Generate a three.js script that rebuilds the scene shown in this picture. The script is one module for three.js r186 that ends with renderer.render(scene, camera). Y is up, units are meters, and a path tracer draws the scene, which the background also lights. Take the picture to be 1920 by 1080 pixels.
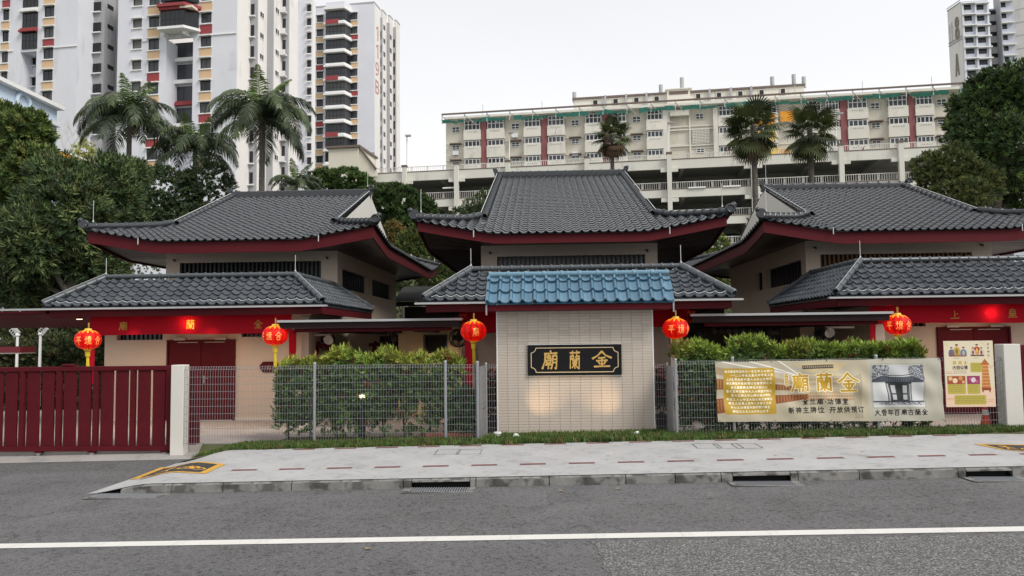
import * as THREE from 'three';
import { mergeGeometries } from 'three/addons/utils/BufferGeometryUtils.js';
import { RoundedBoxGeometry } from 'three/addons/geometries/RoundedBoxGeometry.js';
import { TextGeometry } from 'three/addons/geometries/TextGeometry.js';
import { FontLoader } from 'three/addons/loaders/FontLoader.js';

// ---------------------------------------------------------------- camera, sky, sun, exposure
const scene = new THREE.Scene();
const RAD = Math.PI / 180;
const camera = new THREE.PerspectiveCamera(2 * Math.atan(540 / 1450) / RAD, 16 / 9, 0.1, 900);
camera.position.set(0, 2.1, 0);
camera.rotation.set(3.71 * RAD, 2.37 * RAD, -0.67 * RAD, 'YXZ');
camera.updateMatrixWorld(); camera.updateProjectionMatrix();
const renderer = new THREE.WebGLRenderer({ antialias: true });
renderer.toneMapping = THREE.LinearToneMapping;
renderer.toneMappingExposure = 1.18;
renderer.shadowMap.enabled = true;

let seed = 7;
const rnd = () => { seed = (seed * 1664525 + 1013904223) >>> 0; return seed / 4294967296; };
const rr = (a, b) => a + (b - a) * rnd();
const clamp = (x, a, b) => Math.min(b, Math.max(a, x));
const mixn = (a, b, t) => a + (b - a) * t;
const sstep = (a, b, x) => { const t = clamp((x - a) / (b - a), 0, 1); return t * t * (3 - 2 * t); };
const hash = (x, y, s) => { let h = (x * 374761393 + y * 668265263 + s * 974634777) | 0; h = Math.imul(h ^ (h >>> 13), 1274126177); h = Math.imul(h ^ (h >>> 16), 2246822519); return ((h ^ (h >>> 15)) >>> 0) / 4294967296; };
function vnoise(x, y, p, s) {                      // tileable value noise, period p cells
  const xi = Math.floor(x), yi = Math.floor(y), fx = x - xi, fy = y - yi;
  const u = fx * fx * (3 - 2 * fx), v = fy * fy * (3 - 2 * fy), m = (a) => ((a % p) + p) % p;
  const a = hash(m(xi), m(yi), s), b = hash(m(xi + 1), m(yi), s), c = hash(m(xi), m(yi + 1), s), d = hash(m(xi + 1), m(yi + 1), s);
  return a + (b - a) * u + (c - a) * v + (a - b - c + d) * u * v;
}
function fbm(u, v, p, oct, s) { let a = 0, w = 0.5, t = 0; for (let k = 0; k < oct; k++) { a += w * vnoise(u * p, v * p, p, s + k); t += w; w *= 0.5; p *= 2; } return a / t; }

{ // overcast sky: air and thin cloud only, the same all round
  const W = 512, H = 256, d = new Float32Array(W * H * 4);
  for (let j = 0; j < H; j++) for (let i = 0; i < W; i++) {
    const el = ((j + 0.5) / H - 0.5) * 180, k = (j * W + i) * 4;
    const c = fbm(i / W, j / H, 8, 5, 11) - 0.5;
    const g = mixn(0.90, 0.745, sstep(7, 34, el)) + 0.16 * c * sstep(2, 20, el);
    const warm = 1 - sstep(0, 22, el);
    const b = el < 0 ? 0.35 : g;
    d[k] = b * (0.985 + 0.022 * warm); d[k + 1] = b * (0.993 + 0.004 * warm); d[k + 2] = b * (1.02 - 0.035 * warm); d[k + 3] = 1;
  }
  const sky = new THREE.DataTexture(d, W, H, THREE.RGBAFormat, THREE.FloatType);
  sky.mapping = THREE.EquirectangularReflectionMapping; sky.magFilter = THREE.LinearFilter; sky.needsUpdate = true;
  scene.background = sky; scene.environment = sky;
}
const sun = new THREE.DirectionalLight(new THREE.Color(1, 0.95, 0.88), 2.3);
sun.position.set(58, 74, 26); sun.target.position.set(0, 0, -20);
sun.castShadow = true; sun.shadow.radius = 45; sun.shadow.mapSize.set(2048, 2048);
Object.assign(sun.shadow.camera, { left: -90, right: 90, top: 90, bottom: -60, near: 1, far: 320 });
scene.add(sun, sun.target);

// ---------------------------------------------------------------- helpers
const V3 = (x, y, z) => new THREE.Vector3(x, y, z);
const used = new Map();
function numbered(n) { const k = used.get(n) || 0; used.set(n, k + 1); return k ? n + '_' + String(k).padStart(3, '0') : n; }
function tag(o, label, category, group) { o.userData.label = label; if (category) o.userData.category = category; if (group) o.userData.group = group; return o; }
function thing(name, label, category, pos = [0, 0, 0], group, turn = 0) {
  const o = new THREE.Group(); o.name = numbered(name); o.position.set(...pos); o.rotation.y = turn; scene.add(o);
  return tag(o, label, category, group);
}
function mesh(name, geo, mat, parent) {
  const m = new THREE.Mesh(geo, mat); m.castShadow = m.receiveShadow = true;
  if (parent) { m.name = name; parent.add(m); } else { m.name = numbered(name); scene.add(m); }
  return m;
}
function struct(name, geo, mat, label) { const m = mesh(name, geo, mat); m.userData.kind = 'structure'; m.userData.label = label; return m; }
function stuff(o) { o.userData.kind = 'stuff'; return o; }
function clean(g) {                               // same attributes everywhere, so that anything merges
  if (g.index) g = g.toNonIndexed();
  for (const k of Object.keys(g.attributes)) if (!['position', 'normal', 'uv'].includes(k)) g.deleteAttribute(k);
  if (!g.attributes.normal) g.computeVertexNormals();
  if (!g.attributes.uv) g.setAttribute('uv', new THREE.Float32BufferAttribute(new Float32Array(g.attributes.position.count * 2), 2));
  g.morphAttributes = {};
  return g;
}
function muv(g, s = 1) {                          // uv in metres, by the way each face points
  g = clean(g); const p = g.attributes.position, n = g.attributes.normal, uv = new Float32Array(p.count * 2);
  for (let i = 0; i < p.count; i++) {
    const ax = Math.abs(n.getX(i)), ay = Math.abs(n.getY(i)), az = Math.abs(n.getZ(i));
    if (ay >= ax && ay >= az) { uv[2 * i] = p.getX(i) * s; uv[2 * i + 1] = p.getZ(i) * s; }
    else if (ax >= az) { uv[2 * i] = p.getZ(i) * s; uv[2 * i + 1] = p.getY(i) * s; }
    else { uv[2 * i] = p.getX(i) * s; uv[2 * i + 1] = p.getY(i) * s; }
  }
  g.setAttribute('uv', new THREE.BufferAttribute(uv, 2)); return g;
}
function merge(list) { return list.length === 1 ? clean(list[0]) : mergeGeometries(list.map(clean), false); }
function bx(x0, x1, y0, y1, z0, z1) { const g = new THREE.BoxGeometry(Math.abs(x1 - x0), Math.abs(y1 - y0), Math.abs(z1 - z0)); g.translate((x0 + x1) / 2, (y0 + y1) / 2, (z0 + z1) / 2); return muv(g); }
function rbx(x0, x1, y0, y1, z0, z1, r = 0.01) { const g = new RoundedBoxGeometry(x1 - x0, y1 - y0, z1 - z0, 1, r); g.translate((x0 + x1) / 2, (y0 + y1) / 2, (z0 + z1) / 2); return muv(g); }
function cyl(r0, r1, h, x, y, z, n = 12) { const g = new THREE.CylinderGeometry(r1, r0, h, n); g.translate(x, y + h / 2, z); return clean(g); }   // r0 at the bottom
function rod(a, b, r, n = 6, r2 = r) {
  const d = V3().subVectors(b, a), g = new THREE.CylinderGeometry(r2, r, d.length(), n);
  g.applyQuaternion(new THREE.Quaternion().setFromUnitVectors(V3(0, 1, 0), d.clone().normalize())); g.translate((a.x + b.x) / 2, (a.y + b.y) / 2, (a.z + b.z) / 2); return clean(g);
}
function tube(pts, r, seg = pts.length * 2, n = 5) { return clean(new THREE.TubeGeometry(new THREE.CatmullRomCurve3(pts), seg, r, n)); }
function tri(list, uvs) {                          // list of Vector3 triples
  const p = new Float32Array(list.length * 3); list.forEach((v, i) => { p[3 * i] = v.x; p[3 * i + 1] = v.y; p[3 * i + 2] = v.z; });
  const g = new THREE.BufferGeometry(); g.setAttribute('position', new THREE.BufferAttribute(p, 3)); g.computeVertexNormals();
  return muv(g);
}
function quad(a, b, c, d) { return tri([a, b, c, a, c, d]); }
function strip(A, B) { const l = []; for (let i = 0; i + 1 < A.length; i++) l.push(A[i], A[i + 1], B[i + 1], A[i], B[i + 1], B[i]); return tri(l); }
function prism(pts, y0, y1) {                      // plan outline [x, z], counter-clockwise or not
  const s = new THREE.Shape(pts.map(([x, z]) => new THREE.Vector2(x, -z)));
  const g = new THREE.ExtrudeGeometry(s, { depth: y1 - y0, bevelEnabled: false }); g.rotateX(-Math.PI / 2); g.translate(0, y0, 0); return muv(g);
}
function wallWithHoles(x0, x1, y0, y1, z, depth, holes) {   // front face at z, holes [x0, x1, y0, y1]
  const s = new THREE.Shape([[x0, y0], [x1, y0], [x1, y1], [x0, y1]].map((p) => new THREE.Vector2(...p)));
  for (const [a, b, c, d] of holes) s.holes.push(new THREE.Path([[a, c], [a, d], [b, d], [b, c]].map((p) => new THREE.Vector2(...p))));
  const g = new THREE.ExtrudeGeometry(s, { depth, bevelEnabled: false }); g.translate(0, 0, z - depth); return muv(g);
}
// surveying: where the line of sight through a point of the photograph meets a plane of the place
function sight(u, v) { return V3(u / 960 - 1, 1 - v / 540, 0.5).unproject(camera).sub(camera.position).normalize(); }
function atZ(u, v, z) { const d = sight(u, v); return d.multiplyScalar((z - camera.position.z) / d.z).add(camera.position); }
function atX(u, v, x) { const d = sight(u, v); return d.multiplyScalar((x - camera.position.x) / d.x).add(camera.position); }
function atY(u, v, y, g = 0) { const d = sight(u, v); return d.clone().multiplyScalar((y - camera.position.y) / (d.y - g * d.x)).add(camera.position); }
class Frame {                                      // a facade: x along it, y up, z out of it
  constructor(u, v, z, deg) { this.o = atZ(u, v, z); this.o.y = 0; const a = deg * RAD; this.turn = -a; this.e = V3(Math.cos(a), 0, Math.sin(a)); this.n = V3(-Math.sin(a), 0, Math.cos(a)); }
  at(u, v, out = 0) { const d = sight(u, v), c = camera.position, t = (out + V3().subVectors(this.o, c).dot(this.n)) / d.dot(this.n); const p = d.multiplyScalar(t).add(c).sub(this.o); return [p.dot(this.e), p.y]; }
  x(u, v, out = 0) { return this.at(u, v, out)[0]; }
  y(u, v, out = 0) { return this.at(u, v, out)[1]; }
  side(u, v, x) { const d = sight(u, v), c = camera.position, t = (x + V3().subVectors(this.o, c).dot(this.e)) / d.dot(this.e); const p = d.multiplyScalar(t).add(c).sub(this.o); return [p.dot(this.n), p.y]; }
  thing(name, label, cat) { return thing(name, label, cat, this.o.toArray(), null, this.turn); }
}

// ---------------------------------------------------------------- textures and materials
function dataTex(n, fn, srgb = true) {
  const d = new Uint8Array(n * n * 4);
  for (let j = 0; j < n; j++) for (let i = 0; i < n; i++) { const c = fn(i / n, j / n), k = (j * n + i) * 4; for (let q = 0; q < 3; q++) d[k + q] = clamp(Math.round(255 * (srgb ? Math.pow(clamp(c[q], 0, 1), 1 / 2.2) : c[q])), 0, 255); d[k + 3] = 255; }
  const t = new THREE.DataTexture(d, n, n, THREE.RGBAFormat); t.wrapS = t.wrapT = THREE.RepeatWrapping; t.magFilter = THREE.LinearFilter; t.minFilter = THREE.LinearMipmapLinearFilter; t.generateMipmaps = true;
  if (srgb) t.colorSpace = THREE.SRGBColorSpace; t.needsUpdate = true; return t;
}
function rep(t, metres) { const c = t.clone(); c.repeat.set(1 / metres, 1 / metres); c.needsUpdate = true; return c; }
const grey = (fn) => (u, v) => { const c = fn(u, v); return [c, c, c]; };
const C = (r, g, b) => new THREE.Color().setRGB(r, g, b);
const std = (o) => new THREE.MeshStandardMaterial(o);
const phy = (o) => new THREE.MeshPhysicalMaterial(o);
const T = {};
T.asphalt = dataTex(1024, (u, v) => { const s = hash(Math.floor(u * 1024), Math.floor(v * 1024), 3), a = fbm(u, v, 3, 7, 21), w = fbm(u, v, 200, 2, 5), st = sstep(0.60, 0.72, fbm(u, v, 9, 5, 23)), lane = fbm(u * 0.25, v, 16, 3, 29) - 0.5, pat = sstep(0.62, 0.66, fbm(u, v, 5, 6, 37)); const c = 0.088 + 0.04 * (a - 0.5) + 0.035 * lane + 0.14 * Math.pow(s, 5) - 0.05 * sstep(0.55, 0.8, w) + 0.03 * (s - 0.5) - 0.014 * st + 0.010 * pat; return [c, c * 0.985, c * 1.0]; });
T.coarse = dataTex(512, (u, v) => { const s = vnoise(u * 170, v * 170, 170, 9), k = hash(Math.floor(u * 170), Math.floor(v * 170), 31); const c = 0.045 + 0.27 * Math.pow(s, 2.0) * (0.6 + 0.8 * k); return [c, c * 0.98, c * 0.96]; });
T.speckBump = dataTex(256, grey((u, v) => 0.5 * hash(Math.floor(u * 256), Math.floor(v * 256), 4) + 0.5 * fbm(u, v, 32, 3, 8)), false);
T.concrete = dataTex(512, (u, v) => { const a = fbm(u, v, 4, 6, 41), s = hash(Math.floor(u * 512), Math.floor(v * 512), 13), l = 0.5 + 0.5 * Math.sin(v * Math.PI * 2 * 96 + 3 * a); const st = sstep(0.60, 0.74, fbm(u, v, 7, 5, 99)); const dk = sstep(0.62, 0.70, fbm(u, v, 30, 4, 131)); const c = 0.405 + 0.11 * (a - 0.5) + 0.04 * (s - 0.5) - 0.02 * l - 0.055 * st - 0.06 * dk; return [c, c * 0.995, c * 1.0]; });
T.kerb = dataTex(512, (u, v) => { const a = fbm(u, v, 6, 6, 51), m = sstep(0.42, 0.66, fbm(u, v, 9, 5, 77)), s = hash(Math.floor(u * 512), Math.floor(v * 512), 17); const c = 0.21 + 0.14 * (a - 0.5) - 0.12 * m + 0.06 * (s - 0.5); return [c * 1.02, c, c * 0.95]; });
T.plaster = dataTex(512, grey((u, v) => 0.93 + 0.09 * (fbm(u, v, 4, 6, 61) - 0.5) + 0.03 * (hash(Math.floor(u * 512), Math.floor(v * 512), 19) - 0.5)));
T.weather = dataTex(512, grey((u, v) => { const st = fbm(u * 1, v * 0.25, 16, 4, 71), a = fbm(u, v, 6, 6, 72); return 0.92 + 0.10 * (a - 0.5) - 0.11 * sstep(0.56, 0.8, st); }));
T.fine = dataTex(256, grey((u, v) => 0.5 * fbm(u, v, 24, 4, 81) + 0.5 * hash(Math.floor(u * 256), Math.floor(v * 256), 83)), false);
T.soil = dataTex(256, (u, v) => { const a = fbm(u, v, 8, 5, 91); return [0.05 + 0.05 * a, 0.055 + 0.055 * a, 0.02 + 0.02 * a]; });
T.planks = dataTex(256, grey((u, v) => { const k = Math.floor(v * 8), f = v * 8 - k; return (0.72 + 0.28 * hash(k, 1, 5)) * (f < 0.1 ? 0.25 : 1) * (0.85 + 0.3 * fbm(u, v, 16, 3, 6)); }));
T.tile = dataTex(256, grey((u, v) => { const a = fbm(u, v, 5, 5, 101), s = sstep(0.58, 0.72, fbm(u, v, 14, 4, 103)); return 0.80 + 0.35 * (a - 0.5) + 0.16 * s; }));
T.bark = dataTex(256, (u, v) => { const a = fbm(u * 1, v * 0.25, 32, 4, 111), c = 0.10 + 0.12 * (a - 0.5); return [c, c * 0.9, c * 0.78]; });
T.metal = dataTex(256, grey((u, v) => 0.80 + 0.3 * (fbm(u, v, 10, 5, 121) - 0.5)));
const plain = (r, g, b, rough = 0.8, more = {}) => std({ color: C(r, g, b), roughness: rough, ...more });
const M = {
  asphalt: std({ map: rep(T.asphalt, 6.5), roughness: 0.92, bumpMap: rep(T.speckBump, 0.9), bumpScale: 0.004 }),
  coarse: std({ map: rep(T.coarse, 1.9), roughness: 0.95, bumpMap: rep(T.speckBump, 1.0), bumpScale: 0.006 }),
  concrete: std({ map: rep(T.concrete, 2.6), roughness: 0.9, bumpMap: rep(T.fine, 1.1), bumpScale: 0.002 }),
  apron: std({ map: rep(T.concrete, 3.1), color: C(0.86, 0.82, 0.78), roughness: 0.9 }),
  plaza: std({ map: rep(T.concrete, 3.7), color: C(0.95, 0.86, 0.79), roughness: 0.7 }),
  kerb: std({ map: rep(T.kerb, 1.3), roughness: 0.95, bumpMap: rep(T.fine, 0.5), bumpScale: 0.006 }),
  linePaint: std({ map: rep(T.weather, 0.9), color: C(0.70, 0.69, 0.655), roughness: 0.7 }),
  redStrip: plain(0.16, 0.05, 0.045, 0.8),
  soil: std({ map: rep(T.soil, 2), roughness: 1 }),
  darkGap: plain(0.012, 0.012, 0.012, 0.9),
  plaster: std({ map: rep(T.plaster, 2.7), color: C(0.62, 0.525, 0.435), roughness: 0.85, bumpMap: rep(T.fine, 0.8), bumpScale: 0.002 }),
  plasterWhite: std({ map: rep(T.plaster, 2.3), color: C(0.66, 0.64, 0.59), roughness: 0.85 }),
  yellowLitWall: std({ map: rep(T.plaster, 2.1), color: C(0.62, 0.48, 0.28), roughness: 0.85 }),  // plaster tinted yellow, the lamplight on this wall put into its colour
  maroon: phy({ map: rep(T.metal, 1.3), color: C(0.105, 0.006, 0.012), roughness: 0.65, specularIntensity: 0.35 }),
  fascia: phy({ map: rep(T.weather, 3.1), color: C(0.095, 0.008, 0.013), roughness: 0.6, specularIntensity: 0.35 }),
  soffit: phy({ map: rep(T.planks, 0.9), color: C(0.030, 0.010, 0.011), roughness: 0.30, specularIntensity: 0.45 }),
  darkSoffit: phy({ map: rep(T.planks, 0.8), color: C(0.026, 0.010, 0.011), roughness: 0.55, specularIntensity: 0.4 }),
  gutter: plain(0.42, 0.43, 0.44, 0.45, { metalness: 0.2 }),
  galv: std({ map: rep(T.metal, 0.7), color: C(0.40, 0.41, 0.43), roughness: 0.45, metalness: 0.55 }),
  wire: plain(0.30, 0.31, 0.33, 0.5, { metalness: 0.4 }),
  conductor: plain(0.55, 0.56, 0.56, 0.5),
  glass: phy({ color: C(0.014, 0.016, 0.019), roughness: 0.08, specularIntensity: 0.9 }),
  glassSoft: phy({ color: C(0.03, 0.034, 0.04), roughness: 0.2 }),
  blackFin: plain(0.014, 0.016, 0.017, 0.45),
  brownFin: plain(0.20, 0.10, 0.035, 0.6),
  towerShadeWhite: std({ map: rep(T.weather, 19), color: C(0.74, 0.755, 0.82), roughness: 0.9 }),  // bluish white, the shade on street-facing tower walls put into the colour
  towerLitWhite: std({ map: rep(T.weather, 17), color: C(0.82, 0.795, 0.775), roughness: 0.9 }),  // same walls, brighter and warmer: light on the right-hand sides put in
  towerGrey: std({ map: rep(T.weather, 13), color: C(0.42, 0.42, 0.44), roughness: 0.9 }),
  trimWhite: plain(0.78, 0.78, 0.78, 0.8),
  beige: plain(0.62, 0.44, 0.27, 0.85),
  beigeLight: plain(0.74, 0.66, 0.54, 0.85),
  redPanel: plain(0.30, 0.05, 0.055, 0.8),
  cream: std({ map: rep(T.weather, 15), color: C(0.68, 0.645, 0.55), roughness: 0.9 }),
  creamLight: std({ map: rep(T.weather, 11), color: C(0.76, 0.735, 0.66), roughness: 0.9 }),
  rose: plain(0.26, 0.095, 0.10, 0.85),
  orange: plain(0.75, 0.32, 0.03, 0.8), yellow: plain(0.78, 0.50, 0.10, 0.8),
  green: plain(0.03, 0.30, 0.22, 0.8), paleMetal: plain(0.42, 0.44, 0.43, 0.6), rust: plain(0.15, 0.115, 0.10, 0.8),
  carpark: std({ map: rep(T.weather, 12), color: C(0.70, 0.69, 0.63), roughness: 0.9 }),
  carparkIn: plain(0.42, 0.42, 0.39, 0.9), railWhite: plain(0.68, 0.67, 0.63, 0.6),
  paleBlue: plain(0.50, 0.60, 0.72, 0.85),
  bark: std({ map: rep(T.bark, 0.8), roughness: 1, bumpMap: rep(T.fine, 0.5), bumpScale: 0.01 }),
  palmBark: std({ map: rep(T.bark, 1.2), roughness: 1 }),
  redCloth: phy({ color: C(0.50, 0.006, 0.022), roughness: 0.85, transmission: 0.35, thickness: 0, side: THREE.DoubleSide, specularIntensity: 0.3 }),
  gold: plain(0.62, 0.40, 0.12, 0.42, { metalness: 0.35 }),
  clothGold: plain(0.45, 0.28, 0.05, 0.7),
  black: plain(0.012, 0.012, 0.014, 0.35),
  white: plain(0.75, 0.75, 0.74, 0.6),
  coneOrange: plain(0.72, 0.06, 0.015, 0.55),
};
const leafMat = (r, g, b, tr = 0.35, rough = 0.55) => phy({ color: C(r, g, b), roughness: rough, transmission: tr, thickness: 0, side: THREE.DoubleSide, specularIntensity: 0.4 });
function glow(r, g, b, k) { return std({ color: C(0.1, 0.1, 0.1), emissive: C(r, g, b), emissiveIntensity: k }); }

// ---------------------------------------------------------------- ground, road, pavement
const GR = 0.0155;                                 // the street climbs gently to the right
function sheetGrid(x0, x1, z0, z1, nx, nz, h) {
  const l = []; const P = (i, j) => { const x = mixn(x0, x1, i / nx), z = mixn(z0, z1, j / nz); return V3(x, h(x, z), z); };
  for (let i = 0; i < nx; i++) for (let j = 0; j < nz; j++) l.push(P(i, j), P(i, j + 1), P(i + 1, j + 1), P(i, j), P(i + 1, j + 1), P(i + 1, j));
  return tri(l);
}
struct('ground', sheetGrid(-420, 420, -420, 120, 84, 54, (x, z) => {
  const back = sstep(-44, -84, z) * 9 + sstep(-90, -200, z) * 8, near = -0.35 + GR * clamp(x, -60, 60) * (z > -18 ? 1 : 0.0);
  return near + back;
}), M.soil, 'dark soil and low growth under and behind the temple');
{
  const y = (x) => GR * x;
  const g = tri([V3(-60, y(-60), 14), V3(60, y(60), 14), V3(60, y(60), -11.17), V3(-60, y(-60), 14), V3(60, y(60), -11.17), V3(-60, y(-60), -11.17)].reverse().map((p) => p));
  struct('road', g, M.asphalt, 'grey asphalt road along the front of the temple');
  const e1 = -60;
  struct('driveway', tri([V3(e1, y(e1), -11.17), V3(-4.6, y(-4.6), -11.17), V3(-4.6, y(-4.6) , -14.45), V3(e1, y(e1), -11.17), V3(-4.6, y(-4.6), -14.45), V3(e1, y(e1), -14.45)]), M.asphalt, 'asphalt driveway crossing in front of the red sliding gate');
  struct('driveway_apron', tri([V3(-40, y(-40) + 0.004, -14.45), V3(-5.2, y(-5.2) + 0.004, -14.45), V3(-5.2, 0.05, -16.2), V3(-40, y(-40) + 0.004, -14.45), V3(-5.2, 0.05, -16.2), V3(-40, 0.02, -16.2)]), M.apron, 'pale concrete apron under the red sliding gate');
  const lx0 = -60, lx1 = 60, wz = 0.098;
  struct('road_line', tri([V3(lx0, y(lx0) + 0.005, -8.32 + wz), V3(lx1, y(lx1) + 0.005, -8.32 + wz), V3(lx1, y(lx1) + 0.005, -8.32 - wz), V3(lx0, y(lx0) + 0.005, -8.32 + wz), V3(lx1, y(lx1) + 0.005, -8.32 - wz), V3(lx0, y(lx0) + 0.005, -8.32 - wz)]), M.linePaint, 'continuous white painted line along the road');
  const cu = atY(1110, 1020, 0.02, GR).x, cl = []; // resurfaced patch with ragged left edge
  const edge = []; for (let k = 0; k <= 16; k++) edge.push(V3(cu + 0.05 * k * 0.35 + rr(-0.04, 0.04), 0, mixn(-8.12, -4.5, k / 16)));
  for (let k = 0; k < 16; k++) { const a = edge[k], b = edge[k + 1], c = V3(40, 0, b.z), d = V3(40, 0, a.z); for (const p of [a, b, c, d]) p.y = y(p.x) + 0.004; cl.push(a, b, c, a, c, d); }
  struct('road_patch', tri(cl), M.coarse, 'coarser speckled asphalt patch nearest the camera on the right');
}
const KT = 0.135;                                  // kerb height
const padY = (x, z) => { const up = KT + 0.02 * (-11.3 - z); const ramp = sstep(-6.75, -5.75, x); return GR * x + 0.004 + up * ramp; };
const pavement = (() => {
  // outline in plan: a slab that ramps down to a point at its left end
  const zb = (x) => -14.15 + 0.25 * sstep(7.2, 9.5, x) + (x < -6.3 ? (-6.3 - x) * 0.5 : 0);
  const zf = (x) => -11.2;
  const xs = []; for (let x = -6.72; x < -4.9; x += 0.14) xs.push(x); for (let x = -4.9; x <= 30; x += 0.5) xs.push(x);
  const l = []; const N = 6;
  for (let i = 0; i + 1 < xs.length; i++) for (let j = 0; j < N; j++) {
    const P = (k, m) => { const x = xs[k], z = mixn(zf(x), zb(x), m / N); return V3(x, padY(x, z), z); };
    l.push(P(i, j), P(i + 1, j), P(i + 1, j + 1), P(i, j), P(i + 1, j + 1), P(i, j + 1));
  }
  return struct('pavement', tri(l), M.concrete, 'pale concrete footpath with dark red marker strips');
})();
{
  const on = (x, z, h) => V3(x, padY(x, z) + h, z);
  const flat = (x0, x1, z0, z1, h) => quad(on(x0, z0, h), on(x1, z0, h), on(x1, z1, h), on(x0, z1, h));
  // marker strips set along the kerb and along the grass
  for (let k = 0; k < 22; k++) { const x = -6.45 + k * 0.755 + (k === 0 ? 0.1 : 0), t = k === 0 ? 0.12 : 0; mesh('marker_strip', quad(on(x, -12.06 + t, 0.004), on(x + 0.40, -12.06 - t, 0.004), on(x + 0.40, -12.16 - t, 0.004), on(x, -12.16 + t, 0.004)), M.redStrip, pavement); }
  for (let k = 0; k < 16; k++) { const x = -4.6 + k * 0.76; mesh('marker_strip', flat(x, x + 0.40, -14.0, -14.1, 0.004), M.redStrip, pavement); }
  // inspection covers outlined in the concrete
  for (const [u0, v0] of [[840, 843], [880, 843], [1325, 832], [1365, 832], [1400, 832]]) {
    const p = atY(u0, v0, 0.22, GR), w = 0.21, parts = [];
    for (const [a, b, c, d] of [[-w, w, -0.25, -0.235], [-w, w, 0.235, 0.25], [-w, -w + 0.015, -0.25, 0.25], [w - 0.015, w, -0.25, 0.25]]) parts.push(flat(p.x + a, p.x + b, p.z + d, p.z + c, 0.005));
    mesh('inspection_cover', merge(parts), M.kerb, pavement);
  }
  // a few fallen leaves on the path and the road
  for (const [u, v, h, lab] of [[1142, 857, 0.2, 'tiny dry leaf on the path in front of the sign wall'], [1455, 856, 0.2, 'tiny dry leaf on the path below the printed banner'], [1618, 849, 0.2, 'tiny dry leaf on the path below the right end of the banner'], [1052, 922, 0, 'dry leaf on the road below the sign wall, left of a second one'], [1160, 918, 0, 'dry leaf on the road below the right edge of the sign wall'], [55, 937, -0.05, 'dry leaf on the asphalt at the left before the driveway'], [690, 1031, 0, 'dry leaf on the road just below the white line']]) {
    const p = atY(u, v, h, GR); const g = quad(V3(-0.035, 0, 0.015), V3(0.03, 0.01, 0.03), V3(0.04, 0.004, -0.01), V3(-0.03, 0.012, -0.02)); g.translate(p.x, p.y + 0.012, p.z);
    tag(mesh('fallen_leaf', g, plain(0.24, 0.17, 0.09, 0.8)), lab, 'leaf', 'dry leaves scattered on path and road');
  }
}
const kerb = (() => {                              // cast stones with open joints, cut by the drain inlets
  const xu = (u) => atY(u, 912, 0, GR).x, g0 = new THREE.Group(); g0.name = 'kerb'; g0.userData.kind = 'structure'; g0.userData.label = 'worn grey concrete kerb with drain inlets'; scene.add(g0);
  const inlets = [[235, 340], [775, 882], [1385, 1500], [1862, 1960]].map(([a, b]) => [xu(a), xu(b)]);
  const joints = [-6.2, xu(352), xu(440), xu(560), xu(760), xu(893), xu(1030), xu(1176), xu(1272), xu(1362), xu(1515), xu(1640), xu(1845), xu(1990), 14, 18, 24, 30];
  const stone = (x0, x1, y0, y1) => {
    const N = Math.max(2, Math.round((x1 - x0) / 0.12)), l = [], top = [], lip = [], mid = [], bot = [];
    for (let k = 0; k <= N; k++) { const x = mixn(x0 + 0.006, x1 - 0.006, k / N), h = padY(x, -11.2), b = GR * x, j = 0.010 * (fbm(x * 0.3 + 3, 0.3, 16, 3, 7) - 0.5); const q = Math.max(h - b, 0.02);
      top.push(V3(x, h - 0.003, -11.36)); lip.push(V3(x, h - 0.010, -11.20 + j)); mid.push(V3(x, b + Math.max(y0 * q, y1 * q - 0.03), -11.168 + j)); bot.push(V3(x, b + y0 * q - (y0 === 0 ? 0.02 : 0), -11.160 + 2 * j)); }
    const a = strip(bot, mid), b = strip(mid, lip), c = strip(lip, top);
    const e1 = tri([top[0], lip[0], mid[0], top[0], mid[0], bot[0]]), n = N, e2 = tri([top[n], mid[n], lip[n], top[n], bot[n], mid[n]]);
    mesh('kerb_stone', merge([a, b, c, e1, e2]), M.kerb, g0);
  };
  let x0 = joints[0];
  const cuts = [...joints].sort((a, b) => a - b);
  for (let i = 0; i + 1 < cuts.length; i++) {
    let a = cuts[i]; const b = cuts[i + 1];
    for (const [p, q] of inlets) if (p > a && p < b) { if (p - a > 0.05) stone(a, p, 0, 1); stone(p, Math.min(q, b), 0.62, 1); mesh('inlet_mouth', bx(p, q, GR * p - 0.05, GR * p + 0.62 * KT + 0.01, -11.40, -11.30), M.darkGap, g0); a = Math.min(q, b); }
    if (b - a > 0.05) stone(a, b, 0, 1);
  }
  // iron grates in the gutter in front of the inlets
  inlets.forEach(([a, b], i) => {
    const w = b - a, t = thing('drain_grate', ['iron drain grate at the left end of the kerb by the driveway', 'iron drain grate in the gutter left of the tiled sign wall', 'iron drain grate in the gutter below the printed vinyl banner', 'iron drain grate at the right edge of the picture'][i], 'drain grate', [(a + b) / 2, GR * (a + b) / 2 + 0.004, -11.0], 'drain grates in the gutter');
    mesh('well', bx(-w / 2, w / 2, 0, 0.002, -0.13, 0.15), M.darkGap, t);
    mesh('frame', merge([bx(-w / 2 - 0.09, w / 2 + 0.09, 0, 0.006, 0.15, 0.20), bx(-w / 2 - 0.09, -w / 2, 0, 0.006, -0.15, 0.15), bx(w / 2, w / 2 + 0.09, 0, 0.006, -0.15, 0.15)]), M.kerb, t);
    const n = 24; for (let k = 0; k < n; k++) mesh('bar', bx(-w / 2 + (k + 0.25) * w / n, -w / 2 + (k + 0.7) * w / n, 0.003, 0.012, -0.13, 0.15), M.wire, t);
  });
  return g0;
})();
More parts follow.
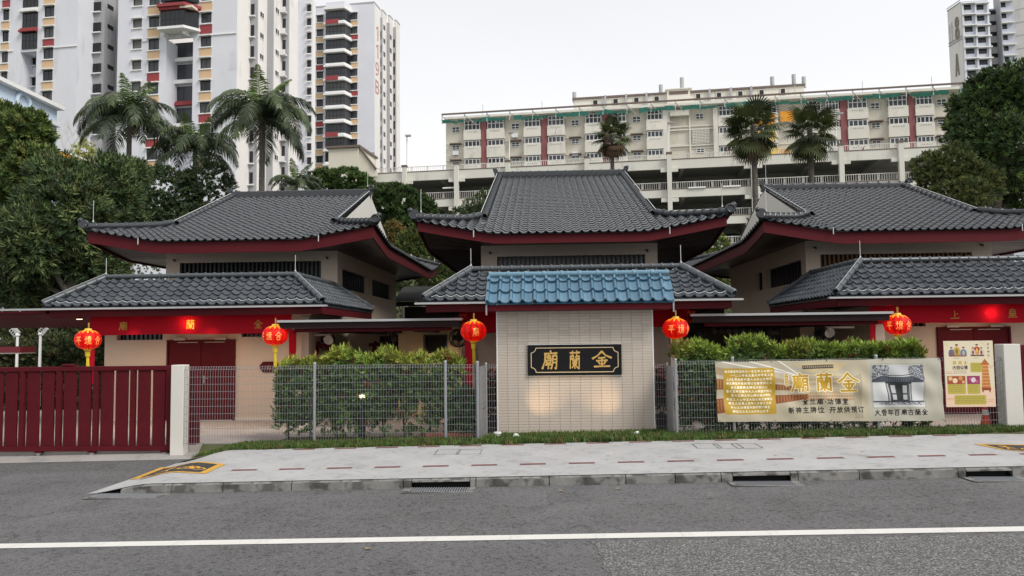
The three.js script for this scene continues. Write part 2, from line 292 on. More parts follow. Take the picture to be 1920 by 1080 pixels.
{ // yellow and black cycling slow-down panels painted on the path
  const panel = () => { const c = document.createElement('canvas'); c.width = 512; c.height = 512; const g = c.getContext('2d');
    g.fillStyle = '#c8962f'; g.fillRect(0, 0, 512, 512); g.fillStyle = '#2a2928'; g.fillRect(48, 48, 416, 416);
    g.strokeStyle = '#d89a1c'; g.lineWidth = 16; for (const x of [300, 400]) { g.beginPath(); g.arc(x, 300, 44, 0, 7); g.stroke(); }
    g.beginPath(); g.moveTo(300, 300); g.lineTo(335, 225); g.lineTo(385, 225); g.lineTo(400, 300); g.moveTo(335, 225); g.lineTo(360, 300); g.lineTo(385, 225); g.stroke();
    g.beginPath(); g.arc(160, 150, 24, 0, 7); g.moveTo(160, 180); g.lineTo(160, 280); g.lineTo(115, 370); g.moveTo(160, 280); g.lineTo(205, 370); g.moveTo(160, 200); g.lineTo(110, 250); g.moveTo(160, 200); g.lineTo(215, 245); g.stroke();
    for (let k = 0; k < 2600; k++) { const s = 1 + 5 * rnd() * rnd(); g.fillStyle = rnd() < 0.6 ? 'rgba(165,163,158,0.55)' : 'rgba(60,58,54,0.4)'; g.fillRect(512 * rnd(), 512 * rnd(), s * 2, s); }
    const t = new THREE.CanvasTexture(c); t.colorSpace = THREE.SRGBColorSpace; return t; };
  const m = std({ map: panel(), roughness: 0.8 });
  const put = (pts, label) => { const P = pts.map(([u, v]) => { let p = atY(u, v, 0.15, GR); for (let k = 0; k < 6; k++) p = atY(u, v, padY(p.x, p.z) + 0.006); return p; });
    const l = [], uv = [], N = 8; const at = (s, t) => { const p = V3().addScaledVector(P[0], (1 - s) * (1 - t)).addScaledVector(P[1], s * (1 - t)).addScaledVector(P[2], s * t).addScaledVector(P[3], (1 - s) * t); p.y = padY(p.x, p.z) + 0.006; return p; };
    for (let i = 0; i < N; i++) for (let j = 0; j < N; j++) for (const [a, b] of [[0, 0], [1, 0], [1, 1], [0, 0], [1, 1], [0, 1]]) { l.push(at((i + a) / N, (j + b) / N)); uv.push((i + a) / N, (j + b) / N); }
    const g = tri(l); g.setAttribute('uv', new THREE.Float32BufferAttribute(uv, 2));
    tag(mesh('path_marking', g, m), label, 'path marking'); };
  put([[243, 899], [385, 888], [424, 870], [302, 876]], 'black panel with yellow border and bicycle symbol on the left end of the path');
  put([[1880, 843], [1990, 852], [1960, 834], [1825, 832]], 'black panel with yellow border on the path by the right gate');
}
struct('plaza', bx(-40, 40, -0.3, 0.06, -40, -15.1), M.plaza, 'pale paved forecourt of the temple behind the fence');
struct('planting_bed', (() => { const l = []; for (let k = 0; k < 40; k++) { const x0 = mixn(-6.75, 20, k / 40), x1 = mixn(-6.75, 20, (k + 1) / 40), zb = x1 < -5.2 ? -15.12 : -16.25, q = (x, z) => V3(x, z > -15 ? padY(x, -14.15) - 0.005 : z > -15.11 ? 0.095 : 0.075, z); l.push(quad(q(x0, -14.1), q(x1, -14.1), q(x1, -14.9), q(x0, -14.9)), quad(q(x0, -14.9), q(x1, -14.9), q(x1, -15.1), q(x0, -15.1)), quad(q(x0, -15.1), q(x1, -15.1), q(x1, zb), q(x0, zb))); } return merge(l); })(), M.soil, 'strip of soil between the path and the temple forecourt');

// ---------------------------------------------------------------- roofs
const glaze = [plain(0.043, 0.048, 0.054, 0.19), plain(0.060, 0.066, 0.072, 0.23), plain(0.032, 0.037, 0.043, 0.17)].map((m) => { m.map = rep(T.tile, 0.9); return m; });
const glazeGrey = [C(0.066, 0.077, 0.090), C(0.080, 0.091, 0.103), C(0.055, 0.065, 0.078)].map((c) => std({ color: c, map: rep(T.tile, 0.9), roughness: 0.27 }));
const glazeBlue = [C(0.080, 0.20, 0.305), C(0.098, 0.23, 0.34), C(0.066, 0.175, 0.27)].map((c) => phy({ color: c, map: rep(T.tile, 1.3), roughness: 0.14, clearcoat: 1, clearcoatRoughness: 0.03 }));
const capMat = std({ color: C(0.040, 0.046, 0.053), map: rep(T.tile, 0.7), roughness: 0.26 });
const capGrey = std({ color: C(0.085, 0.098, 0.11), map: rep(T.tile, 0.7), roughness: 0.32 });
const capBlue = std({ color: C(0.17, 0.32, 0.43), map: rep(T.tile, 0.7), roughness: 0.2 });
// the wave of an interlocking tile, in its own axes: x across (0..w), y up the slope (0..len), z out of the roof
function tileTris(w, len, hump = 0.042, lipT = 0.034, a = 0.060, b = 0.008) {
  const n = 10, top = [], out = [];
  const prof = (t) => (t < 0.34 ? hump * Math.pow(Math.sin(Math.PI * t / 0.34), 0.8) : -0.022 * Math.sin(Math.PI * (t - 0.34) / 0.66));
  const slope = (t) => (prof(Math.min(1, t + 0.02)) - prof(Math.max(0, t - 0.02))) / (0.04 * w);
  for (let i = 0; i <= n; i++) { const t = i / n; top.push([t * w, prof(t), slope(t)]); }
  const N = (s) => { const l = Math.hypot(s, 1, 0.06); return [-s / l, -0.06 / l, 1 / l]; };
  for (let i = 0; i < n; i++) {
    const [x0, h0, s0] = top[i], [x1, h1, s1] = top[i + 1];
    const A = [x0, 0, h0 + a, ...N(s0)], B = [x1, 0, h1 + a, ...N(s1)], Cc = [x1, len, h1 + b, ...N(s1)], D = [x0, len, h0 + b, ...N(s0)];
    out.push([A, B, Cc], [A, Cc, D]);
    const f = [0, -1, 0.15], A2 = [x0, 0, h0 + a, ...f], B2 = [x1, 0, h1 + a, ...f], E = [x1, 0.008, h1 + a - lipT, ...f], F = [x0, 0.008, h0 + a - lipT, ...f];
    out.push([A2, F, E], [A2, E, B2]);
  }
  return out;
}
function clipTri(t, [a, b, c]) {                    // keeps a*x + b*y + c >= 0
  const d = t.map((p) => a * p[0] + b * p[1] + c); if (d.every((x) => x >= 0)) return [t]; if (d.every((x) => x < 0)) return [];
  const o = []; for (let i = 0; i < 3; i++) { const p = t[i], q = t[(i + 1) % 3], dp = d[i], dq = d[(i + 1) % 3]; if (dp >= 0) o.push(p); if ((dp >= 0) !== (dq >= 0)) { const k = dp / (dp - dq); o.push(p.map((x, j) => x + (q[j] - x) * k)); } }
  const r = []; for (let i = 1; i + 1 < o.length; i++) r.push([o[0], o[i], o[i + 1]]); return r;
}
/* lays tiles on a slope: O is a corner at the eave, X runs along the eave, S up the slope; x0..x1 columns; top: slope length;
   clips are half planes in (x, s); lift(point) bends the eaves up; budget: how many more tiles are parts of their own */
function layTiles({ O, X, S, x0, x1, w, e, top, clips = [], lift, mats, parent, budget, rows0 = 0, shape = [0.042, 0.034, 0.054, 0.010], wobble = 1 }) {
  const N = V3().crossVectors(X, S).normalize(), proto = tileTris(w, e + 0.045, ...shape), rest = [];
  const basis = new THREE.Matrix4().makeBasis(X, S, N), q = new THREE.Quaternion().setFromRotationMatrix(basis), cols = Math.round((x1 - x0) / w), rows = Math.ceil(top / e);
  const P = (x, s, h) => { const p = V3().copy(O).addScaledVector(X, x).addScaledVector(S, s).addScaledVector(N, h); if (lift) p.y += lift(p); return p; };
  const geoOf = (tris, f) => { const pos = [], nor = [], uv = []; for (const t of tris) for (const v of t) { const p = f(v); pos.push(p.x, p.y, p.z); nor.push(v[3], v[4], v[5]); uv.push(v[0], v[1]); } const g = new THREE.BufferGeometry(); g.setAttribute('position', new THREE.Float32BufferAttribute(pos, 3)); g.setAttribute('normal', new THREE.Float32BufferAttribute(nor, 3)); g.setAttribute('uv', new THREE.Float32BufferAttribute(uv, 2)); return g; };
  const shared = geoOf(proto, (v) => V3(v[0], v[1], v[2]));
  for (let r = rows0; r < rows; r++) for (let c = 0; c < cols; c++) {
    const ox = x0 + c * w, oy = r * e, all = [...clips, [0, -1, top]];
    let inside = true, dead = false; for (const [a, b, k] of all) { const d = [[0, 0], [w, 0], [w, e + 0.045], [0, e + 0.045]].map(([x, y]) => a * (ox + x) + b * (oy + y) + k); if (d.some((x) => x < 0)) inside = false; if (d.every((x) => x < 0)) dead = true; }
    if (dead) continue;
    const mat = mats[Math.floor(rnd() * mats.length)], jx = rr(-0.006, 0.006), jh = rr(-0.006, 0.008) * wobble;
    if (inside && !lift && budget.n > 0) { const m = mesh('tile', shared, mat, parent); m.position.copy(P(ox + jx, oy, jh)); m.quaternion.copy(q); budget.n--; continue; }
    let tris = proto.map((t) => t.map((v) => [v[0] + ox + jx, v[1] + oy, v[2] + jh, v[3], v[4], v[5]])); for (const k of all) tris = tris.flatMap((t) => clipTri(t, k)); if (!tris.length) continue;
    const g = geoOf(tris, (v) => P(v[0], v[1], v[2])); const nn = g.attributes.normal; g.attributes.normal.applyMatrix4 ? nn.applyMatrix4(basis) : 0;
    if (budget.n > 0) { mesh('tile', g, mat, parent); budget.n--; } else rest.push(g);
  }
  return rest;
}
function capsAlong(a, b, parent, mat, { r = 0.085, step = 0.30, lift, name = 'ridge_cap', up = 0.03 } = {}) {   // half-round cover tiles with a collar at the lower end, from a (low) to b
  const len = a.distanceTo(b), n = Math.max(1, Math.round(len / step)), L = len / n;
  const prof = [[r * 0.92, -0.02], [r * 0.92, L * 0.80], [r * 1.18, L * 0.82], [r * 1.18, L * 0.97], [r * 0.9, L * 0.99]];
  const g = clean(new THREE.LatheGeometry(prof.map(([x, y]) => new THREE.Vector2(x, y)), 10));
  for (let k = 0; k < n; k++) {
    const p = b.clone().lerp(a, k / n), q = b.clone().lerp(a, (k + 1) / n); if (lift) { p.y += lift(p); q.y += lift(q); }
    const m = mesh(name, g, mat, parent); m.position.copy(p).y += up; m.quaternion.setFromUnitVectors(V3(0, 1, 0), q.clone().sub(p).normalize()); m.scale.set(1, p.distanceTo(q) / L, 1);
  }
}
function ornament(p, parent, mat, s = 1, turn = 0) { // scrolled end tile at a corner
  const g = merge([(() => { const c = new THREE.CylinderGeometry(0.13 * s, 0.13 * s, 0.10, 18); c.rotateX(Math.PI / 2); return c; })(), (() => { const t = new THREE.TorusGeometry(0.10 * s, 0.028, 6, 18); t.translate(0, 0, 0.055); return t; })(), (() => { const t = new THREE.SphereGeometry(0.075 * s, 8, 6); t.translate(0.09 * s, 0.10 * s, 0); return t; })()]);
  const m = mesh('corner_ornament', g, mat, parent); m.position.copy(p); m.rotation.y = turn; return m;
}
function rodOn(p, h, parent) { mesh('lightning_rod', merge([rod(p, V3(p.x, p.y + h, p.z), 0.0075, 6), cyl(0.022, 0.016, 0.06, p.x, p.y, p.z, 8)]), M.conductor, parent); }

function hall(B) {
  const { name, label, cx, zE, zR, hE, hR, yE, yR, rake, hW, zW, yW, side } = B;
  const th = thing(name, label, 'temple hall', [0, 0, 0]);
  const budget = { n: 296 }, tan = (yR - yE) / (zE - zR), zB = 2 * zR - zE, yRake = yE + tan * rake, dx = hE - hR, tanS = (yRake - yE) / dx;
  const L = B.lower, rest = [];
  // ---- lower roof: a hipped ring, eave yl at zl, ridge at the inset
  {
    const roof = mesh('lower_roof', (() => { // deck under the tiles, its flat middle and its underside
      const i = L.in, a = [V3(L.cx - L.h, L.y, L.z), V3(L.cx + L.h, L.y, L.z), V3(L.cx + L.h, L.y, L.zb), V3(L.cx - L.h, L.y, L.zb)], b = [V3(L.cx - L.h + i, L.yr, L.z - i), V3(L.cx + L.h - i, L.yr, L.z - i), V3(L.cx + L.h - i, L.yr, L.zb + i), V3(L.cx - L.h + i, L.yr, L.zb + i)];
      const l = []; for (let k = 0; k < 4; k++) { const n = (k + 1) % 4; l.push(quad(a[k], a[n], b[n], b[k])); } l.push(quad(b[0], b[1], b[2], b[3])); const g = merge(l); g.translate(0, -0.012, 0); return merge([g, bx(L.cx - L.h + 0.02, L.cx + L.h - 0.02, L.y - 0.06, L.y - 0.02, L.zb + 0.02, L.z - 0.02)]);
    })(), glazeGrey[2], th);
    const dz = L.in, run = Math.hypot(dz, L.yr - L.y), S = V3(0, L.yr - L.y, -dz).normalize(), e = run / L.rows, cols = Math.round(2 * L.h / 0.225), w = 2 * L.h / cols, k = dz / run;
    rest.push(...layTiles({ O: V3(L.cx - L.h, L.y, L.z), X: V3(1, 0, 0), S, x0: 0, x1: 2 * L.h, w, e, top: run - 0.03, clips: [[1, -k, 0], [-1, -k, 2 * L.h]], mats: glazeGrey, parent: roof, budget }).map((g) => [g, roof]));
    if (side) { // the flank that the street sees
      const X = V3(0, 0, -side), S2 = V3(-side * dz, L.yr - L.y, 0).normalize(), len = L.z - L.zb, O = side > 0 ? V3(L.cx + L.h, L.y, L.z) : V3(L.cx - L.h, L.y, L.zb);
      const n2 = Math.round(len / 0.225), w2 = len / n2;
      rest.push(...layTiles({ O, X, S: S2, x0: 0, x1: len, w: w2, e, top: run - 0.03, clips: [[1, -k, 0], [-1, -k, len]], mats: glazeGrey, parent: roof, budget }).map((g) => [g, roof]));
    }
    const i = L.in, c = (sx, sz) => [V3(L.cx + sx * L.h, L.y + 0.05, sz > 0 ? L.z : L.zb), V3(L.cx + sx * (L.h - i), L.yr + 0.05, sz > 0 ? L.z - i : L.zb + i)];
    for (const sx of [-1, 1]) { const [a, b] = c(sx, 1); capsAlong(a, b, roof, capGrey, { r: 0.075, step: 0.26 }); }
    capsAlong(c(-1, 1)[1], c(1, 1)[1], roof, capGrey, { r: 0.062, step: 0.23 });
    if (side) { capsAlong(c(side, -1)[1], c(side, 1)[1], roof, capGrey, { r: 0.062, step: 0.3 }); const [a, b] = c(side, -1); capsAlong(a, b, roof, capGrey, { r: 0.075, step: 0.3 }); }
    // lightning tape waving over the first row, along the hips, and rods at the ridge ends
    const pts = []; const n = cols * 4, off = 0.5 * e; for (let q = 3; q <= n - 3; q++) { const x = q / n * 2 * L.h, t = (x / w) % 1, h = t < 0.34 ? 0.034 * Math.sin(Math.PI * t / 0.34) : -0.018 * Math.sin(Math.PI * (t - 0.34) / 0.66); pts.push(V3(L.cx - L.h + x, L.y, L.z).addScaledVector(S, off).add(V3(0, 0.052 + h, 0.02))); }
    mesh('lightning_conductor', merge([tube(pts, 0.0085, pts.length, 4), ...[-1, 1].map((sx) => { const [a, b] = c(sx, 1); return rod(a.clone().add(V3(0, 0.115, 0.02)), b.clone().add(V3(0, 0.115, 0.02)), 0.0055, 5); })]), M.conductor, roof);
    for (const sx of [-1, 1]) rodOn(c(sx, 1)[1].clone().add(V3(0, 0.08, 0)), L.rod ?? 0.42, roof);
    // eave boards and the white gutter edge
    const fz = L.z - 0.06;
    mesh('fascia', merge([bx(L.cx - L.h + 0.05, L.cx + L.h - 0.05, L.y - 0.24, L.y - 0.03, fz - 0.04, fz), bx(L.cx - L.h + 0.04, L.cx - L.h + 0.08, L.y - 0.24, L.y - 0.03, L.zb + 0.05, fz - 0.045), bx(L.cx + L.h - 0.08, L.cx + L.h - 0.04, L.y - 0.24, L.y - 0.03, L.zb + 0.05, fz - 0.045)]), M.fascia, th);
    mesh('gutter', bx(L.g0, L.g1, L.y - 0.075, L.y - 0.035, L.z + 0.0, L.z + 0.13), M.gutter, th);
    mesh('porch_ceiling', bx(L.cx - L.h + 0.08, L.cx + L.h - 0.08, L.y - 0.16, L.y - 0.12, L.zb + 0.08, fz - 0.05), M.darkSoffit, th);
  }
  // ---- upper storey
  {
    const holes = B.strip ? [B.strip] : [];
    const wall = mesh('upper_wall', merge([wallWithHoles(cx - hW, cx + hW, 2.75, yW, zW, 0.2, holes), ...[-1, 1].map((s) => { // flank walls with their openings
      const hs = s === side ? B.flank || [] : [], g = wallWithHoles(zB + 1.9, zW - 0.2, 2.75, yW, 0, 0.2, hs); g.rotateY(-Math.PI / 2); g.translate(cx + (s > 0 ? hW - 0.2 : -hW), 0, 0); return muv(g); })]), M.plaster, th);
    if (B.strip) {
      const [a, b, c, d] = B.strip; const win = mesh('window', bx(a, b, c, d, zW - 0.19, zW - 0.16), M.glassSoft, wall);
      const n = Math.round((b - a) / 0.13); for (let k = 0; k <= n; k++) { const x = mixn(a + 0.02, b - 0.02, k / n); mesh('fin', bx(x - 0.022, x + 0.022, c, d, zW - 0.15, zW - 0.03), B.finMat || M.blackFin, wall); }
    }
    for (const [a, b, c, d] of (side ? B.flank || [] : [])) { const x = cx + side * hW; mesh('window', bx(x - side * 0.17, x - side * 0.14, c, d, a, b), M.glass, wall); const n = Math.round((b - a) / 0.3); for (let k = 1; k < n; k++) { const z = mixn(a, b, k / n); mesh('mullion', bx(x - side * 0.13, x - side * 0.08, c, d, z - 0.018, z + 0.018), M.black, wall); } }
    for (const s of [-1, 1]) { const x = cx + s * (hW - 0.28); mesh('wall_sensor', merge([cyl(0.02, 0.02, 0.06, x, yW - 0.26, zW + 0.06, 8), bx(x - 0.05, x + 0.01, yW - 0.22, yW - 0.18, zW + 0.001, zW + 0.09)]), M.black, wall); }
  }
  // ---- upper roof with upturned corners
  const corners = [[cx - hE, zE], [cx + hE, zE], [cx - hE, zB], [cx + hE, zB]];
  const lift = (p) => { let m = 0; for (const [x, z] of corners) { const d = Math.hypot(p.x - x, p.z - z); m = Math.max(m, clamp(1 - d / 2.15, 0, 1)); } return B.lift * Math.pow(m, 1.12); };
  const roof = mesh('upper_roof', (() => {
    const l = []; const P = (x, z, y) => { const p = V3(x, y - 0.015, z); p.y += lift(p); return p; };
    for (const f of [1, -1]) { const z0 = f > 0 ? zE : zB, zz = (d) => z0 - f * d, run = zE - zR, NX = 24, NS = 12;
      for (let i = 0; i < NX; i++) for (let j = 0; j < NS; j++) { const q = (a, b) => { const d = (b / NS) * run, half = d < rake ? hE - dx * d / rake : hR, x = cx - half + 2 * half * a / NX; return P(x, zz(d), yE + tan * d); }; l.push(quad(q(i, j), q(i + 1, j), q(i + 1, j + 1), q(i, j + 1))); } }
    for (const s of [-1, 1]) { const N = 16, NS = 4; for (let i = 0; i < N; i++) for (let j = 0; j < NS; j++) { const q = (a, b) => { const t = b / NS, z0 = zE - rake * t, z1 = zB + rake * t; return P(cx + s * (hE - dx * t), mixn(z0, z1, a / N), yE + tanS * dx * t); }; l.push(quad(q(i, j), q(i + 1, j), q(i + 1, j + 1), q(i, j + 1))); } }
    return merge(l);
  })(), glaze[2], th);
  const run = Math.hypot(zE - zR, yR - yE), S = V3(0, yR - yE, zR - zE).normalize(), cosS = (zE - zR) / run;
  const nc = Math.round(2 * hR / 0.225), w = 2 * hR / nc, ex = Math.ceil(dx / w);
  const e = B.e, rakeS = rake / cosS;
  const farSide = [];
  const lay = (o) => rest.push(...layTiles({ O: V3(cx, yE, zE), X: V3(1, 0, 0), S, w, e, mats: glaze, parent: roof, budget, lift, shape: [0.036, 0.028, 0.038, 0.014], wobble: 0.3, ...o }).map((g) => [g, roof]));
  lay({ x0: -hR - ex * w, x1: -hR, top: rakeS, clips: [[1, -dx / rakeS, hE]] });
  lay({ x0: hR, x1: hR + ex * w, top: rakeS, clips: [[-1, -dx / rakeS, hE]] });
  lay({ x0: -hR, x1: hR, top: run - 0.05 });
  for (const s of side ? [side] : [-1, 1]) { const run2 = Math.hypot(dx, yRake - yE), S2 = V3(-s * dx, yRake - yE, 0).normalize(), X = V3(0, 0, -s), len = zE - zB, O = V3(cx + s * hE, yE, s > 0 ? zE : zB), n2 = Math.round(len / 0.225); const k = rake / run2;
    rest.push(...layTiles({ O, X, S: S2, x0: 0, x1: len, w: len / n2, e: run2 / Math.round(run2 / e), top: run2, clips: [[1, -k, 0], [-1, -k, len]], mats: glaze, parent: roof, budget, lift, shape: [0.036, 0.028, 0.038, 0.014], wobble: 0.3 }).map((g) => [g, roof])); }
  for (const p of [roof, th.children.find((c) => c.name === 'lower_roof')]) { const g = rest.filter((x) => x[1] === p).map((x) => x[0]); if (g.length) stuff(mesh('tile', merge(g), p === roof ? glaze[0] : glazeGrey[0], p)); }
  // ridge, rakes, hips
  const rg = mesh('main_ridge', merge([rbx(cx - hR - 0.08, cx + hR + 0.08, yR - 0.08, yR + 0.12, zR - 0.09, zR + 0.09, 0.02)]), capMat, roof);
  capsAlong(V3(cx - hR - 0.1, yR + 0.13, zR), V3(cx + hR + 0.1, yR + 0.13, zR), roof, capMat, { r: 0.075, step: 0.36, up: 0 });
  for (const s of [-1, 1]) {
    ornament(V3(cx + s * (hR + 0.05), yR + 0.22, zR + 0.05), roof, capMat, 0.7, s > 0 ? 0 : Math.PI);
    const x = cx + s * (hR - 0.03), xc = x - s * 0.10;
    for (const f of [1, -1]) { const a = V3(xc, yRake + 0.03, f > 0 ? zE - rake : zB + rake), b = V3(xc, yR + 0.05, zR); capsAlong(a, b, roof, capMat, { r: 0.085, step: 0.32, up: 0.02 });
      const hc = V3(cx + s * hE, yE + 0.06, f > 0 ? zE : zB), hb = V3(cx + s * hR, yRake + 0.06, f > 0 ? zE - rake : zB + rake); capsAlong(hc, hb, roof, capMat, { r: 0.10, step: 0.30, lift, up: 0.03 });
      const tip = hc.clone(); tip.y += lift(tip) + 0.10; ornament(tip, roof, capMat, 1.0, s > 0 ? 0 : Math.PI); if (f > 0 || s === side) rodOn(tip.clone().lerp(hb, 0.1).add(V3(0, 0.05, 0)), 0.62, roof); }
    const tape = [V3(x + s * 0.02, yRake + 0.13, zE - rake), V3(x + s * 0.02, yR + 0.15, zR - 0.0)];  // along the rakes this white rod stands in for glints on tile edges
    mesh('lightning_conductor', merge([rod(tape[0], tape[1], 0.012, 5), rod(V3(cx + s * hR, yRake + 0.12, zE - rake), V3(cx + s * (hR + 0.02), yE + 0.02, zE - 0.02), 0.010, 5)].slice(0, 1).concat([rod(V3(cx + s * hR, yE + 0.10, zE + 0.03), V3(cx + s * hR, yE - 0.08, zE + 0.03), 0.014, 5)])), M.conductor, roof);
    // gable wall under the rakes
    const gx = x + s * 0.025, g = tri([V3(gx, yRake - 0.25, zE - rake + 0.35), V3(gx, yRake - 0.25, zB + rake - 0.35), V3(gx, yR - 0.02, zR)]); mesh('gable_wall', g, M.plasterWhite, roof);
  }
  rodOn(V3(cx + (side || -1) * (hR - 0.1), yR + 0.28, zR), 0.7, roof);
  // fascia boards and soffit follow the curve of the eave
  const loop = (inset, dy) => { const o = []; const N = 36; const pt = (x, z) => { const p = V3(x, yE, z); p.y += lift(V3(clamp(x, cx - hE, cx + hE), 0, clamp(z, zB, zE))) + dy; return p; };
    for (let i = 0; i <= N; i++) o.push(pt(mixn(cx - hE + inset, cx + hE - inset, i / N), zE - inset)); for (let i = 1; i <= N; i++) o.push(pt(cx + hE - inset, mixn(zE - inset, zB + inset, i / N))); for (let i = 1; i <= N; i++) o.push(pt(mixn(cx + hE - inset, cx - hE + inset, i / N), zB + inset)); for (let i = 1; i <= N; i++) o.push(pt(cx - hE + inset, mixn(zB + inset, zE - inset, i / N))); return o; };
  const a = loop(0.08, -0.01), b = loop(0.08, -B.fascia), c = loop(0.13, -B.fascia);
  mesh('fascia_board', merge([strip(a, b), strip(b, c)]), M.fascia, th);
  const inner = (() => { const o = []; const N = 36, z1 = zB + 1.8; for (let i = 0; i <= N; i++) o.push(V3(mixn(cx - hW, cx + hW, i / N), yW, zW)); for (let i = 1; i <= N; i++) o.push(V3(cx + hW, yW, mixn(zW, z1, i / N))); for (let i = 1; i <= N; i++) o.push(V3(mixn(cx + hW, cx - hW, i / N), yW, z1)); for (let i = 1; i <= N; i++) o.push(V3(cx - hW, yW, mixn(z1, zW, i / N))); return o; })();
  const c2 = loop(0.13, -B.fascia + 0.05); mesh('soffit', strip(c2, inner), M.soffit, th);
  return th;
}
const XC = 0.72;
const hallL = hall({ name: 'left_temple_hall', label: 'left temple hall with black tiled upper roof showing its right gable', cx: -8.66, zE: -20.8, zR: -27.1, hE: 4.09, hR: 2.52, yE: 4.88, yR: 7.28, rake: 1.95, hW: 2.58, zW: -22.5, yW: 4.74, side: 1, lift: 0.36, e: 0.27, fascia: 0.33,
  strip: [atZ(337, 500, -22.5).x, atZ(602, 500, -22.5).x, 3.9, atZ(470, 491, -22.5).y], flank: (() => { const f = (u) => atX(u, 520, -6.08).z; return [[f(690), f(642), 3.66, 4.26], [f(735), f(698), 3.66, 4.26]]; })(),
  lower: { cx: -8.41, h: 3.31, z: -17.6, zb: -22.9, in: 0.95, y: 2.95, yr: 3.64, rows: 6, g0: -14.6, g1: -4.98 } });
const hallC = hall({ name: 'middle_temple_hall', label: 'middle temple hall with the tallest black tiled roof behind the sign wall', cx: XC, zE: -19.85, zR: -30.3, hE: 4.08, hR: 2.52, yE: 4.80, yR: 8.50, rake: 2.1, hW: 2.50, zW: -21.9, yW: 4.74, side: 0, lift: 0.39, e: 0.28, fascia: 0.25,
  strip: [atZ(932, 490, -21.9).x, atZ(1210, 490, -21.9).x, 3.9, atZ(1070, 479, -21.9).y],
  lower: { cx: 0.72, h: 3.33, z: -16.6, zb: -21.8, in: 0.95, y: 2.92, yr: 3.61, rows: 6, g0: -2.78, g1: 4.2 } });
const hallR = hall({ name: 'right_temple_hall', label: 'right temple hall with black tiled upper roof showing its left gable', cx: 10.16, zE: -20.8, zR: -27.1, hE: 4.32, hR: 2.45, yE: 4.84, yR: 7.18, rake: 1.95, hW: 2.62, zW: -22.5, yW: 4.80, side: -1, lift: 0.36, e: 0.27, fascia: 0.33, finMat: M.brownFin,
  strip: [atZ(1538, 485, -22.5).x, atZ(1823, 485, -22.5).x, 3.9, atZ(1680, 475, -22.5).y], flank: (() => { const f = (u) => atX(u, 520, 7.54).z; return [[f(1437), f(1503), 3.66, 4.30], [f(1416), f(1429), 3.66, 4.30]]; })(),
  lower: { cx: 9.85, h: 3.31, z: -17.6, zb: -22.9, in: 0.95, y: 2.97, yr: 3.76, rows: 6, g0: 6.35, g1: 14.5 } });

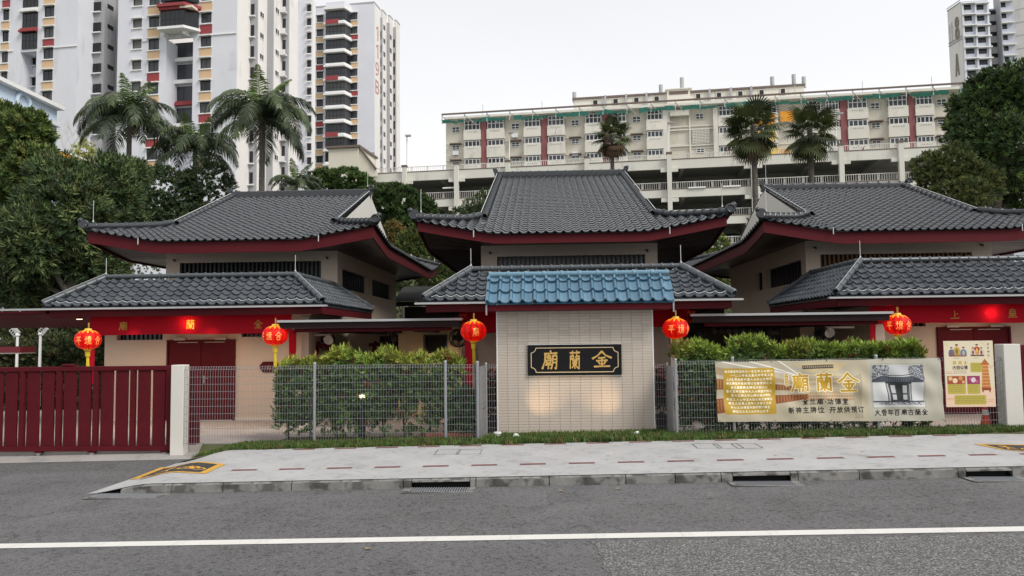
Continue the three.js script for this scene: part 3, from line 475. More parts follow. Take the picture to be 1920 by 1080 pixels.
// ---------------------------------------------------------------- writing: brush strokes of each character on a 100 x 100 field
const GLYPH = {};
for (const row of `
金 50,4 30,28 4,46|50,4 68,26 97,42|34,42 66,40|24,58 76,56|50,42 50,90|34,66 41,78|67,64 59,78|12,92 88,90
蘭 10,14 90,12|32,4 33,26|66,3 64,25|14,32 13,96|14,32 40,31 40,44 15,45|84,31 85,96 76,92|60,32 84,31|60,32 60,44 84,44|30,54 70,53|50,48 50,96|36,62 64,61 64,74 36,75 36,62|36,68 64,68|46,78 28,92|54,78 72,92
廟 50,3 56,12|14,18 92,15|20,18 17,60 4,96|28,32 54,30|40,22 40,44|28,44 54,42 54,64 28,66 28,44|28,55 54,53|24,76 60,74|41,66 41,96|66,30 66,74 58,96|66,30 90,29 90,94 82,90|67,48 89,47|67,64 89,63
合 50,4 30,28 4,44|50,4 70,26 97,42|32,46 68,45|26,60 74,59 72,94 28,95 26,60
境 4,36 34,34|19,10 19,80|2,86 36,74|66,2 68,10|44,14 92,13|54,18 58,30|82,17 77,30|40,34 97,32|48,42 86,41 86,68 48,68 48,42|48,54 86,54|58,70 54,86 38,98|74,70 74,92 96,90 97,80
平 14,14 86,12|28,26 36,44|74,24 64,44|4,54 96,52|50,14 50,98
安 50,2 54,12|8,30 8,18 92,16 88,30|46,26 32,64 74,92|68,48 54,76 12,96|4,56 96,52
皇 50,2 42,14|24,16 76,15 76,48 24,49 24,16|24,32 76,32|14,60 86,58|20,75 80,74|50,60 50,92|4,94 96,92
上 48,6 48,90|48,44 84,42|4,92 96,90
天 14,16 86,14|6,46 94,44|50,16 46,60 6,96|52,48 66,76 96,96
兰 30,4 40,22|70,2 60,22|10,30 90,28|20,58 80,56|2,92 98,90
庙 48,2 54,12|14,20 94,17|20,20 16,64 4,96|32,40 84,38 82,90 32,91 32,40|57,26 57,90|33,65 82,64
功 4,24 46,22|25,24 25,76|2,84 48,70|50,36 92,34 84,94 70,88|70,8 68,50 44,96
德 26,4 8,26|28,28 6,52|18,46 18,98|62,2 60,20|40,12 94,11|46,24 92,23 92,44 46,45 46,24|62,24 62,44|77,24 77,44|40,54 96,53|42,66 38,86|56,62 56,90 80,90 82,80|68,60 72,70|90,64 97,80
堂 50,2 50,20|26,6 34,18|76,4 66,18|10,34 10,22 92,21 88,34|32,36 68,35 68,52 32,53 32,36|22,68 78,67|50,56 50,92|6,94 94,92
新 26,2 28,12|6,16 48,15|16,20 20,32|38,20 34,32|2,36 52,35|4,54 50,53|27,36 27,96|24,58 6,82|32,60 46,76|92,6 62,14|62,14 60,64 48,96|62,42 97,40|80,42 80,98
神 22,2 26,12|4,24 40,22 4,66|24,44 24,98|28,52 40,64|48,20 92,19 92,70 48,71 48,20|48,44 92,44|70,2 70,98
主 46,2 54,14|12,24 88,22|18,56 82,54|50,24 50,92|2,94 98,92
牌 14,6 12,60 2,96|14,36 40,34|32,6 32,34|14,62 36,60 36,96|64,2 58,12|50,14 92,13 92,48 50,49 50,14|50,31 92,31|71,14 69,48 52,66|46,68 97,66|76,50 76,98
位 26,2 4,46|18,30 18,98|62,4 66,16|38,26 94,24|48,36 56,76|84,34 72,84|34,92 98,90
开 12,14 88,12|2,50 98,48|32,14 30,56 8,97|68,13 68,98
放 22,2 26,14|2,24 50,22|22,24 20,60 4,96|24,44 44,43 40,94 30,88|66,2 52,36|60,26 97,24|84,26 74,66 48,97|58,36 72,70 98,96
供 24,2 4,44|16,30 16,98|52,6 52,58|78,5 78,58|36,26 96,25|30,58 99,57|52,68 36,94|74,68 94,92
预 6,8 44,7 28,28|14,22 30,32|2,40 48,38 40,54|28,40 28,92 18,88|52,8 98,7|74,8 68,22|56,24 92,23 92,70|56,24 56,70|74,32 72,68 50,97|76,74 96,96
订 14,4 22,16|4,34 24,33 24,86 38,74|44,18 98,16|72,17 72,92 60,88
火 24,26 32,48|78,22 64,46|50,4 48,50 6,97|52,48 66,78 96,97
香 76,2 24,12|6,26 94,24|50,10 50,50|44,28 6,54|56,28 94,52|26,58 74,57 74,97 26,98 26,58|26,77 74,77
年 28,2 8,30|24,18 90,17|22,44 84,42|22,18 22,66|2,68 98,66|56,18 56,98
百 4,10 96,8|52,10 42,28|20,30 80,29 80,96 20,97 20,30|20,62 80,62
古 4,26 96,24|50,2 50,54|20,54 80,53 78,96 22,97 20,54
大 4,36 96,34|50,4 46,52 6,97|52,38 64,70 97,97
伯 26,2 4,46|16,30 16,98|68,2 60,20|42,24 92,23 92,94 42,95 42,24|42,58 92,58
公 34,6 24,34 2,56|64,4 74,32 98,54|46,46 20,90 80,86|66,68 90,98
诞 14,4 22,16|4,34 22,33 22,80 32,72|40,12 58,10 44,38 58,38 36,90|42,56 60,88 98,92|92,4 68,12|80,10 80,64|80,36 97,35|66,34 66,66|60,66 98,65
一 4,52 96,48
八 34,16 26,56 4,92|58,10 72,56 97,92
二 16,24 84,22|4,82 96,80
〇 50,10 20,30 14,60 34,88 66,88 86,60 80,30 50,10
我 36,4 8,16|2,34 98,32|28,12 28,94 16,88|2,68 48,52|58,2 66,60 96,94 96,78|88,44 50,92|74,6 86,18
国 8,8 92,7 92,97 8,98 8,8|26,26 74,25|30,50 70,49|50,26 50,76|22,78 78,77|64,58 70,66
之 46,2 54,16|12,28 84,26 22,84|4,80 40,92 98,94
中 12,26 88,25 86,62 14,63 12,26|50,2 50,98
人 50,4 40,56 4,97|50,30 66,66 97,97
是 24,4 76,3 76,36 24,37 24,4|24,20 76,20|4,48 96,46|50,48 50,90|50,66 82,65|28,58 24,82 4,98|18,78 98,96
山 50,4 50,90|12,36 12,90 88,90|88,36 88,92
心 16,48 6,80|34,30 38,84 76,86 80,66|48,20 58,40|80,36 94,64
水 50,2 50,94 38,88|8,32 38,30 8,84|86,22 58,44|54,38 96,90
史 14,20 86,19 84,54 16,55 14,20|52,2 46,60 8,97|18,58 50,84 97,97
`.trim().split('\n')) { const k = row.indexOf(' '); GLYPH[row.slice(0, k)] = row.slice(k + 1).split('|').map((s) => s.split(' ').map((p) => p.split(',').map(Number))); }
function brush(g, ch, x, y, size, w, color) {       // draws a character on a canvas, box with its corner at x, y
  const G = GLYPH[ch]; if (!G) return; g.strokeStyle = color; g.lineCap = 'round'; g.lineJoin = 'round';
  const f = size / 100;
  for (const s of G) { g.lineWidth = w; g.beginPath(); s.forEach(([a, b], i) => (i ? g.lineTo(x + a * f, y + b * f) : g.moveTo(x + a * f, y + b * f))); g.stroke(); }
}
function line(g, text, x, y, size, gap, w, color) { [...text].forEach((c, i) => brush(g, c, x + i * (size + gap), y, size, w, color)); }
function canvas(w, h, draw, srgb = true) { const c = document.createElement('canvas'); c.width = w; c.height = h; draw(c.getContext('2d'), w, h); const t = new THREE.CanvasTexture(c); if (srgb) t.colorSpace = THREE.SRGBColorSpace; t.anisotropy = 8; return t; }
function brushGeo(ch, size, width, depth, slant = 0) {   // raised strokes with swelling ends
  const list = [];
  for (const s of GLYPH[ch]) {
    const pts = s.length > 2 ? new THREE.CatmullRomCurve3(s.map(([a, b]) => V3(a, 100 - b, 0)), false, 'catmullrom', 0.25).getPoints(s.length * 5) : [0, 0.12, 0.3, 0.5, 0.7, 0.88, 1].map((t) => V3(mixn(s[0][0], s[1][0], t), 100 - mixn(s[0][1], s[1][1], t), 0));
    const n = pts.length, A = [], B = [];
    for (let i = 0; i < n; i++) { const a = pts[Math.max(0, i - 1)], b = pts[Math.min(n - 1, i + 1)], d = b.clone().sub(a).normalize(), t = i / (n - 1), w = width * (0.72 + 0.55 * Math.pow(Math.abs(2 * t - 1), 1.6)) * (i === 0 || i === n - 1 ? 0.75 : 1); const e = i === 0 ? d.clone().multiplyScalar(-width * 0.4) : i === n - 1 ? d.clone().multiplyScalar(width * 0.4) : V3(); const p = pts[i].clone().add(e); A.push([p.x - d.y * w, p.y + d.x * w]); B.push([p.x + d.y * w, p.y - d.x * w]); }
    const out = [...A, ...B.reverse()], sh = new THREE.Shape(out.map(([x, y]) => new THREE.Vector2((x - 50 + slant * (y - 50)) * size / 100, (y - 50) * size / 100)));
    const g = new THREE.ExtrudeGeometry(sh, { depth: depth * rr(0.9, 1.1), bevelEnabled: false }); list.push(g);
  }
  return muv(merge(list));
}

// ---------------------------------------------------------------- sign wall with its blue tiled cap
{
  const z = -15.6, xl = -0.96, xr = 2.16, top = 2.74, bot = 0.10;
  const t = thing('sign_wall', 'free-standing wall of long beige tiles with a blue tiled cap and black name board', 'wall', [0, 0, 0]);
  const core = mesh('wall_core', bx(xl + 0.012, xr - 0.012, bot - 0.2, top + 0.12, z - 0.30, z - 0.014), std({ map: rep(T.plaster, 1.1), color: C(0.33, 0.29, 0.245), roughness: 0.9 }), t);
  const base = mesh('plinth', bx(xl - 0.16, xr + 0.16, bot - 0.25, bot + 0.02, z - 0.36, z + 0.10), M.kerb, t);
  const brick = [[0.545, 0.475, 0.405], [0.58, 0.51, 0.435], [0.515, 0.455, 0.39], [0.56, 0.50, 0.435]].map((c) => std({ color: C(...c), map: rep(T.plaster, 0.5), roughness: 0.55 }));
  const cols = 15, rows = 49, cw = (xr - xl) / cols, rh = (top + 0.06 - bot) / rows, g = bx(-cw / 2 + 0.0022, cw / 2 - 0.0022, -rh / 2 + 0.0024, rh / 2 - 0.0024, -0.012, 0), rest = [];
  const tones = Array.from({ length: 40 }, () => Math.floor(rnd() * 4)); let n = 0;
  for (let r = rows - 1; r >= 0; r--) for (let c = 0; c < cols; c++) {
    const x = xl + (c + 0.5) * cw, y = bot + (r + 0.5) * rh, d = rr(-0.0012, 0.0012), m = brick[(tones[(r * 7 + c * 3) % 40] + (rnd() < 0.15 ? 1 : 0)) % 4];
    if (n < 300) { const b = mesh('brick', g, m, core); b.position.set(x, y, z + d); n++; } else { const k = g.clone(); k.translate(x, y, z + d); rest.push(k); }
  }
  stuff(mesh('brick', merge(rest), brick[0], core));
  mesh('edge_trim', merge([bx(xl - 0.012, xl + 0.010, bot, top + 0.1, z - 0.02, z + 0.006), bx(xr - 0.010, xr + 0.012, bot, top + 0.1, z - 0.02, z + 0.006)]), M.white, t);
  // cap roof
  const e0 = 2.775, r0 = 3.30, ze = -15.12, zr = -15.66, xa = -1.15, xb = 2.53;
  const run = Math.hypot(ze - zr, r0 - e0), S = V3(0, r0 - e0, zr - ze).normalize(), nc = 16, w = (xb - xa) / nc;
  const cap = mesh('cap_roof', merge([strip([V3(xa, e0 - 0.015, ze), V3(xb, e0 - 0.015, ze)], [V3(xa, r0 - 0.015, zr), V3(xb, r0 - 0.015, zr)]), strip([V3(xa, r0 - 0.015, zr), V3(xb, r0 - 0.015, zr)], [V3(xa, e0 - 0.015, 2 * zr - ze), V3(xb, e0 - 0.015, 2 * zr - ze)])]), glazeBlue[2], t);
  layTiles({ O: V3(xa, e0, ze), X: V3(1, 0, 0), S, x0: 0, x1: xb - xa, w, e: run / 2.4, top: run, mats: glazeBlue, parent: cap, budget: { n: 100 }, shape: [0.056, 0.040, 0.060, 0.010] });
  capsAlong(V3(xa + 0.03, r0 + 0.06, zr), V3(xb - 0.03, r0 + 0.06, zr), cap, capBlue, { r: 0.058, step: 0.345 });
  mesh('fascia_board', merge([bx(xa + 0.02, xb - 0.02, e0 - 0.135, e0 - 0.025, ze - 0.08, ze - 0.05), bx(xa + 0.02, xb - 0.02, e0 - 0.135, e0 - 0.115, zr - 0.5, ze - 0.085)]), M.maroon, t);
  mesh('bracket', merge([bx(xa + 0.0, xa + 0.03, e0 - 0.22, e0 - 0.02, ze - 0.05, ze - 0.02), bx(xb - 0.03, xb, e0 - 0.2, e0 - 0.02, ze - 0.05, ze - 0.02)]), M.galv, t);
  // name board
  const c0 = atZ(989, 647, z + 0.05), c1 = atZ(1166, 703, z + 0.05), sx = (c0.x + c1.x) / 2, sy = (c0.y + c1.y) / 2, W = c1.x - c0.x, Hh = c0.y - c1.y;
  const sg = thing('name_board', 'black name board with three raised gold characters on the beige tiled wall', 'sign', [sx, sy, z + 0.004]);
  mesh('board', rbx(-W / 2, W / 2, -Hh / 2, Hh / 2, 0, 0.045, 0.006), phy({ color: C(0.008, 0.008, 0.010), roughness: 0.5, specularIntensity: 0.4, map: rep(T.tile, 0.8) }), sg);
  mesh('rim', merge([bx(-W / 2 - 0.012, W / 2 + 0.012, Hh / 2, Hh / 2 + 0.012, 0, 0.03), bx(-W / 2 - 0.012, W / 2 + 0.012, -Hh / 2 - 0.012, -Hh / 2, 0, 0.03)]), M.white, sg);
  { const a = W / 2 - 0.07, b = Hh / 2 - 0.065, q = 0.095, pts = []; const arc = (cx, cy, s, e) => { for (let k = 0; k <= 6; k++) { const t2 = mixn(s, e, k / 6); pts.push(V3(cx + q * Math.cos(t2), cy + q * Math.sin(t2), 0)); } };
    arc(a, b, Math.PI * 1.5, Math.PI); arc(-a, b, 0, -Math.PI / 2); arc(-a, -b, Math.PI / 2, 0); arc(a, -b, Math.PI, Math.PI / 2); pts.push(pts[0].clone());
    const l = []; for (let k = 0; k + 1 < pts.length; k++) l.push(rod(pts[k].clone().setZ(0.05), pts[k + 1].clone().setZ(0.05), 0.0095, 5)); mesh('gold_border', merge(l), std({ color: C(0.62, 0.50, 0.30), roughness: 0.5 }), sg); }
  const px = (k) => (k / 1920 * 200 + 980), place = (ch, a, b, y0, y1, sl) => { const A = atZ(px(a), 630 + y0 / 9.6, z), B = atZ(px(b), 630 + y1 / 9.6, z), s = A.y - B.y; const m = mesh('character', brushGeo(ch, s, 5.2, 0.012, sl), M.gold, sg); m.position.set((A.x + B.x) / 2 - sx, (A.y + B.y) / 2 - sy, 0.044); m.scale.x = (B.x - A.x) / s; };
  place('廟', 345, 640, 258, 600, 0.05); place('蘭', 825, 1050, 258, 592, 0.02); place('金', 1236, 1606, 265, 570, 0);
  // the two ground spotlights that wash the wall, and two more white fittings
  [[966, 822, 'white ground spotlight in the grass before the left half of the sign wall'], [1196, 818, 'white ground spotlight in the grass before the right half of the sign wall']].forEach(([u, v, label], i) => {
    const p = atZ(u, v, -14.75), s = thing('ground_spotlight', label, 'spotlight', [p.x, p.y, p.z], 'spotlights in the grass before the sign wall');
    const dir = V3(i ? -0.42 : 0.42, 0.78, -0.62).normalize(), h = mesh('lamp_head', (() => { const g2 = merge([cyl(0.05, 0.062, 0.15, 0, -0.075, 0, 14)]); g2.applyQuaternion(new THREE.Quaternion().setFromUnitVectors(V3(0, 1, 0), dir)); return g2; })(), M.white, s);
    const lens = mesh('lens', (() => { const g2 = cyl(0.048, 0.048, 0.004, 0, 0.077, 0, 14); g2.applyQuaternion(new THREE.Quaternion().setFromUnitVectors(V3(0, 1, 0), dir)); return g2; })(), glow(1, 0.72, 0.42, 2), s);
    mesh('spike', merge([rod(V3(0, -0.02, 0), V3(0, -0.22, 0), 0.012), bx(-0.04, 0.04, -0.10, -0.06, -0.02, 0.02)]), M.white, s);
    const L = new THREE.SpotLight(C(1, 0.66, 0.36), 3.2, 6, 0.42, 1.0, 2); L.castShadow = true; L.shadow.radius = 2; L.position.copy(p).addScaledVector(dir, 0.1); const tg = atZ(i ? 1125 : 1025, 738, z); L.target.position.copy(tg); L.name = 'spotlight_beam'; scene.add(L, L.target);
  });
  const p = atZ(933, 819, -14.9); const cn = thing('junction_box', 'white capped conduit stub in the grass at the left foot of the sign wall', 'junction box', p.toArray());
  mesh('stub', cyl(0.06, 0.055, 0.14, 0, -0.08, 0, 12), M.white, cn); mesh('cap', cyl(0.075, 0.075, 0.03, 0, 0.06, 0, 12), M.white, cn);
}

// ---------------------------------------------------------------- lower walls, doors, canopies
function downlight(u, v, z, label, k = 2.2, y) {    // small round fitting under a canopy, lit
  const p = atZ(u, v, z); if (y) p.y = y;
  const t = thing('downlight', label, 'ceiling light', p.toArray(), 'small round lights under the canopies');
  mesh('housing', cyl(0.075, 0.075, 0.12, 0, 0.012, 0, 14), M.maroon, t); mesh('lamp_face', cyl(0.066, 0.066, 0.010, 0, 0, 0, 14), glow(1, 0.80, 0.55, 3), t);
  const L = new THREE.SpotLight(C(1, 0.74, 0.52), k * 2.3, 12, 1.15, 0.8, 2); L.castShadow = true; L.shadow.radius = 3; L.position.copy(p).add(V3(0, -0.03, 0)); L.target.position.copy(p).add(V3(0, -2, -0.55)); L.name = 'downlight_beam'; scene.add(L, L.target);
}
function doorSet(parent, x0, x1, y0, y1, z) {
  const w = (x1 - x0) / 2, f = mesh('door_frame', merge([bx(x0 - 0.05, x0, y0, y1 + 0.05, z, z + 0.06), bx(x1, x1 + 0.05, y0, y1 + 0.05, z, z + 0.06), bx(x0, x1, y1, y1 + 0.05, z, z + 0.06)]), M.maroon, parent);
  for (const k of [0, 1]) { const d = mesh('door', rbx(x0 + k * w + 0.006, x0 + (k + 1) * w - 0.006, y0 + 0.01, y1 - 0.005, z - 0.02, z + 0.03, 0.006), M.maroon, parent);
    const hx = k ? x0 + w + 0.09 : x0 + w - 0.09; mesh('handle', merge([rbx(hx - 0.02, hx + 0.02, y0 + 0.95, y0 + 1.15, z + 0.032, z + 0.04, 0.003), rod(V3(hx, y0 + 1.08, z + 0.07), V3(hx + (k ? 0.13 : -0.13), y0 + 1.08, z + 0.07), 0.011)]), M.galv, d);
    mesh('door_closer', merge([rbx(x0 + (k ? 2 * w - 0.46 : 0.16), x0 + (k ? 2 * w - 0.16 : 0.46), y1 + 0.035, y1 + 0.10, z + 0.062, z + 0.12, 0.01), bx(x0 + (k ? 2 * w - 0.75 : 0.25), x0 + (k ? 2 * w - 0.22 : 0.78), y1 - 0.03, y1 - 0.012, z + 0.04, z + 0.07)]), plain(0.42, 0.36, 0.32, 0.5), d); }
  return f;
}
function lowerHall(label, zf, u0, u1, doorU, doorV, slots, group) {
  const x0 = atZ(u0, 700, zf).x, x1 = atZ(u1, 700, zf).x, d0 = atZ(doorU[0], doorV[0], zf), d1 = atZ(doorU[1], doorV[1], zf);
  const sl = slots.map(([a, b, c, d]) => [atZ(a, c, zf).x, atZ(b, c, zf).x, atZ(a, d, zf).y, atZ(a, c, zf).y]);
  const t = thing('entrance_front', label, 'building front');
  const wall = mesh('front_wall', wallWithHoles(x0, x1, 0.04, 2.86, zf, 0.22, sl), M.plaster, t);
  mesh('skirting', bx(x0, x1, 0.05, 0.14, zf + 0.002, zf + 0.022), M.plasterWhite, wall);
  mesh('flank_wall', merge([bx(x0 + 0.01, x0 + 0.2, 0.04, 2.86, zf - 8, zf - 0.222), bx(x1 - 0.2, x1 - 0.01, 0.04, 2.86, zf - 8, zf - 0.222), bx(x0, x1, 0.04, 2.8, zf - 8.2, zf - 8.01)]), M.plaster, t);
  for (const s of sl) { mesh('window', bx(s[0], s[1], s[2], s[3], zf - 0.2, zf - 0.18), M.glass, wall); const n = Math.round((s[1] - s[0]) / 0.12); for (let k = 1; k < n; k++) { const x = mixn(s[0], s[1], k / n); mesh('bar', bx(x - 0.012, x + 0.012, s[2], s[3], zf - 0.16, zf - 0.13), M.black, wall); } }
  doorSet(t, d0.x, d1.x, 0.07, d0.y, zf + 0.004);
  return t;
}
lowerHall('beige front of the left hall with dark red double doors', -19.9, 195, 583, [318, 437], [641, 788], [[219, 305, 622, 638], [453, 540, 618, 632]]);
lowerHall('beige front of the right hall with dark red double doors behind the poster', -19.9, 1640, 2010, [1759, 1897], [617, 775], [[1650, 1735, 600, 613]]);
{ // middle hall behind the sign wall
  const t = thing('entrance_front', 'beige front of the middle hall mostly hidden by the sign wall', 'building front');
  const zf = -18.9; mesh('front_wall', merge([bx(-1.62, 3.05, 0.04, 2.42, zf - 0.2, zf), bx(-1.6, -1.4, 0.04, 2.42, zf - 8, zf - 0.202), bx(2.85, 3.03, 0.04, 2.42, zf - 8, zf - 0.202)]), M.plaster, t); mesh('lintel', bx(-1.62, 3.05, 2.42, 2.8, zf - 0.2, zf - 0.02), M.black, t);
}
// columns, each standing by itself
for (const [u, z, w, top, label] of [[574, -18.3, 0.20, 2.7, 'beige column at the right end of the left porch'], [1647, -18.2, 0.22, 2.7, 'beige column at the left end of the right porch'], [882, -17.4, 0.16, 2.5, 'beige column behind the lantern left of the sign wall'], [1262, -17.4, 0.16, 2.5, 'beige column behind the lantern right of the sign wall']]) {
  const x = atZ(u, 640, z).x, t = thing('column', label, 'column', [x, 0.06, z], 'porch columns');
  mesh('shaft', rbx(-w / 2, w / 2, 0, top - 0.06, -w / 2, w / 2, 0.015), M.plaster, t); mesh('base', bx(-w / 2 - 0.02, w / 2 + 0.02, -0.02, 0.10, -w / 2 - 0.02, w / 2 + 0.02), M.plasterWhite, t);
}
// flat canopies that join the halls
for (const [u0, u1, v0, z, depth, label] of [[524, 862, 603, -16.95, 7.0, 'flat dark red canopy between the left and middle halls'], [1297, 1668, 591, -16.95, 7.0, 'flat dark red canopy between the middle and right halls']]) {
  const a = atZ(u0, v0, z), b = atZ(u1, v0, z), y = (a.y + atZ(u1, v0 - 4, z).y) / 2, t = thing('flat_canopy', label, 'canopy', [0, 0, 0]);
  mesh('gutter_edge', bx(a.x - 0.04, b.x + 0.06, y - 0.02, y + 0.03, z + 0.002, z + 0.06), M.gutter, t);
  mesh('fascia', bx(a.x, b.x, y - 0.16, y - 0.022, z - 0.05, z), M.darkSoffit, t); mesh('trim', bx(a.x + 0.3, b.x - 0.2, y - 0.24, y - 0.162, z - 0.20, z - 0.12), M.maroon, t);  // fascia takes a darker material, the shade on it put into the colour
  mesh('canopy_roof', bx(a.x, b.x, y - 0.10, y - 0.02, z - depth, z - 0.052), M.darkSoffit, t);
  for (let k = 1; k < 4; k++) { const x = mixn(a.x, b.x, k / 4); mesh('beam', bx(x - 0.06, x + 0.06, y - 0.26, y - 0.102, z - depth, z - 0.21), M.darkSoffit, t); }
}
{ // tapering canopy that reaches over the driveway
  const t = thing('driveway_canopy', 'long dark red canopy edge reaching over the sliding gate at the left', 'canopy'); const z = -17.66;
  const P = (x, y, zz) => V3(x, y, zz); const y = 2.86;
  mesh('beam', bx(-15.2, -11.6, y - 0.06, y, z - 0.12, z), M.fascia, t);
  mesh('slab', merge([quad(P(-15.2, y - 0.07, z - 0.1), P(-11.0, y - 0.07, z - 0.1), P(-11.0, y - 0.34, z - 2.4), P(-15.2, y - 0.34, z - 2.4)), quad(P(-15.2, y - 0.01, z - 0.1), P(-15.2, y - 0.01, z - 2.4), P(-11.0, y - 0.01, z - 2.4), P(-11.0, y - 0.01, z - 0.1))]), M.fascia, t);
}
// what stands in the shade between the halls
{
  const t = thing('passage_wall', 'dim beige back wall of the passage left of the sign wall', 'wall'); const z = -23.6;
  mesh('back_wall', bx(-6.2, -4.2, 0.04, 2.5, z - 0.2, z), M.plaster, t); mesh('dark_opening', bx(-5.05, -4.35, 0.05, 2.2, z + 0.002, z + 0.02), M.darkGap, t); mesh('back_wall_far', bx(-4.2, -1.4, 0.04, 2.5, z - 2.2, z - 2), M.plaster, t);
  const yz = -20.6, y0 = atZ(747, 690, yz).x, y1 = atZ(866, 690, yz).x, w = atZ(796, 630, yz), w2 = atZ(837, 662, yz);
  const q = thing('lit_wall', 'yellowish lit wall with a black opening behind the left hedge', 'wall'); mesh('wall', wallWithHoles(y0, y1, 0.04, 2.42, yz, 0.15, [[w.x, w2.x, w2.y, w.y]]), M.yellowLitWall, q); mesh('opening', bx(w.x, w2.x, w2.y, w.y, yz - 0.15, yz - 0.13), M.darkGap, q); mesh('frame', merge([bx(w.x - 0.03, w.x, w2.y, w.y, yz, yz + 0.02), bx(w2.x, w2.x + 0.03, w2.y, w.y, yz, yz + 0.02), bx(w.x - 0.03, w2.x + 0.03, w.y, w.y + 0.03, yz, yz + 0.02)]), M.black, q);
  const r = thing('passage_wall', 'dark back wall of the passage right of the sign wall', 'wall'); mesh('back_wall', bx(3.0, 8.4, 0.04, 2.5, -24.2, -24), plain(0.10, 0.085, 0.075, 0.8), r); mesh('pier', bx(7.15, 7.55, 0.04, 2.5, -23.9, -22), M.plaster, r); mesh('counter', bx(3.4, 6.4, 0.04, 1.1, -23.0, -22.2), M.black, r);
}
function fan(u, v, z, r, label, turn) {             // wall fan: ring, grille bars, hub, blades
  const p = atZ(u, v, z), t = thing('wall_fan', label, 'fan', p.toArray(), 'black wall fans in the passages', turn);
  for (const dz of [0, -0.16]) mesh('guard_ring', clean(new THREE.TorusGeometry(r, 0.018, 6, 22)), M.black, t).position.z = dz;
  const b = []; for (let k = 0; k < 14; k++) { const a = k * Math.PI / 7; b.push(rod(V3(0.05 * Math.cos(a), 0.05 * Math.sin(a), 0.04), V3(r * Math.cos(a), r * Math.sin(a), 0), 0.006, 4)); } mesh('grille', merge(b), M.black, t);
  const bl = []; for (let k = 0; k < 4; k++) { const g = new THREE.BoxGeometry(r * 0.8, r * 0.42, 0.01); g.rotateX(0.5); g.translate(r * 0.45, 0, -0.08); g.rotateZ(k * Math.PI / 2); bl.push(g); } mesh('blades', merge(bl), plain(0.03, 0.03, 0.032, 0.5), t);
  mesh('motor', (() => { const g = new THREE.CylinderGeometry(0.09, 0.09, 0.3, 12); g.rotateX(Math.PI / 2); g.translate(0, 0, -0.2); return clean(g); })(), M.black, t); mesh('bracket', rod(V3(0, 0, -0.3), V3(0, -0.15, -0.6), 0.03), M.black, t);
}
fan(611, 639, -20.8, 0.24, 'black wall fan at the left of the passage above the hedge', 0.3); fan(736, 636, -20.8, 0.24, 'black wall fan beside the yellowish lit wall', -0.4); fan(862, 634, -20.0, 0.22, 'black wall fan just left of the lantern with the gold character', 0.5);
fan(1446, 624, -20.5, 0.30, 'black wall fan under the middle of the right canopy', 0.2); fan(1545, 627, -20.6, 0.24, 'black wall fan at the right end of the right passage', -0.3); fan(1298, 626, -20.0, 0.30, 'black wall fan just right of the sign wall lantern', -0.4);
for (const [u, z, label] of [[605, -20.4, 'dark red A-shaped stand behind the left end of the hedge'], [712, -21.6, 'dark red A-shaped stand near the middle of the hedge']]) {
  const p = atZ(u, 690, z), t = thing('drum_stand', label, 'stand', [p.x, 0.06, z]); for (const s of [-1, 1]) { mesh('leg', rod(V3(s * 0.42, 0, 0.25), V3(s * 0.12, 2.0, 0), 0.05, 8), M.maroon, t); mesh('leg', rod(V3(s * 0.42, 0, -0.25), V3(s * 0.12, 2.0, 0), 0.05, 8), M.maroon, t); } mesh('cross_bar', rod(V3(-0.3, 1.9, 0), V3(0.3, 1.9, 0), 0.05, 8), M.maroon, t);
}
for (const [u0, u1, v, z, label] of [[576, 622, 628, -20.2, 'white bracket bar under the canopy at the left of the passage'], [1548, 1602, 614, -20.2, 'white bracket bar under the right canopy by the column']]) { const a = atZ(u0, v, z), b = atZ(u1, v - 0.5, z), t = thing('wall_bracket', label, 'bracket', [(a.x + b.x) / 2, a.y, z]); const w = (b.x - a.x) / 2; mesh('bar', rbx(-w, w, -0.025, 0.025, -0.02, 0.02, 0.008), M.white, t); mesh('speaker_horn', (() => { const g = new THREE.ConeGeometry(0.13, 0.22, 14, 1, true); g.rotateX(-Math.PI / 2 + 0.4); g.translate(u0 < 1000 ? w - 0.05 : -w + 0.05, -0.1, 0.05); return clean(g); })(), M.white, t); }
downlight(149, 599, -18.3, 'lit downlight under the driveway canopy above the leftmost lantern', 1.4); downlight(262, 597, -18.3, 'lit downlight above the left part of the left red cloth', 2.2); downlight(405, 594, -18.3, 'lit downlight above the red cloth right of the double doors', 2.2); downlight(522, 592, -18.3, 'lit downlight above the second lantern from the left', 2.0);
downlight(696, 619, -18.0, 'lit downlight under the canopy over the left hedge', 0.7); downlight(822, 617, -19.4, 'lit downlight before the yellowish wall', 2.4); downlight(1474, 609, -18.0, 'lit downlight under the right flat canopy', 0.4); downlight(1667, 574, -18.3, 'lit downlight above the lantern over the printed banner', 1.8); downlight(1860, 568, -18.6, 'lit downlight above the right double doors', 2.0);
for (const [u, v, label] of [[340, 598, 'small white dome camera above the lit character on the left red cloth'], [1868, 571, 'small white dome camera above the right red cloth']]) { const p = atZ(u, v, -18.2), t = thing('security_camera', label, 'security camera', p.toArray()); mesh('body', (() => { const g = new THREE.CapsuleGeometry(0.035, 0.09, 4, 10); g.rotateX(1.0); return clean(g); })(), M.white, t); mesh('bracket', rod(V3(0, 0.03, -0.02), V3(-0.05, 0.16, -0.05), 0.012), M.white, t); }
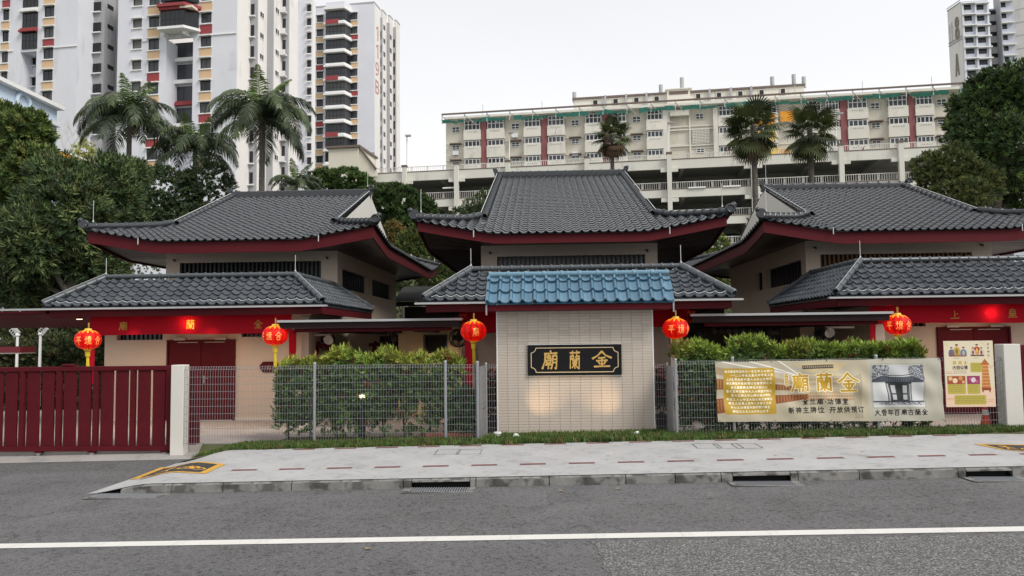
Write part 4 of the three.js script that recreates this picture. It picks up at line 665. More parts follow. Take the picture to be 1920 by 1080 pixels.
{ const a = atZ(487, 679, -19.85), b = atZ(522, 697, -19.85), w = (b.x - a.x) / 2, h = (a.y - b.y) / 2, t = thing('wall_plaque', 'dark red eight-sided plaque on the wall behind the end of the hedge', 'plaque', [(a.x + b.x) / 2, (a.y + b.y) / 2, -19.885]); const c = 0.09, s = new THREE.Shape([[-w + c, -h], [w - c, -h], [w, -h + c], [w, h - c], [w - c, h], [-w + c, h], [-w, h - c], [-w, -h + c]].map((p) => new THREE.Vector2(...p))); mesh('board', muv(new THREE.ExtrudeGeometry(s, { depth: 0.03, bevelEnabled: true, bevelSize: 0.01, bevelThickness: 0.01, bevelSegments: 1 })), M.maroon, t); mesh('motif', brushGeo('山', h * 0.9, 4, 0.01), M.clothGold, t).position.set(0, 0, 0.042); }
{ const p = atZ(1380, 618, -21), t = thing('hanging_rings', 'row of pale hoops hung up in the dark passage right of the sign wall', 'hoops', p.toArray()); for (let k = 0; k < 7; k++) { const g = new THREE.TorusGeometry(0.045, 0.008, 6, 16); g.translate((k - 3) * 0.19, -0.05, 0); mesh('hoop', merge([g, rod(V3((k - 3) * 0.19, 0, 0), V3((k - 3) * 0.19, 0.22, 0), 0.006)]), plain(0.25, 0.25, 0.25, 0.4), t); } }

for (const [x0, x1, label] of [[-6.4, -1.6, 'low dark wing in the gap between the left and middle halls'], [3.2, 8.0, 'low dark wing in the gap between the middle and right halls']]) {
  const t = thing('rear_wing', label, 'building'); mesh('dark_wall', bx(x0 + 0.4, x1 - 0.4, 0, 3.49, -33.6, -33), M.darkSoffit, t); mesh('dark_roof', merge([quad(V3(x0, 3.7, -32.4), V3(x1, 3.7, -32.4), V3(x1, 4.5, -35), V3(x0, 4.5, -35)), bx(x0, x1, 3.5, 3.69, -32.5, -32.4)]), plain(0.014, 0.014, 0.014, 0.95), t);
}

// ---------------------------------------------------------------- fences, gates
const FZ = -14.85;
function meshPanel(parent, x0, x1, yb, yt, z, mat = M.wire) {   // welded wire: rolled top and bottom, uprights and cross wires
  const l = [], r = 0.0031, n = Math.round((x1 - x0) / 0.051), H = yt - yb;
  for (let k = 0; k <= n; k++) { const x = mixn(x0, x1, k / n); l.push(rod(V3(x, yb + 0.04, z), V3(x, yt - 0.05, z), r, 4)); l.push(rod(V3(x, yt - 0.05, z), V3(x, yt, z - 0.035), r, 4), rod(V3(x, yt, z - 0.035), V3(x, yt - 0.07, z - 0.06), r, 4), rod(V3(x, yb + 0.04, z), V3(x, yb, z - 0.03), r, 4)); }
  const m = Math.max(2, Math.round(H / 0.15)); for (let k = 0; k <= m; k++) { const y = mixn(yb + 0.05, yt - 0.055, k / m); l.push(rod(V3(x0, y, z - 0.006), V3(x1, y, z - 0.006), r * 1.1, 4)); }
  l.push(rod(V3(x0, yt, z - 0.035), V3(x1, yt, z - 0.035), r, 4));
  return mesh('wire_panel', merge(l), mat, parent);
}
const fx = (u) => atZ(u, 740, FZ).x;
function postAt(parent, u, vt, z = FZ, r = 0.032) { const p = atZ(u, vt, z), yb = padY(p.x, -14.15) - 0.08; return mesh('post', merge([cyl(r, r, p.y - yb, p.x, yb, z, 12), (() => { const g = new THREE.SphereGeometry(r * 1.15, 10, 6, 0, 6.3, 0, 1.6); g.translate(p.x, p.y, z); return clean(g); })(), ...[0.3, 0.8].map((k) => rod(V3(p.x - 0.05, yb + k * (p.y - yb), z + 0.01), V3(p.x + 0.05, yb + k * (p.y - yb), z + 0.01), 0.008, 5))]), M.galv, parent); }
{
  const t = thing('wire_fence', 'galvanised welded wire fence in front of the left hedge', 'fence');
  const seg = [[344, 590], [590, 835], [835, 893]]; seg.forEach(([a, b], i) => meshPanel(t, fx(a) + 0.02, fx(b) - 0.02, padY(fx((a + b) / 2), -14.15) - 0.02, atZ((a + b) / 2, [687, 684, 684][i], FZ).y, FZ));
  for (const [u, v] of [[590, 682], [835, 679], [895, 680]]) postAt(t, u, v);
  const t2 = thing('wire_fence', 'galvanised welded wire fence behind the printed banner on the right', 'fence');
  const seg2 = [[1269, 1375], [1375, 1640], [1640, 1884]]; seg2.forEach(([a, b], i) => meshPanel(t2, fx(a) + 0.02, fx(b) - 0.02, padY(fx((a + b) / 2), -14.15) - 0.02, atZ((a + b) / 2, [677, 674, 671][i], FZ).y, FZ));
  for (const [u, v] of [[1266, 675], [1373, 672], [1642, 668], [1884, 672]]) postAt(t2, u, v);
  // short returns that tie each fence to the sign wall
  [[904, 931, -15.5, 897, 'narrow strip of wire fence left of the sign wall'], [1230, 1252, -15.5, 1257, 'narrow strip of wire fence right of the sign wall']].forEach(([a, b, z, pu, label], i) => {
    const q = thing('wire_fence', label, 'fence'); const x0 = atZ(a, 740, z).x, x1 = atZ(b, 740, z).x; meshPanel(q, x0, x1, 0.14, atZ(a, 684, z).y, z);
    const xa = atZ(i ? 1262 : 899, 740, -14.95).x, xb = atZ(i ? 1251 : 911, 740, -15.45).x; const A = V3(xa, 0.05, -14.93), B = V3(xb, 0.05, -15.48), yt = atZ(pu, 682, -15.1).y - 0.05;
    const d = B.clone().sub(A).normalize(), nn = V3(-d.z, 0, d.x).multiplyScalar(0.012), l = [A.clone().add(nn), B.clone().add(nn), B.clone().sub(nn), A.clone().sub(nn)];
    mesh('return_plate', prism(l.map((p) => [p.x, p.z]), 0.04, yt), M.galv, q); postAt(q, i ? 1251 : 911, 682, -15.48, 0.025);
  });
}
{ // sliding gate on the left
  const z = -15.05, xr = atZ(324, 760, z).x, yt = atZ(250, 686, z).y, yb = atZ(250, 845, z).y, x0 = xr - 7.2;
  const t = thing('sliding_gate', 'dark red sliding gate of wide and narrow upright boards', 'gate');
  mesh('top_rail', rbx(x0, xr, yt - 0.09, yt, z - 0.05, z + 0.05, 0.008), M.maroon, t); mesh('bottom_rail', rbx(x0, xr, yb, yb + 0.10, z - 0.05, z + 0.05, 0.008), M.maroon, t); mesh('end_stile', rbx(xr - 0.10, xr, yb + 0.10, yt - 0.09, z - 0.05, z + 0.05, 0.006), M.maroon, t);
  const px = (q) => atZ(q / 3, 760, z).x; let x = xr - 0.10, k = 0; const W = [0.02, 0.245, 0.255, 0.115]; // gap widths follow the boards
  const g1 = rbx(0, 0.248, yb + 0.102, yt - 0.092, z - 0.02, z + 0.02, 0.006), g2 = rbx(0, 0.095, yb + 0.102, yt - 0.092, z - 0.045, z + 0.045, 0.006);
  while (x > x0 + 0.3) { const wide = k % 3 !== 2, w = wide ? 0.248 : 0.095; x -= 0.052 + w; mesh('board', wide ? g1 : g2, M.maroon, t).position.x = x; k++; }
  for (const u of [73, 173, 309]) { const p = atZ(u, 848, z); mesh('wheel', (() => { const g = new THREE.CylinderGeometry(0.05, 0.05, 0.05, 14); g.rotateX(Math.PI / 2); g.translate(p.x, yb - 0.035, z); return clean(g); })(), M.galv, t); mesh('wheel_bracket', bx(p.x - 0.07, p.x + 0.07, yb - 0.03, yb - 0.002, z - 0.04, z + 0.04), M.maroon, t); }
  mesh('track', bx(x0 - 1, xr, yb - 0.10, yb - 0.085, z - 0.03, z + 0.03), M.galv, t);
  mesh('guide_box', merge([rbx(atZ(118, 682, z).x, atZ(140, 682, z).x, yt + 0.01, yt + 0.05, z - 0.06, z + 0.06, 0.006)]), M.maroon, t);
  const p = atZ(338, 684, -14.95), q = thing('gate_pier', 'white painted square pier between the sliding gate and the wire fence', 'gate pier'); const yb2 = 0.0; mesh('shaft', rbx(p.x - 0.125, p.x + 0.125, yb2 - 0.12, p.y, -15.08, -14.83, 0.012), M.plasterWhite, q);
  const s = atZ(361, 690, -15.35), m = thing('gate_post', 'dark red steel gate post behind the wire fence at the left pier', 'gate post'); mesh('shaft', rbx(s.x - 0.11, s.x + 0.11, 0.0, s.y, -15.5, -15.28, 0.01), M.maroon, m); mesh('bolts', merge([0.5, 0.9, 1.3].map((y) => cyl(0.014, 0.014, 0.02, s.x - 0.06, y, -15.27, 8))), M.galv, m); mesh('top_arm', bx(s.x - 0.3, s.x + 0.12, s.y + 0.005, s.y + 0.03, -15.45, -15.35), M.maroon, m);
}
{ // right-hand gate and pier
  const z = -14.95, p = atZ(1888, 645, z), t = thing('gate_pier', 'white painted square pier at the right edge of the picture', 'gate pier'); mesh('shaft', rbx(p.x - 0.155, p.x + 0.155, 0.05, p.y, z - 0.15, z + 0.15, 0.012), M.plasterWhite, t);
  const g = thing('sliding_gate', 'dark red solid gate cut off by the right edge of the picture', 'gate'); const x0 = p.x + 0.17, yt = p.y - 0.03, yb = 0.24;
  mesh('frame', merge([rbx(x0, x0 + 3, yt - 0.1, yt, z - 0.05, z + 0.05), rbx(x0, x0 + 0.1, yb, yt - 0.102, z - 0.05, z + 0.05), rbx(x0 + 0.1, x0 + 3, yb, yb + 0.1, z - 0.05, z + 0.05)]), M.maroon, g); for (let k = 0; k < 10; k++) mesh('board', rbx(x0 + 0.11 + k * 0.28, x0 + 0.36 + k * 0.28, yb + 0.101, yt - 0.101, z - 0.02, z + 0.02), M.maroon, g);
  const s = atZ(1862, 650, -15.4), m = thing('gate_post', 'dark red steel gate post behind the poster and the cone', 'gate post'); mesh('shaft', rbx(s.x - 0.10, s.x + 0.10, 0.1, s.y, -15.5, -15.3, 0.01), M.maroon, m); mesh('top_arm', bx(s.x - 0.1, s.x + 0.6, s.y + 0.003, s.y + 0.03, -15.45, -15.35), M.maroon, m);
  const c = atZ(1852, 822, -15.1), cn = thing('traffic_cone', 'orange traffic cone with a white band behind the wire fence', 'traffic cone', [atZ(1849, 800, -15.3).x, 0.10, -15.3]);
  mesh('base', rbx(-0.19, 0.19, 0, 0.03, -0.19, 0.19, 0.01), M.coneOrange, cn); const h = 0.66; const r = (y) => mixn(0.125, 0.022, y / h); mesh('cone', merge([cyl(r(0), r(0.40), 0.40, 0, 0.03, 0, 18), cyl(r(0.50), r(h), h - 0.50, 0, 0.53, 0, 18)]), M.coneOrange, cn); mesh('band', cyl(r(0.40) + 0.002, r(0.50) + 0.002, 0.10, 0, 0.43, 0, 18), M.white, cn);
}

// ---------------------------------------------------------------- lanterns and red cloth
function lantern(u, v, z, chars, turn, label, s = 1) {
  const p = atZ(u, v, z), R = 0.275 * s, Ht = 0.215 * s, t = thing('paper_lantern', label, 'lantern', p.toArray(), s === 1 ? 'red paper lanterns hanging along the eaves' : 'small red lanterns under the canopy ends', turn);
  const tex = canvas(1024, 256, (g, w, h) => { g.fillStyle = '#b8120a'; g.fillRect(0, 0, w, h);
    for (let k = 0; k < 24; k++) { g.fillStyle = k % 2 ? '#ab0d08' : '#c61a0c'; g.fillRect(k * w / 24, 0, w / 24, h); }
    for (let k = 0; k < 12; k++) { g.fillStyle = '#e9a913'; g.beginPath(); g.moveTo((k + 0.1) * w / 12, 0); g.quadraticCurveTo((k + 0.2) * w / 12, 46, (k + 0.5) * w / 12, 62); g.quadraticCurveTo((k + 0.8) * w / 12, 46, (k + 0.9) * w / 12, 0); g.fill(); g.fillRect((k + 0.3) * w / 12, 232, w / 30, 24); }  // gold petals at the top stand in for the yellow light there
    chars.forEach((c, i) => c && brush(g, c, i * w / chars.length + 10, 92, 84, 8, '#e8c178')); });
  tex.wrapS = THREE.RepeatWrapping;
  const n = 48, m = 20, pos = [], uv = [], idx = []; for (let j = 0; j <= m; j++) for (let i = 0; i <= n; i++) { const a = i / n * Math.PI * 2, e = mixn(-0.44, 0.44, j / m) * Math.PI, rib = 1 + 0.012 * Math.cos(a * 24); const r = R * Math.pow(Math.cos(e), 0.8) * rib; pos.push(r * Math.sin(a), Ht * Math.sin(e) * 1.02, r * Math.cos(a)); uv.push(i / n, j / m); }
  for (let j = 0; j < m; j++) for (let i = 0; i < n; i++) { const a = j * (n + 1) + i, b = a + n + 1; idx.push(a, a + 1, b + 1, a, b + 1, b); }
  const g = new THREE.BufferGeometry(); g.setAttribute('position', new THREE.Float32BufferAttribute(pos, 3)); g.setAttribute('uv', new THREE.Float32BufferAttribute(uv, 2)); g.setIndex(idx); g.computeVertexNormals();
  mesh('paper_body', g, phy({ map: tex, roughness: 0.55, transmission: 0.35, thickness: 0, side: THREE.DoubleSide, specularIntensity: 0.4 }), t);
  mesh('gold_cap', merge([cyl(0.085 * s, 0.07 * s, 0.045 * s, 0, Ht * 0.97, 0, 16), cyl(0.07 * s, 0.085 * s, 0.045 * s, 0, -Ht * 1.18, 0, 16)]), plain(0.75, 0.50, 0.06, 0.5), t);
  if (s === 1) {
    const bulb = mesh('lamp_bulb', (() => { const q = new THREE.SphereGeometry(0.04, 12, 8); q.translate(0, 0.06, 0); return clean(q); })(), glow(1, 0.72, 0.35, 6), t);
    const L = new THREE.PointLight(C(1, 0.62, 0.28), 0.65, 4, 2); L.position.copy(p).add(V3(0, 0.06, 0)); L.shadow.radius = 2; L.castShadow = true; L.name = 'lantern_light'; scene.add(L);
    mesh('hanger', merge([rod(V3(0, Ht + 0.02, 0), V3(0, Ht + 0.17, 0), 0.006), rod(V3(0.02, Ht + 0.02, 0), V3(0.02, Ht + 0.17, 0), 0.004)]), plain(0.6, 0.42, 0.1, 0.5), t);
    const tl = [], yc = -Ht * 1.18; tl.push(cyl(0.05, 0.055, 0.11, 0, yc - 0.12, 0, 14)); for (let k = 0; k < 12; k++) { const a = k * Math.PI / 6; tl.push(rod(V3(0.022 * Math.cos(a), yc - 0.12, 0.022 * Math.sin(a)), V3(0.03 * Math.cos(a) + 0.01, yc - 0.42 - 0.02 * (k % 3), 0.03 * Math.sin(a)), 0.008, 4)); }
    mesh('tassel', merge(tl), plain(0.72, 0.55, 0.03, 0.7), t);
  } else { mesh('bow', merge([rod(V3(-0.09, Ht + 0.06, 0.01), V3(0.09, Ht + 0.10, 0.01), 0.018), rod(V3(-0.08, Ht + 0.12, 0.01), V3(0.08, Ht + 0.05, 0.01), 0.018)]), M.coneOrange, t); }
  return t;
}
const HE = ['合', '', '', '', '', '安', '平', '境'].reverse();
const LZ = -17.05;
lantern(165, 637, LZ, ['境', '合', '', '', '蘭', '', '', '平'], -0.55 + Math.PI / 4, 'red paper lantern with gold writing at the far left above the sliding gate');
lantern(516, 629, LZ, ['境', '合', '', '', '蘭', '', '', '平'], -0.5, 'red paper lantern by the right end of the left red cloth');
lantern(888, 621, -16.5, ['廟', '', '蘭', '', '金', '', '', ''], -0.05, 'red paper lantern beside the left edge of the tiled sign wall');
lantern(1267, 616, -16.5, ['境', '合', '', '', '廟', '', '', '平'], -0.05, 'red paper lantern beside the right edge of the tiled sign wall');
lantern(1683, 609, LZ, ['境', '合', '', '', '金', '', '', '平'], -0.6, 'red paper lantern above the hedge behind the printed banner');
lantern(868, 604, -17.3, ['', '', '', ''], 0, 'small red lantern with a bow just left of the sign wall', 0.34);
lantern(1296, 598, -17.3, ['', '', '', ''], 0, 'small red lantern with a bow just right of the sign wall', 0.34);
function cloth(pts, nx, ny, wave, uvw) {            // hanging cloth between top and bottom edges, with soft folds
  const [a, b, c, d] = pts, pos = [], uv = [], idx = []; const ph = rnd() * 6;
  for (let j = 0; j <= ny; j++) for (let i = 0; i <= nx; i++) { const s = i / nx, t = j / ny, p = a.clone().lerp(b, s).lerp(d.clone().lerp(c, s), t); p.z += wave * (0.6 * Math.sin(s * nx * 0.33 + ph + t * 0.8) + 0.4 * Math.sin(s * nx * 0.81 + 2 * ph)) * (0.35 + t); p.y -= 0.4 * wave * Math.sin(s * nx * 0.21 + ph) * t; pos.push(p.x, p.y, p.z); uv.push(s, 1 - t); }
  for (let j = 0; j < ny; j++) for (let i = 0; i < nx; i++) { const q = j * (nx + 1) + i, w = q + nx + 1; idx.push(q, w, w + 1, q, w + 1, q + 1); }
  const g = new THREE.BufferGeometry(); g.setAttribute('position', new THREE.Float32BufferAttribute(pos, 3)); g.setAttribute('uv', new THREE.Float32BufferAttribute(uv, 2)); g.setIndex(idx); g.computeVertexNormals(); return g;
}
function redCloth(label, z, u0, u1, vt0, vb0, vt1, vb1, chars) {
  const t = thing('red_cloth', label, 'cloth'); const a = atZ(u0, vt0, z), b = atZ(u1, vt1, z), c = atZ(u1, vb1, z), d = atZ(u0, vb0, z);
  mesh('cloth_sheet', cloth([a, b, c, d], Math.max(6, Math.round((b.x - a.x) / 0.12)), 6, 0.018), M.redCloth, t);
  for (const [ch, u, v, s, lit] of chars) { const p = atZ(u, v, z), h = s / 1450 * -z; const m = mesh('character', brushGeo(ch, h, 4.6, 0.003), lit ? glow(1, 0.62, 0.03, 0.9) : M.clothGold, t); if (lit) m.name = 'glowing_gold_character'; m.position.set(p.x, p.y, z + 0.026); }  // marked gold character glows by itself, standing in for lamplight coming through it
  return t;
}
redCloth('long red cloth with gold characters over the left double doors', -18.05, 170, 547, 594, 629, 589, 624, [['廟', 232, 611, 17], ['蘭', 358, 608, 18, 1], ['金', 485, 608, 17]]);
redCloth('long red cloth with gold characters over the right double doors', -18.05, 1630, 2000, 571, 607, 567, 604, [['上', 1789, 590, 16], ['皇', 1897, 587, 17]]);
redCloth('red cloth hung left of the sign wall under the middle eave', -17.6, 866, 952, 582, 625, 582, 623, []);
redCloth('red cloth hung right of the sign wall under the middle eave', -17.6, 1205, 1291, 578, 614, 576, 612, []);
for (const [u0, u1, vt, vb, z, label] of [[163, 178, 628, 720, -18.0, 'narrow red drape hanging behind the leftmost lantern'], [541, 556, 620, 678, -18.0, 'narrow red drape at the right end of the left red cloth'], [871, 888, 622, 742, -17.3, 'long red drape on the column left of the sign wall'], [1262, 1276, 612, 650, -17.3, 'narrow red drape on the column right of the sign wall'], [1631, 1643, 600, 646, -18.0, 'narrow red drape at the left end of the right red cloth']]) {
  const t = thing('red_drape', label, 'cloth', [0, 0, 0], 'narrow red drapes on the porch columns'); const a = atZ(u0, vt, z), b = atZ(u1, vt - 2, z), c = atZ(u1 - 1, vb, z), d = atZ(u0 + 1, vb - 4, z); mesh('cloth_sheet', cloth([a, b, c, d], 5, 14, 0.03), M.redCloth, t); mesh('knot', (() => { const g = new THREE.SphereGeometry(0.06, 10, 8); g.scale(1.3, 0.8, 0.7); g.translate((a.x + b.x) / 2, a.y - 0.02, z); return clean(g); })(), M.redCloth, t);
}
// the two lamps that shine through the red cloth from behind
for (const [u, v, k, label] of [[357, 607, 0.75, 'lit lamp glowing through the left red cloth behind its middle character'], [1852, 587, 0.6, 'lit lamp glowing through the right red cloth']]) {
  const p = atZ(u, v, -18.18), t = thing('cloth_lamp', label, 'lamp', p.toArray(), 'lamps behind the red cloths'); mesh('lamp_bulb', clean(new THREE.SphereGeometry(0.05, 14, 10)), glow(1, 0.55, 0.2, 14), t); mesh('lamp_holder', merge([cyl(0.03, 0.03, 0.10, 0, 0.045, 0, 10), rod(V3(0, 0.14, 0), V3(0, 0.3, -0.1), 0.012)]), M.maroon, t);
  const L = new THREE.PointLight(C(1, 0.55, 0.28), k, 4, 2); L.position.copy(p); L.shadow.radius = 2.5; L.castShadow = true; L.name = 'cloth_lamp_light'; scene.add(L);
}

// ---------------------------------------------------------------- printed banner and poster
{
  const BODY = ['金兰庙是我国史之一古之中人心大一', '立于一八二〇年金兰庙大中平安人古', '上大百年古庙中国人心水山主神天', '神主牌位开放供预订古庙是我之人', '金兰庙新神主牌位大伯公上', '香火百年古庙中大人心我国大伯公', '以香火主神之中山牌大伯公神位', '水古之人山中主大伯公金兰庙神公', '神主之位是上百年人古香火之中', '中心之功德堂开放供预订神主', '牌位公之古人心大水山之平'];
  const tex = canvas(1720, 460, (g, w, h) => {
    g.fillStyle = '#bdb7a4'; g.fillRect(0, 0, w, h);
    g.save(); g.beginPath(); g.rect(0, 0, 1170, h); g.clip();                    // picture of the tablet hall
    g.fillStyle = '#b7ae97'; g.fillRect(0, 0, w, h); const vx = 830, vy = 235;
    const band = (x0, ya, yb, sh, c) => { g.fillStyle = c; g.beginPath(); g.moveTo(x0, ya); g.lineTo(700, vy + (ya - vy) * sh); g.lineTo(700, vy + (yb - vy) * sh); g.lineTo(x0, yb); g.fill(); };
    for (let k = 0; k < 7; k++) { g.strokeStyle = k % 2 ? '#e4e2db' : '#b3afa4'; g.lineWidth = 9; g.beginPath(); g.moveTo(k * 110 - 60, 0); g.lineTo(680, 120 + k * 2); g.stroke(); }
    band(0, 40, 100, 0.3, '#a79273'); band(0, 130, 215, 0.3, '#8f6238'); band(0, 285, 400, 0.32, '#8a4f28');
    for (let x = 10; x < 700; x += 11) { const f = 1 - x / 1000; for (const [ya, yb] of [[140, 205], [295, 390]]) { g.fillStyle = x % 2 ? '#5f3113' : '#b98650'; for (let r = 0; r < 3; r++) g.fillRect(x, vy + (mixn(ya, yb, r / 3) - vy) * f, 4, 22 * f); } }
    for (let r = 0; r < 5; r++) for (let x = 705; x < 1020; x += 12) { g.fillStyle = (x + r) % 3 ? '#b08f5a' : '#cdbb92'; g.fillRect(x, 95 + r * 34 + 8, 8, 16); } for (let r = 0; r < 2; r++) for (let x = 690; x < 1040; x += 12) { g.fillStyle = '#a56f34'; g.fillRect(x, 262 + r * 24, 7, 17); }
    g.fillStyle = '#c2b28b'; g.beginPath(); g.moveTo(600, 20); g.lineTo(1020, 20); g.lineTo(940, 88); g.lineTo(700, 88); g.fill(); g.fillStyle = '#3f372b'; g.fillRect(668, 36, 245, 28); for (let x = 674; x < 905; x += 15) { g.fillStyle = '#9a8d74'; g.fillRect(x, 42, 9, 14); }
    g.fillStyle = '#a59b85'; g.beginPath(); g.moveTo(1040, 130); g.lineTo(1112, 100); g.lineTo(1112, 440); g.lineTo(1050, 440); g.fill();
    g.restore(); g.fillStyle = '#b2afa0'; g.fillRect(1170, 0, w - 1170, h); g.fillStyle = '#bdb9ae'; g.fillRect(1168, 0, 3, h);
    g.fillStyle = '#b6942c'; g.beginPath(); g.roundRect(58, 52, 395, 352, 12); g.fill();
    BODY.forEach((t, i) => { const n = t.length, s = 20, gap = 3.4, x0 = 255 - (n * (s + gap)) / 2; line(g, t, Math.max(66, x0), 66 + i * 30.5, s, gap, 3.0, '#f7f2e2'); });
    g.fillStyle = '#b8962a'; g.strokeStyle = '#f1ead2'; g.lineWidth = 4; g.beginPath(); g.roundRect(528, 96, 32, 98, 14); g.fill(); g.stroke(); ['一', '八', '二', '〇'].forEach((c, i) => brush(g, c, 535, 103 + i * 22, 17, 2.6, '#f7f2e2'));
    for (const [ww, col] of [[25, '#efe6c4'], [15, '#b8901c']]) { brush(g, '廟', 575, 95, 140, ww, col); brush(g, '蘭', 765, 95, 140, ww, col); brush(g, '金', 935, 95, 150, ww, col); }
    line(g, '金兰庙', 655, 290, 44, 13, 6.4, '#1a1715'); g.fillStyle = '#1a1715'; g.beginPath(); g.arc(828, 314, 5, 0, 7); g.fill(); line(g, '功德堂', 840, 290, 44, 12, 6.2, '#1a1715'); line(g, '新神主牌位', 540, 352, 46, 11, 6.2, '#1a1715'); line(g, '开放供预订', 852, 350, 46, 10, 6.2, '#1a1715');
    // old photograph of the shrine
    g.fillStyle = '#b7b9bb'; g.fillRect(1196, 44, 386, 312); g.strokeStyle = '#8d8c86'; g.lineWidth = 3; g.strokeRect(1190, 36, 398, 328);
    for (let k = 0; k < 900; k++) { const left = rnd() < 0.5, x = left ? 1196 + 130 * Math.pow(rnd(), 1.4) : 1582 - 110 * Math.pow(rnd(), 1.4), y = 44 + 110 * rnd(); g.fillStyle = ['#2e323a', '#565c66', '#868c94', '#3d434c'][k % 4]; g.fillRect(x, y, 3 + 7 * rnd(), 2 + 5 * rnd()); }
    g.fillStyle = '#9fa3a6'; g.fillRect(1196, 165, 386, 150); g.fillStyle = '#c6c8c8'; g.fillRect(1204, 178, 104, 132); g.fillRect(1478, 178, 100, 132);
    g.fillStyle = '#3d424c'; g.beginPath(); g.moveTo(1196, 158); g.lineTo(1268, 126); g.quadraticCurveTo(1385, 142, 1500, 126); g.lineTo(1582, 160); g.lineTo(1582, 172); g.lineTo(1196, 172); g.fill(); for (let x = 1270; x < 1500; x += 6) { g.fillStyle = x % 4 ? '#6e747e' : '#2b2f37'; g.fillRect(x, 132 + 8 * Math.sin((x - 1270) / 73), 3, 26); } g.strokeStyle = '#2c3038'; g.lineWidth = 5; g.beginPath(); g.moveTo(1262, 112); g.quadraticCurveTo(1385, 138, 1510, 108); g.stroke();
    g.fillStyle = '#22252b'; for (const x of [1300, 1318, 1462, 1480]) g.fillRect(x, 172, 7, 140); g.fillRect(1300, 172, 188, 12); g.fillRect(1325, 184, 135, 128); g.fillStyle = '#a9acae'; for (const x of [1334, 1418]) { g.fillRect(x, 196, 32, 58); g.fillRect(x, 264, 32, 38); } g.fillStyle = '#17191d'; g.fillRect(1372, 188, 42, 120); g.fillStyle = '#3a3e46'; g.fillRect(1196, 312, 386, 10); for (let k = 0; k < 160; k++) { g.fillStyle = k % 2 ? '#2c3036' : '#70757b'; g.fillRect(1230 + 320 * rnd(), 322 + 26 * rnd(), 5 + 14 * rnd(), 3); } g.fillStyle = '#c4c6c6'; g.fillRect(1196, 340, 386, 16);
    line(g, '火香年百', 1192, 374, 44, 6, 6, '#1a1715'); line(g, '廟古蘭金', 1400, 372, 44, 6, 5.4, '#1a1715');
    for (let k = 0; k < 5; k++) { g.fillStyle = '#55524a'; g.beginPath(); g.arc(14 + k * 423, 9, 4, 0, 7); g.fill(); g.beginPath(); g.arc(14 + k * 423, h - 9, 4, 0, 7); g.fill(); }
  });
  const z = FZ + 0.06, a = atZ(1340, 678, z), b = atZ(1762, 671, z), c = atZ(1772, 789, z), d = atZ(1347, 791, z), nx = 60, ny = 16, pos = [], uv = [], idx = [];
  for (let j = 0; j <= ny; j++) for (let i = 0; i <= nx; i++) { const s = i / nx, t = j / ny, p = a.clone().lerp(b, s).lerp(d.clone().lerp(c, s), t); const sag = Math.sin(s * Math.PI * 4) ** 2; p.y -= 0.012 * sag * (1 - t); const diag = Math.sin((s * 9 + t * 2.2) * 3.1) * 0.5 + Math.sin((s * 5 - t * 3.2) * 4.3) * 0.5; p.z += 0.034 * diag * Math.sin(Math.PI * t) + 0.016 * Math.sin(s * 31 + t * 5) + 0.012 * Math.sin(s * 67 - t * 9) * Math.sin(Math.PI * t); p.x += 0.006 * Math.sin(t * 6 + s * 20); pos.push(p.x, p.y, p.z); uv.push(s, 1 - t); }
  for (let j = 0; j < ny; j++) for (let i = 0; i < nx; i++) { const q = j * (nx + 1) + i, w = q + nx + 1; idx.push(q, w, w + 1, q, w + 1, q + 1); }
  const g = new THREE.BufferGeometry(); g.setAttribute('position', new THREE.Float32BufferAttribute(pos, 3)); g.setAttribute('uv', new THREE.Float32BufferAttribute(uv, 2)); g.setIndex(idx); g.computeVertexNormals();
  const t = thing('vinyl_banner', 'wide printed vinyl banner with gold and black characters tied to the wire fence', 'banner'); mesh('sheet', g, std({ map: tex, roughness: 0.6, side: THREE.DoubleSide }), t);
  const ties = []; for (const [s, q] of [[0.01, a.clone().lerp(d, 0.02)], [0.25, a.clone().lerp(b, 0.25)], [0.5, a.clone().lerp(b, 0.5)], [0.75, a.clone().lerp(b, 0.75)], [0.99, b.clone()], [0, d.clone()], [1, c.clone()]]) ties.push(rod(q.clone().add(V3(0, -0.02, 0.02)), q.clone().add(V3(0, 0.03, -0.06)), 0.006, 5)); mesh('cord_ties', merge(ties), M.black, t);

  const pt = canvas(512, 680, (g, w, h) => {
    const gr = g.createLinearGradient(0, 0, 0, h); g.fillStyle = '#d8cdb2'; g.fillRect(0, 0, w, h); g.fillStyle = '#e2c3aa'; g.fillRect(0, 470, w, 210);
    g.strokeStyle = '#c8a070'; g.lineWidth = 3; for (const [x, y] of [[20, 26], [40, 40], [400, 20], [430, 34]]) { g.beginPath(); g.arc(x, y, 16, 0, 5); g.stroke(); } g.strokeStyle = '#d08a5c'; g.lineWidth = 5; for (const [x, y] of [[10, 320], [10, 336], [440, 262], [430, 280], [10, 590], [10, 606], [430, 610], [420, 628]]) { g.beginPath(); g.moveTo(x, y); g.lineTo(x + 66, y); g.stroke(); }
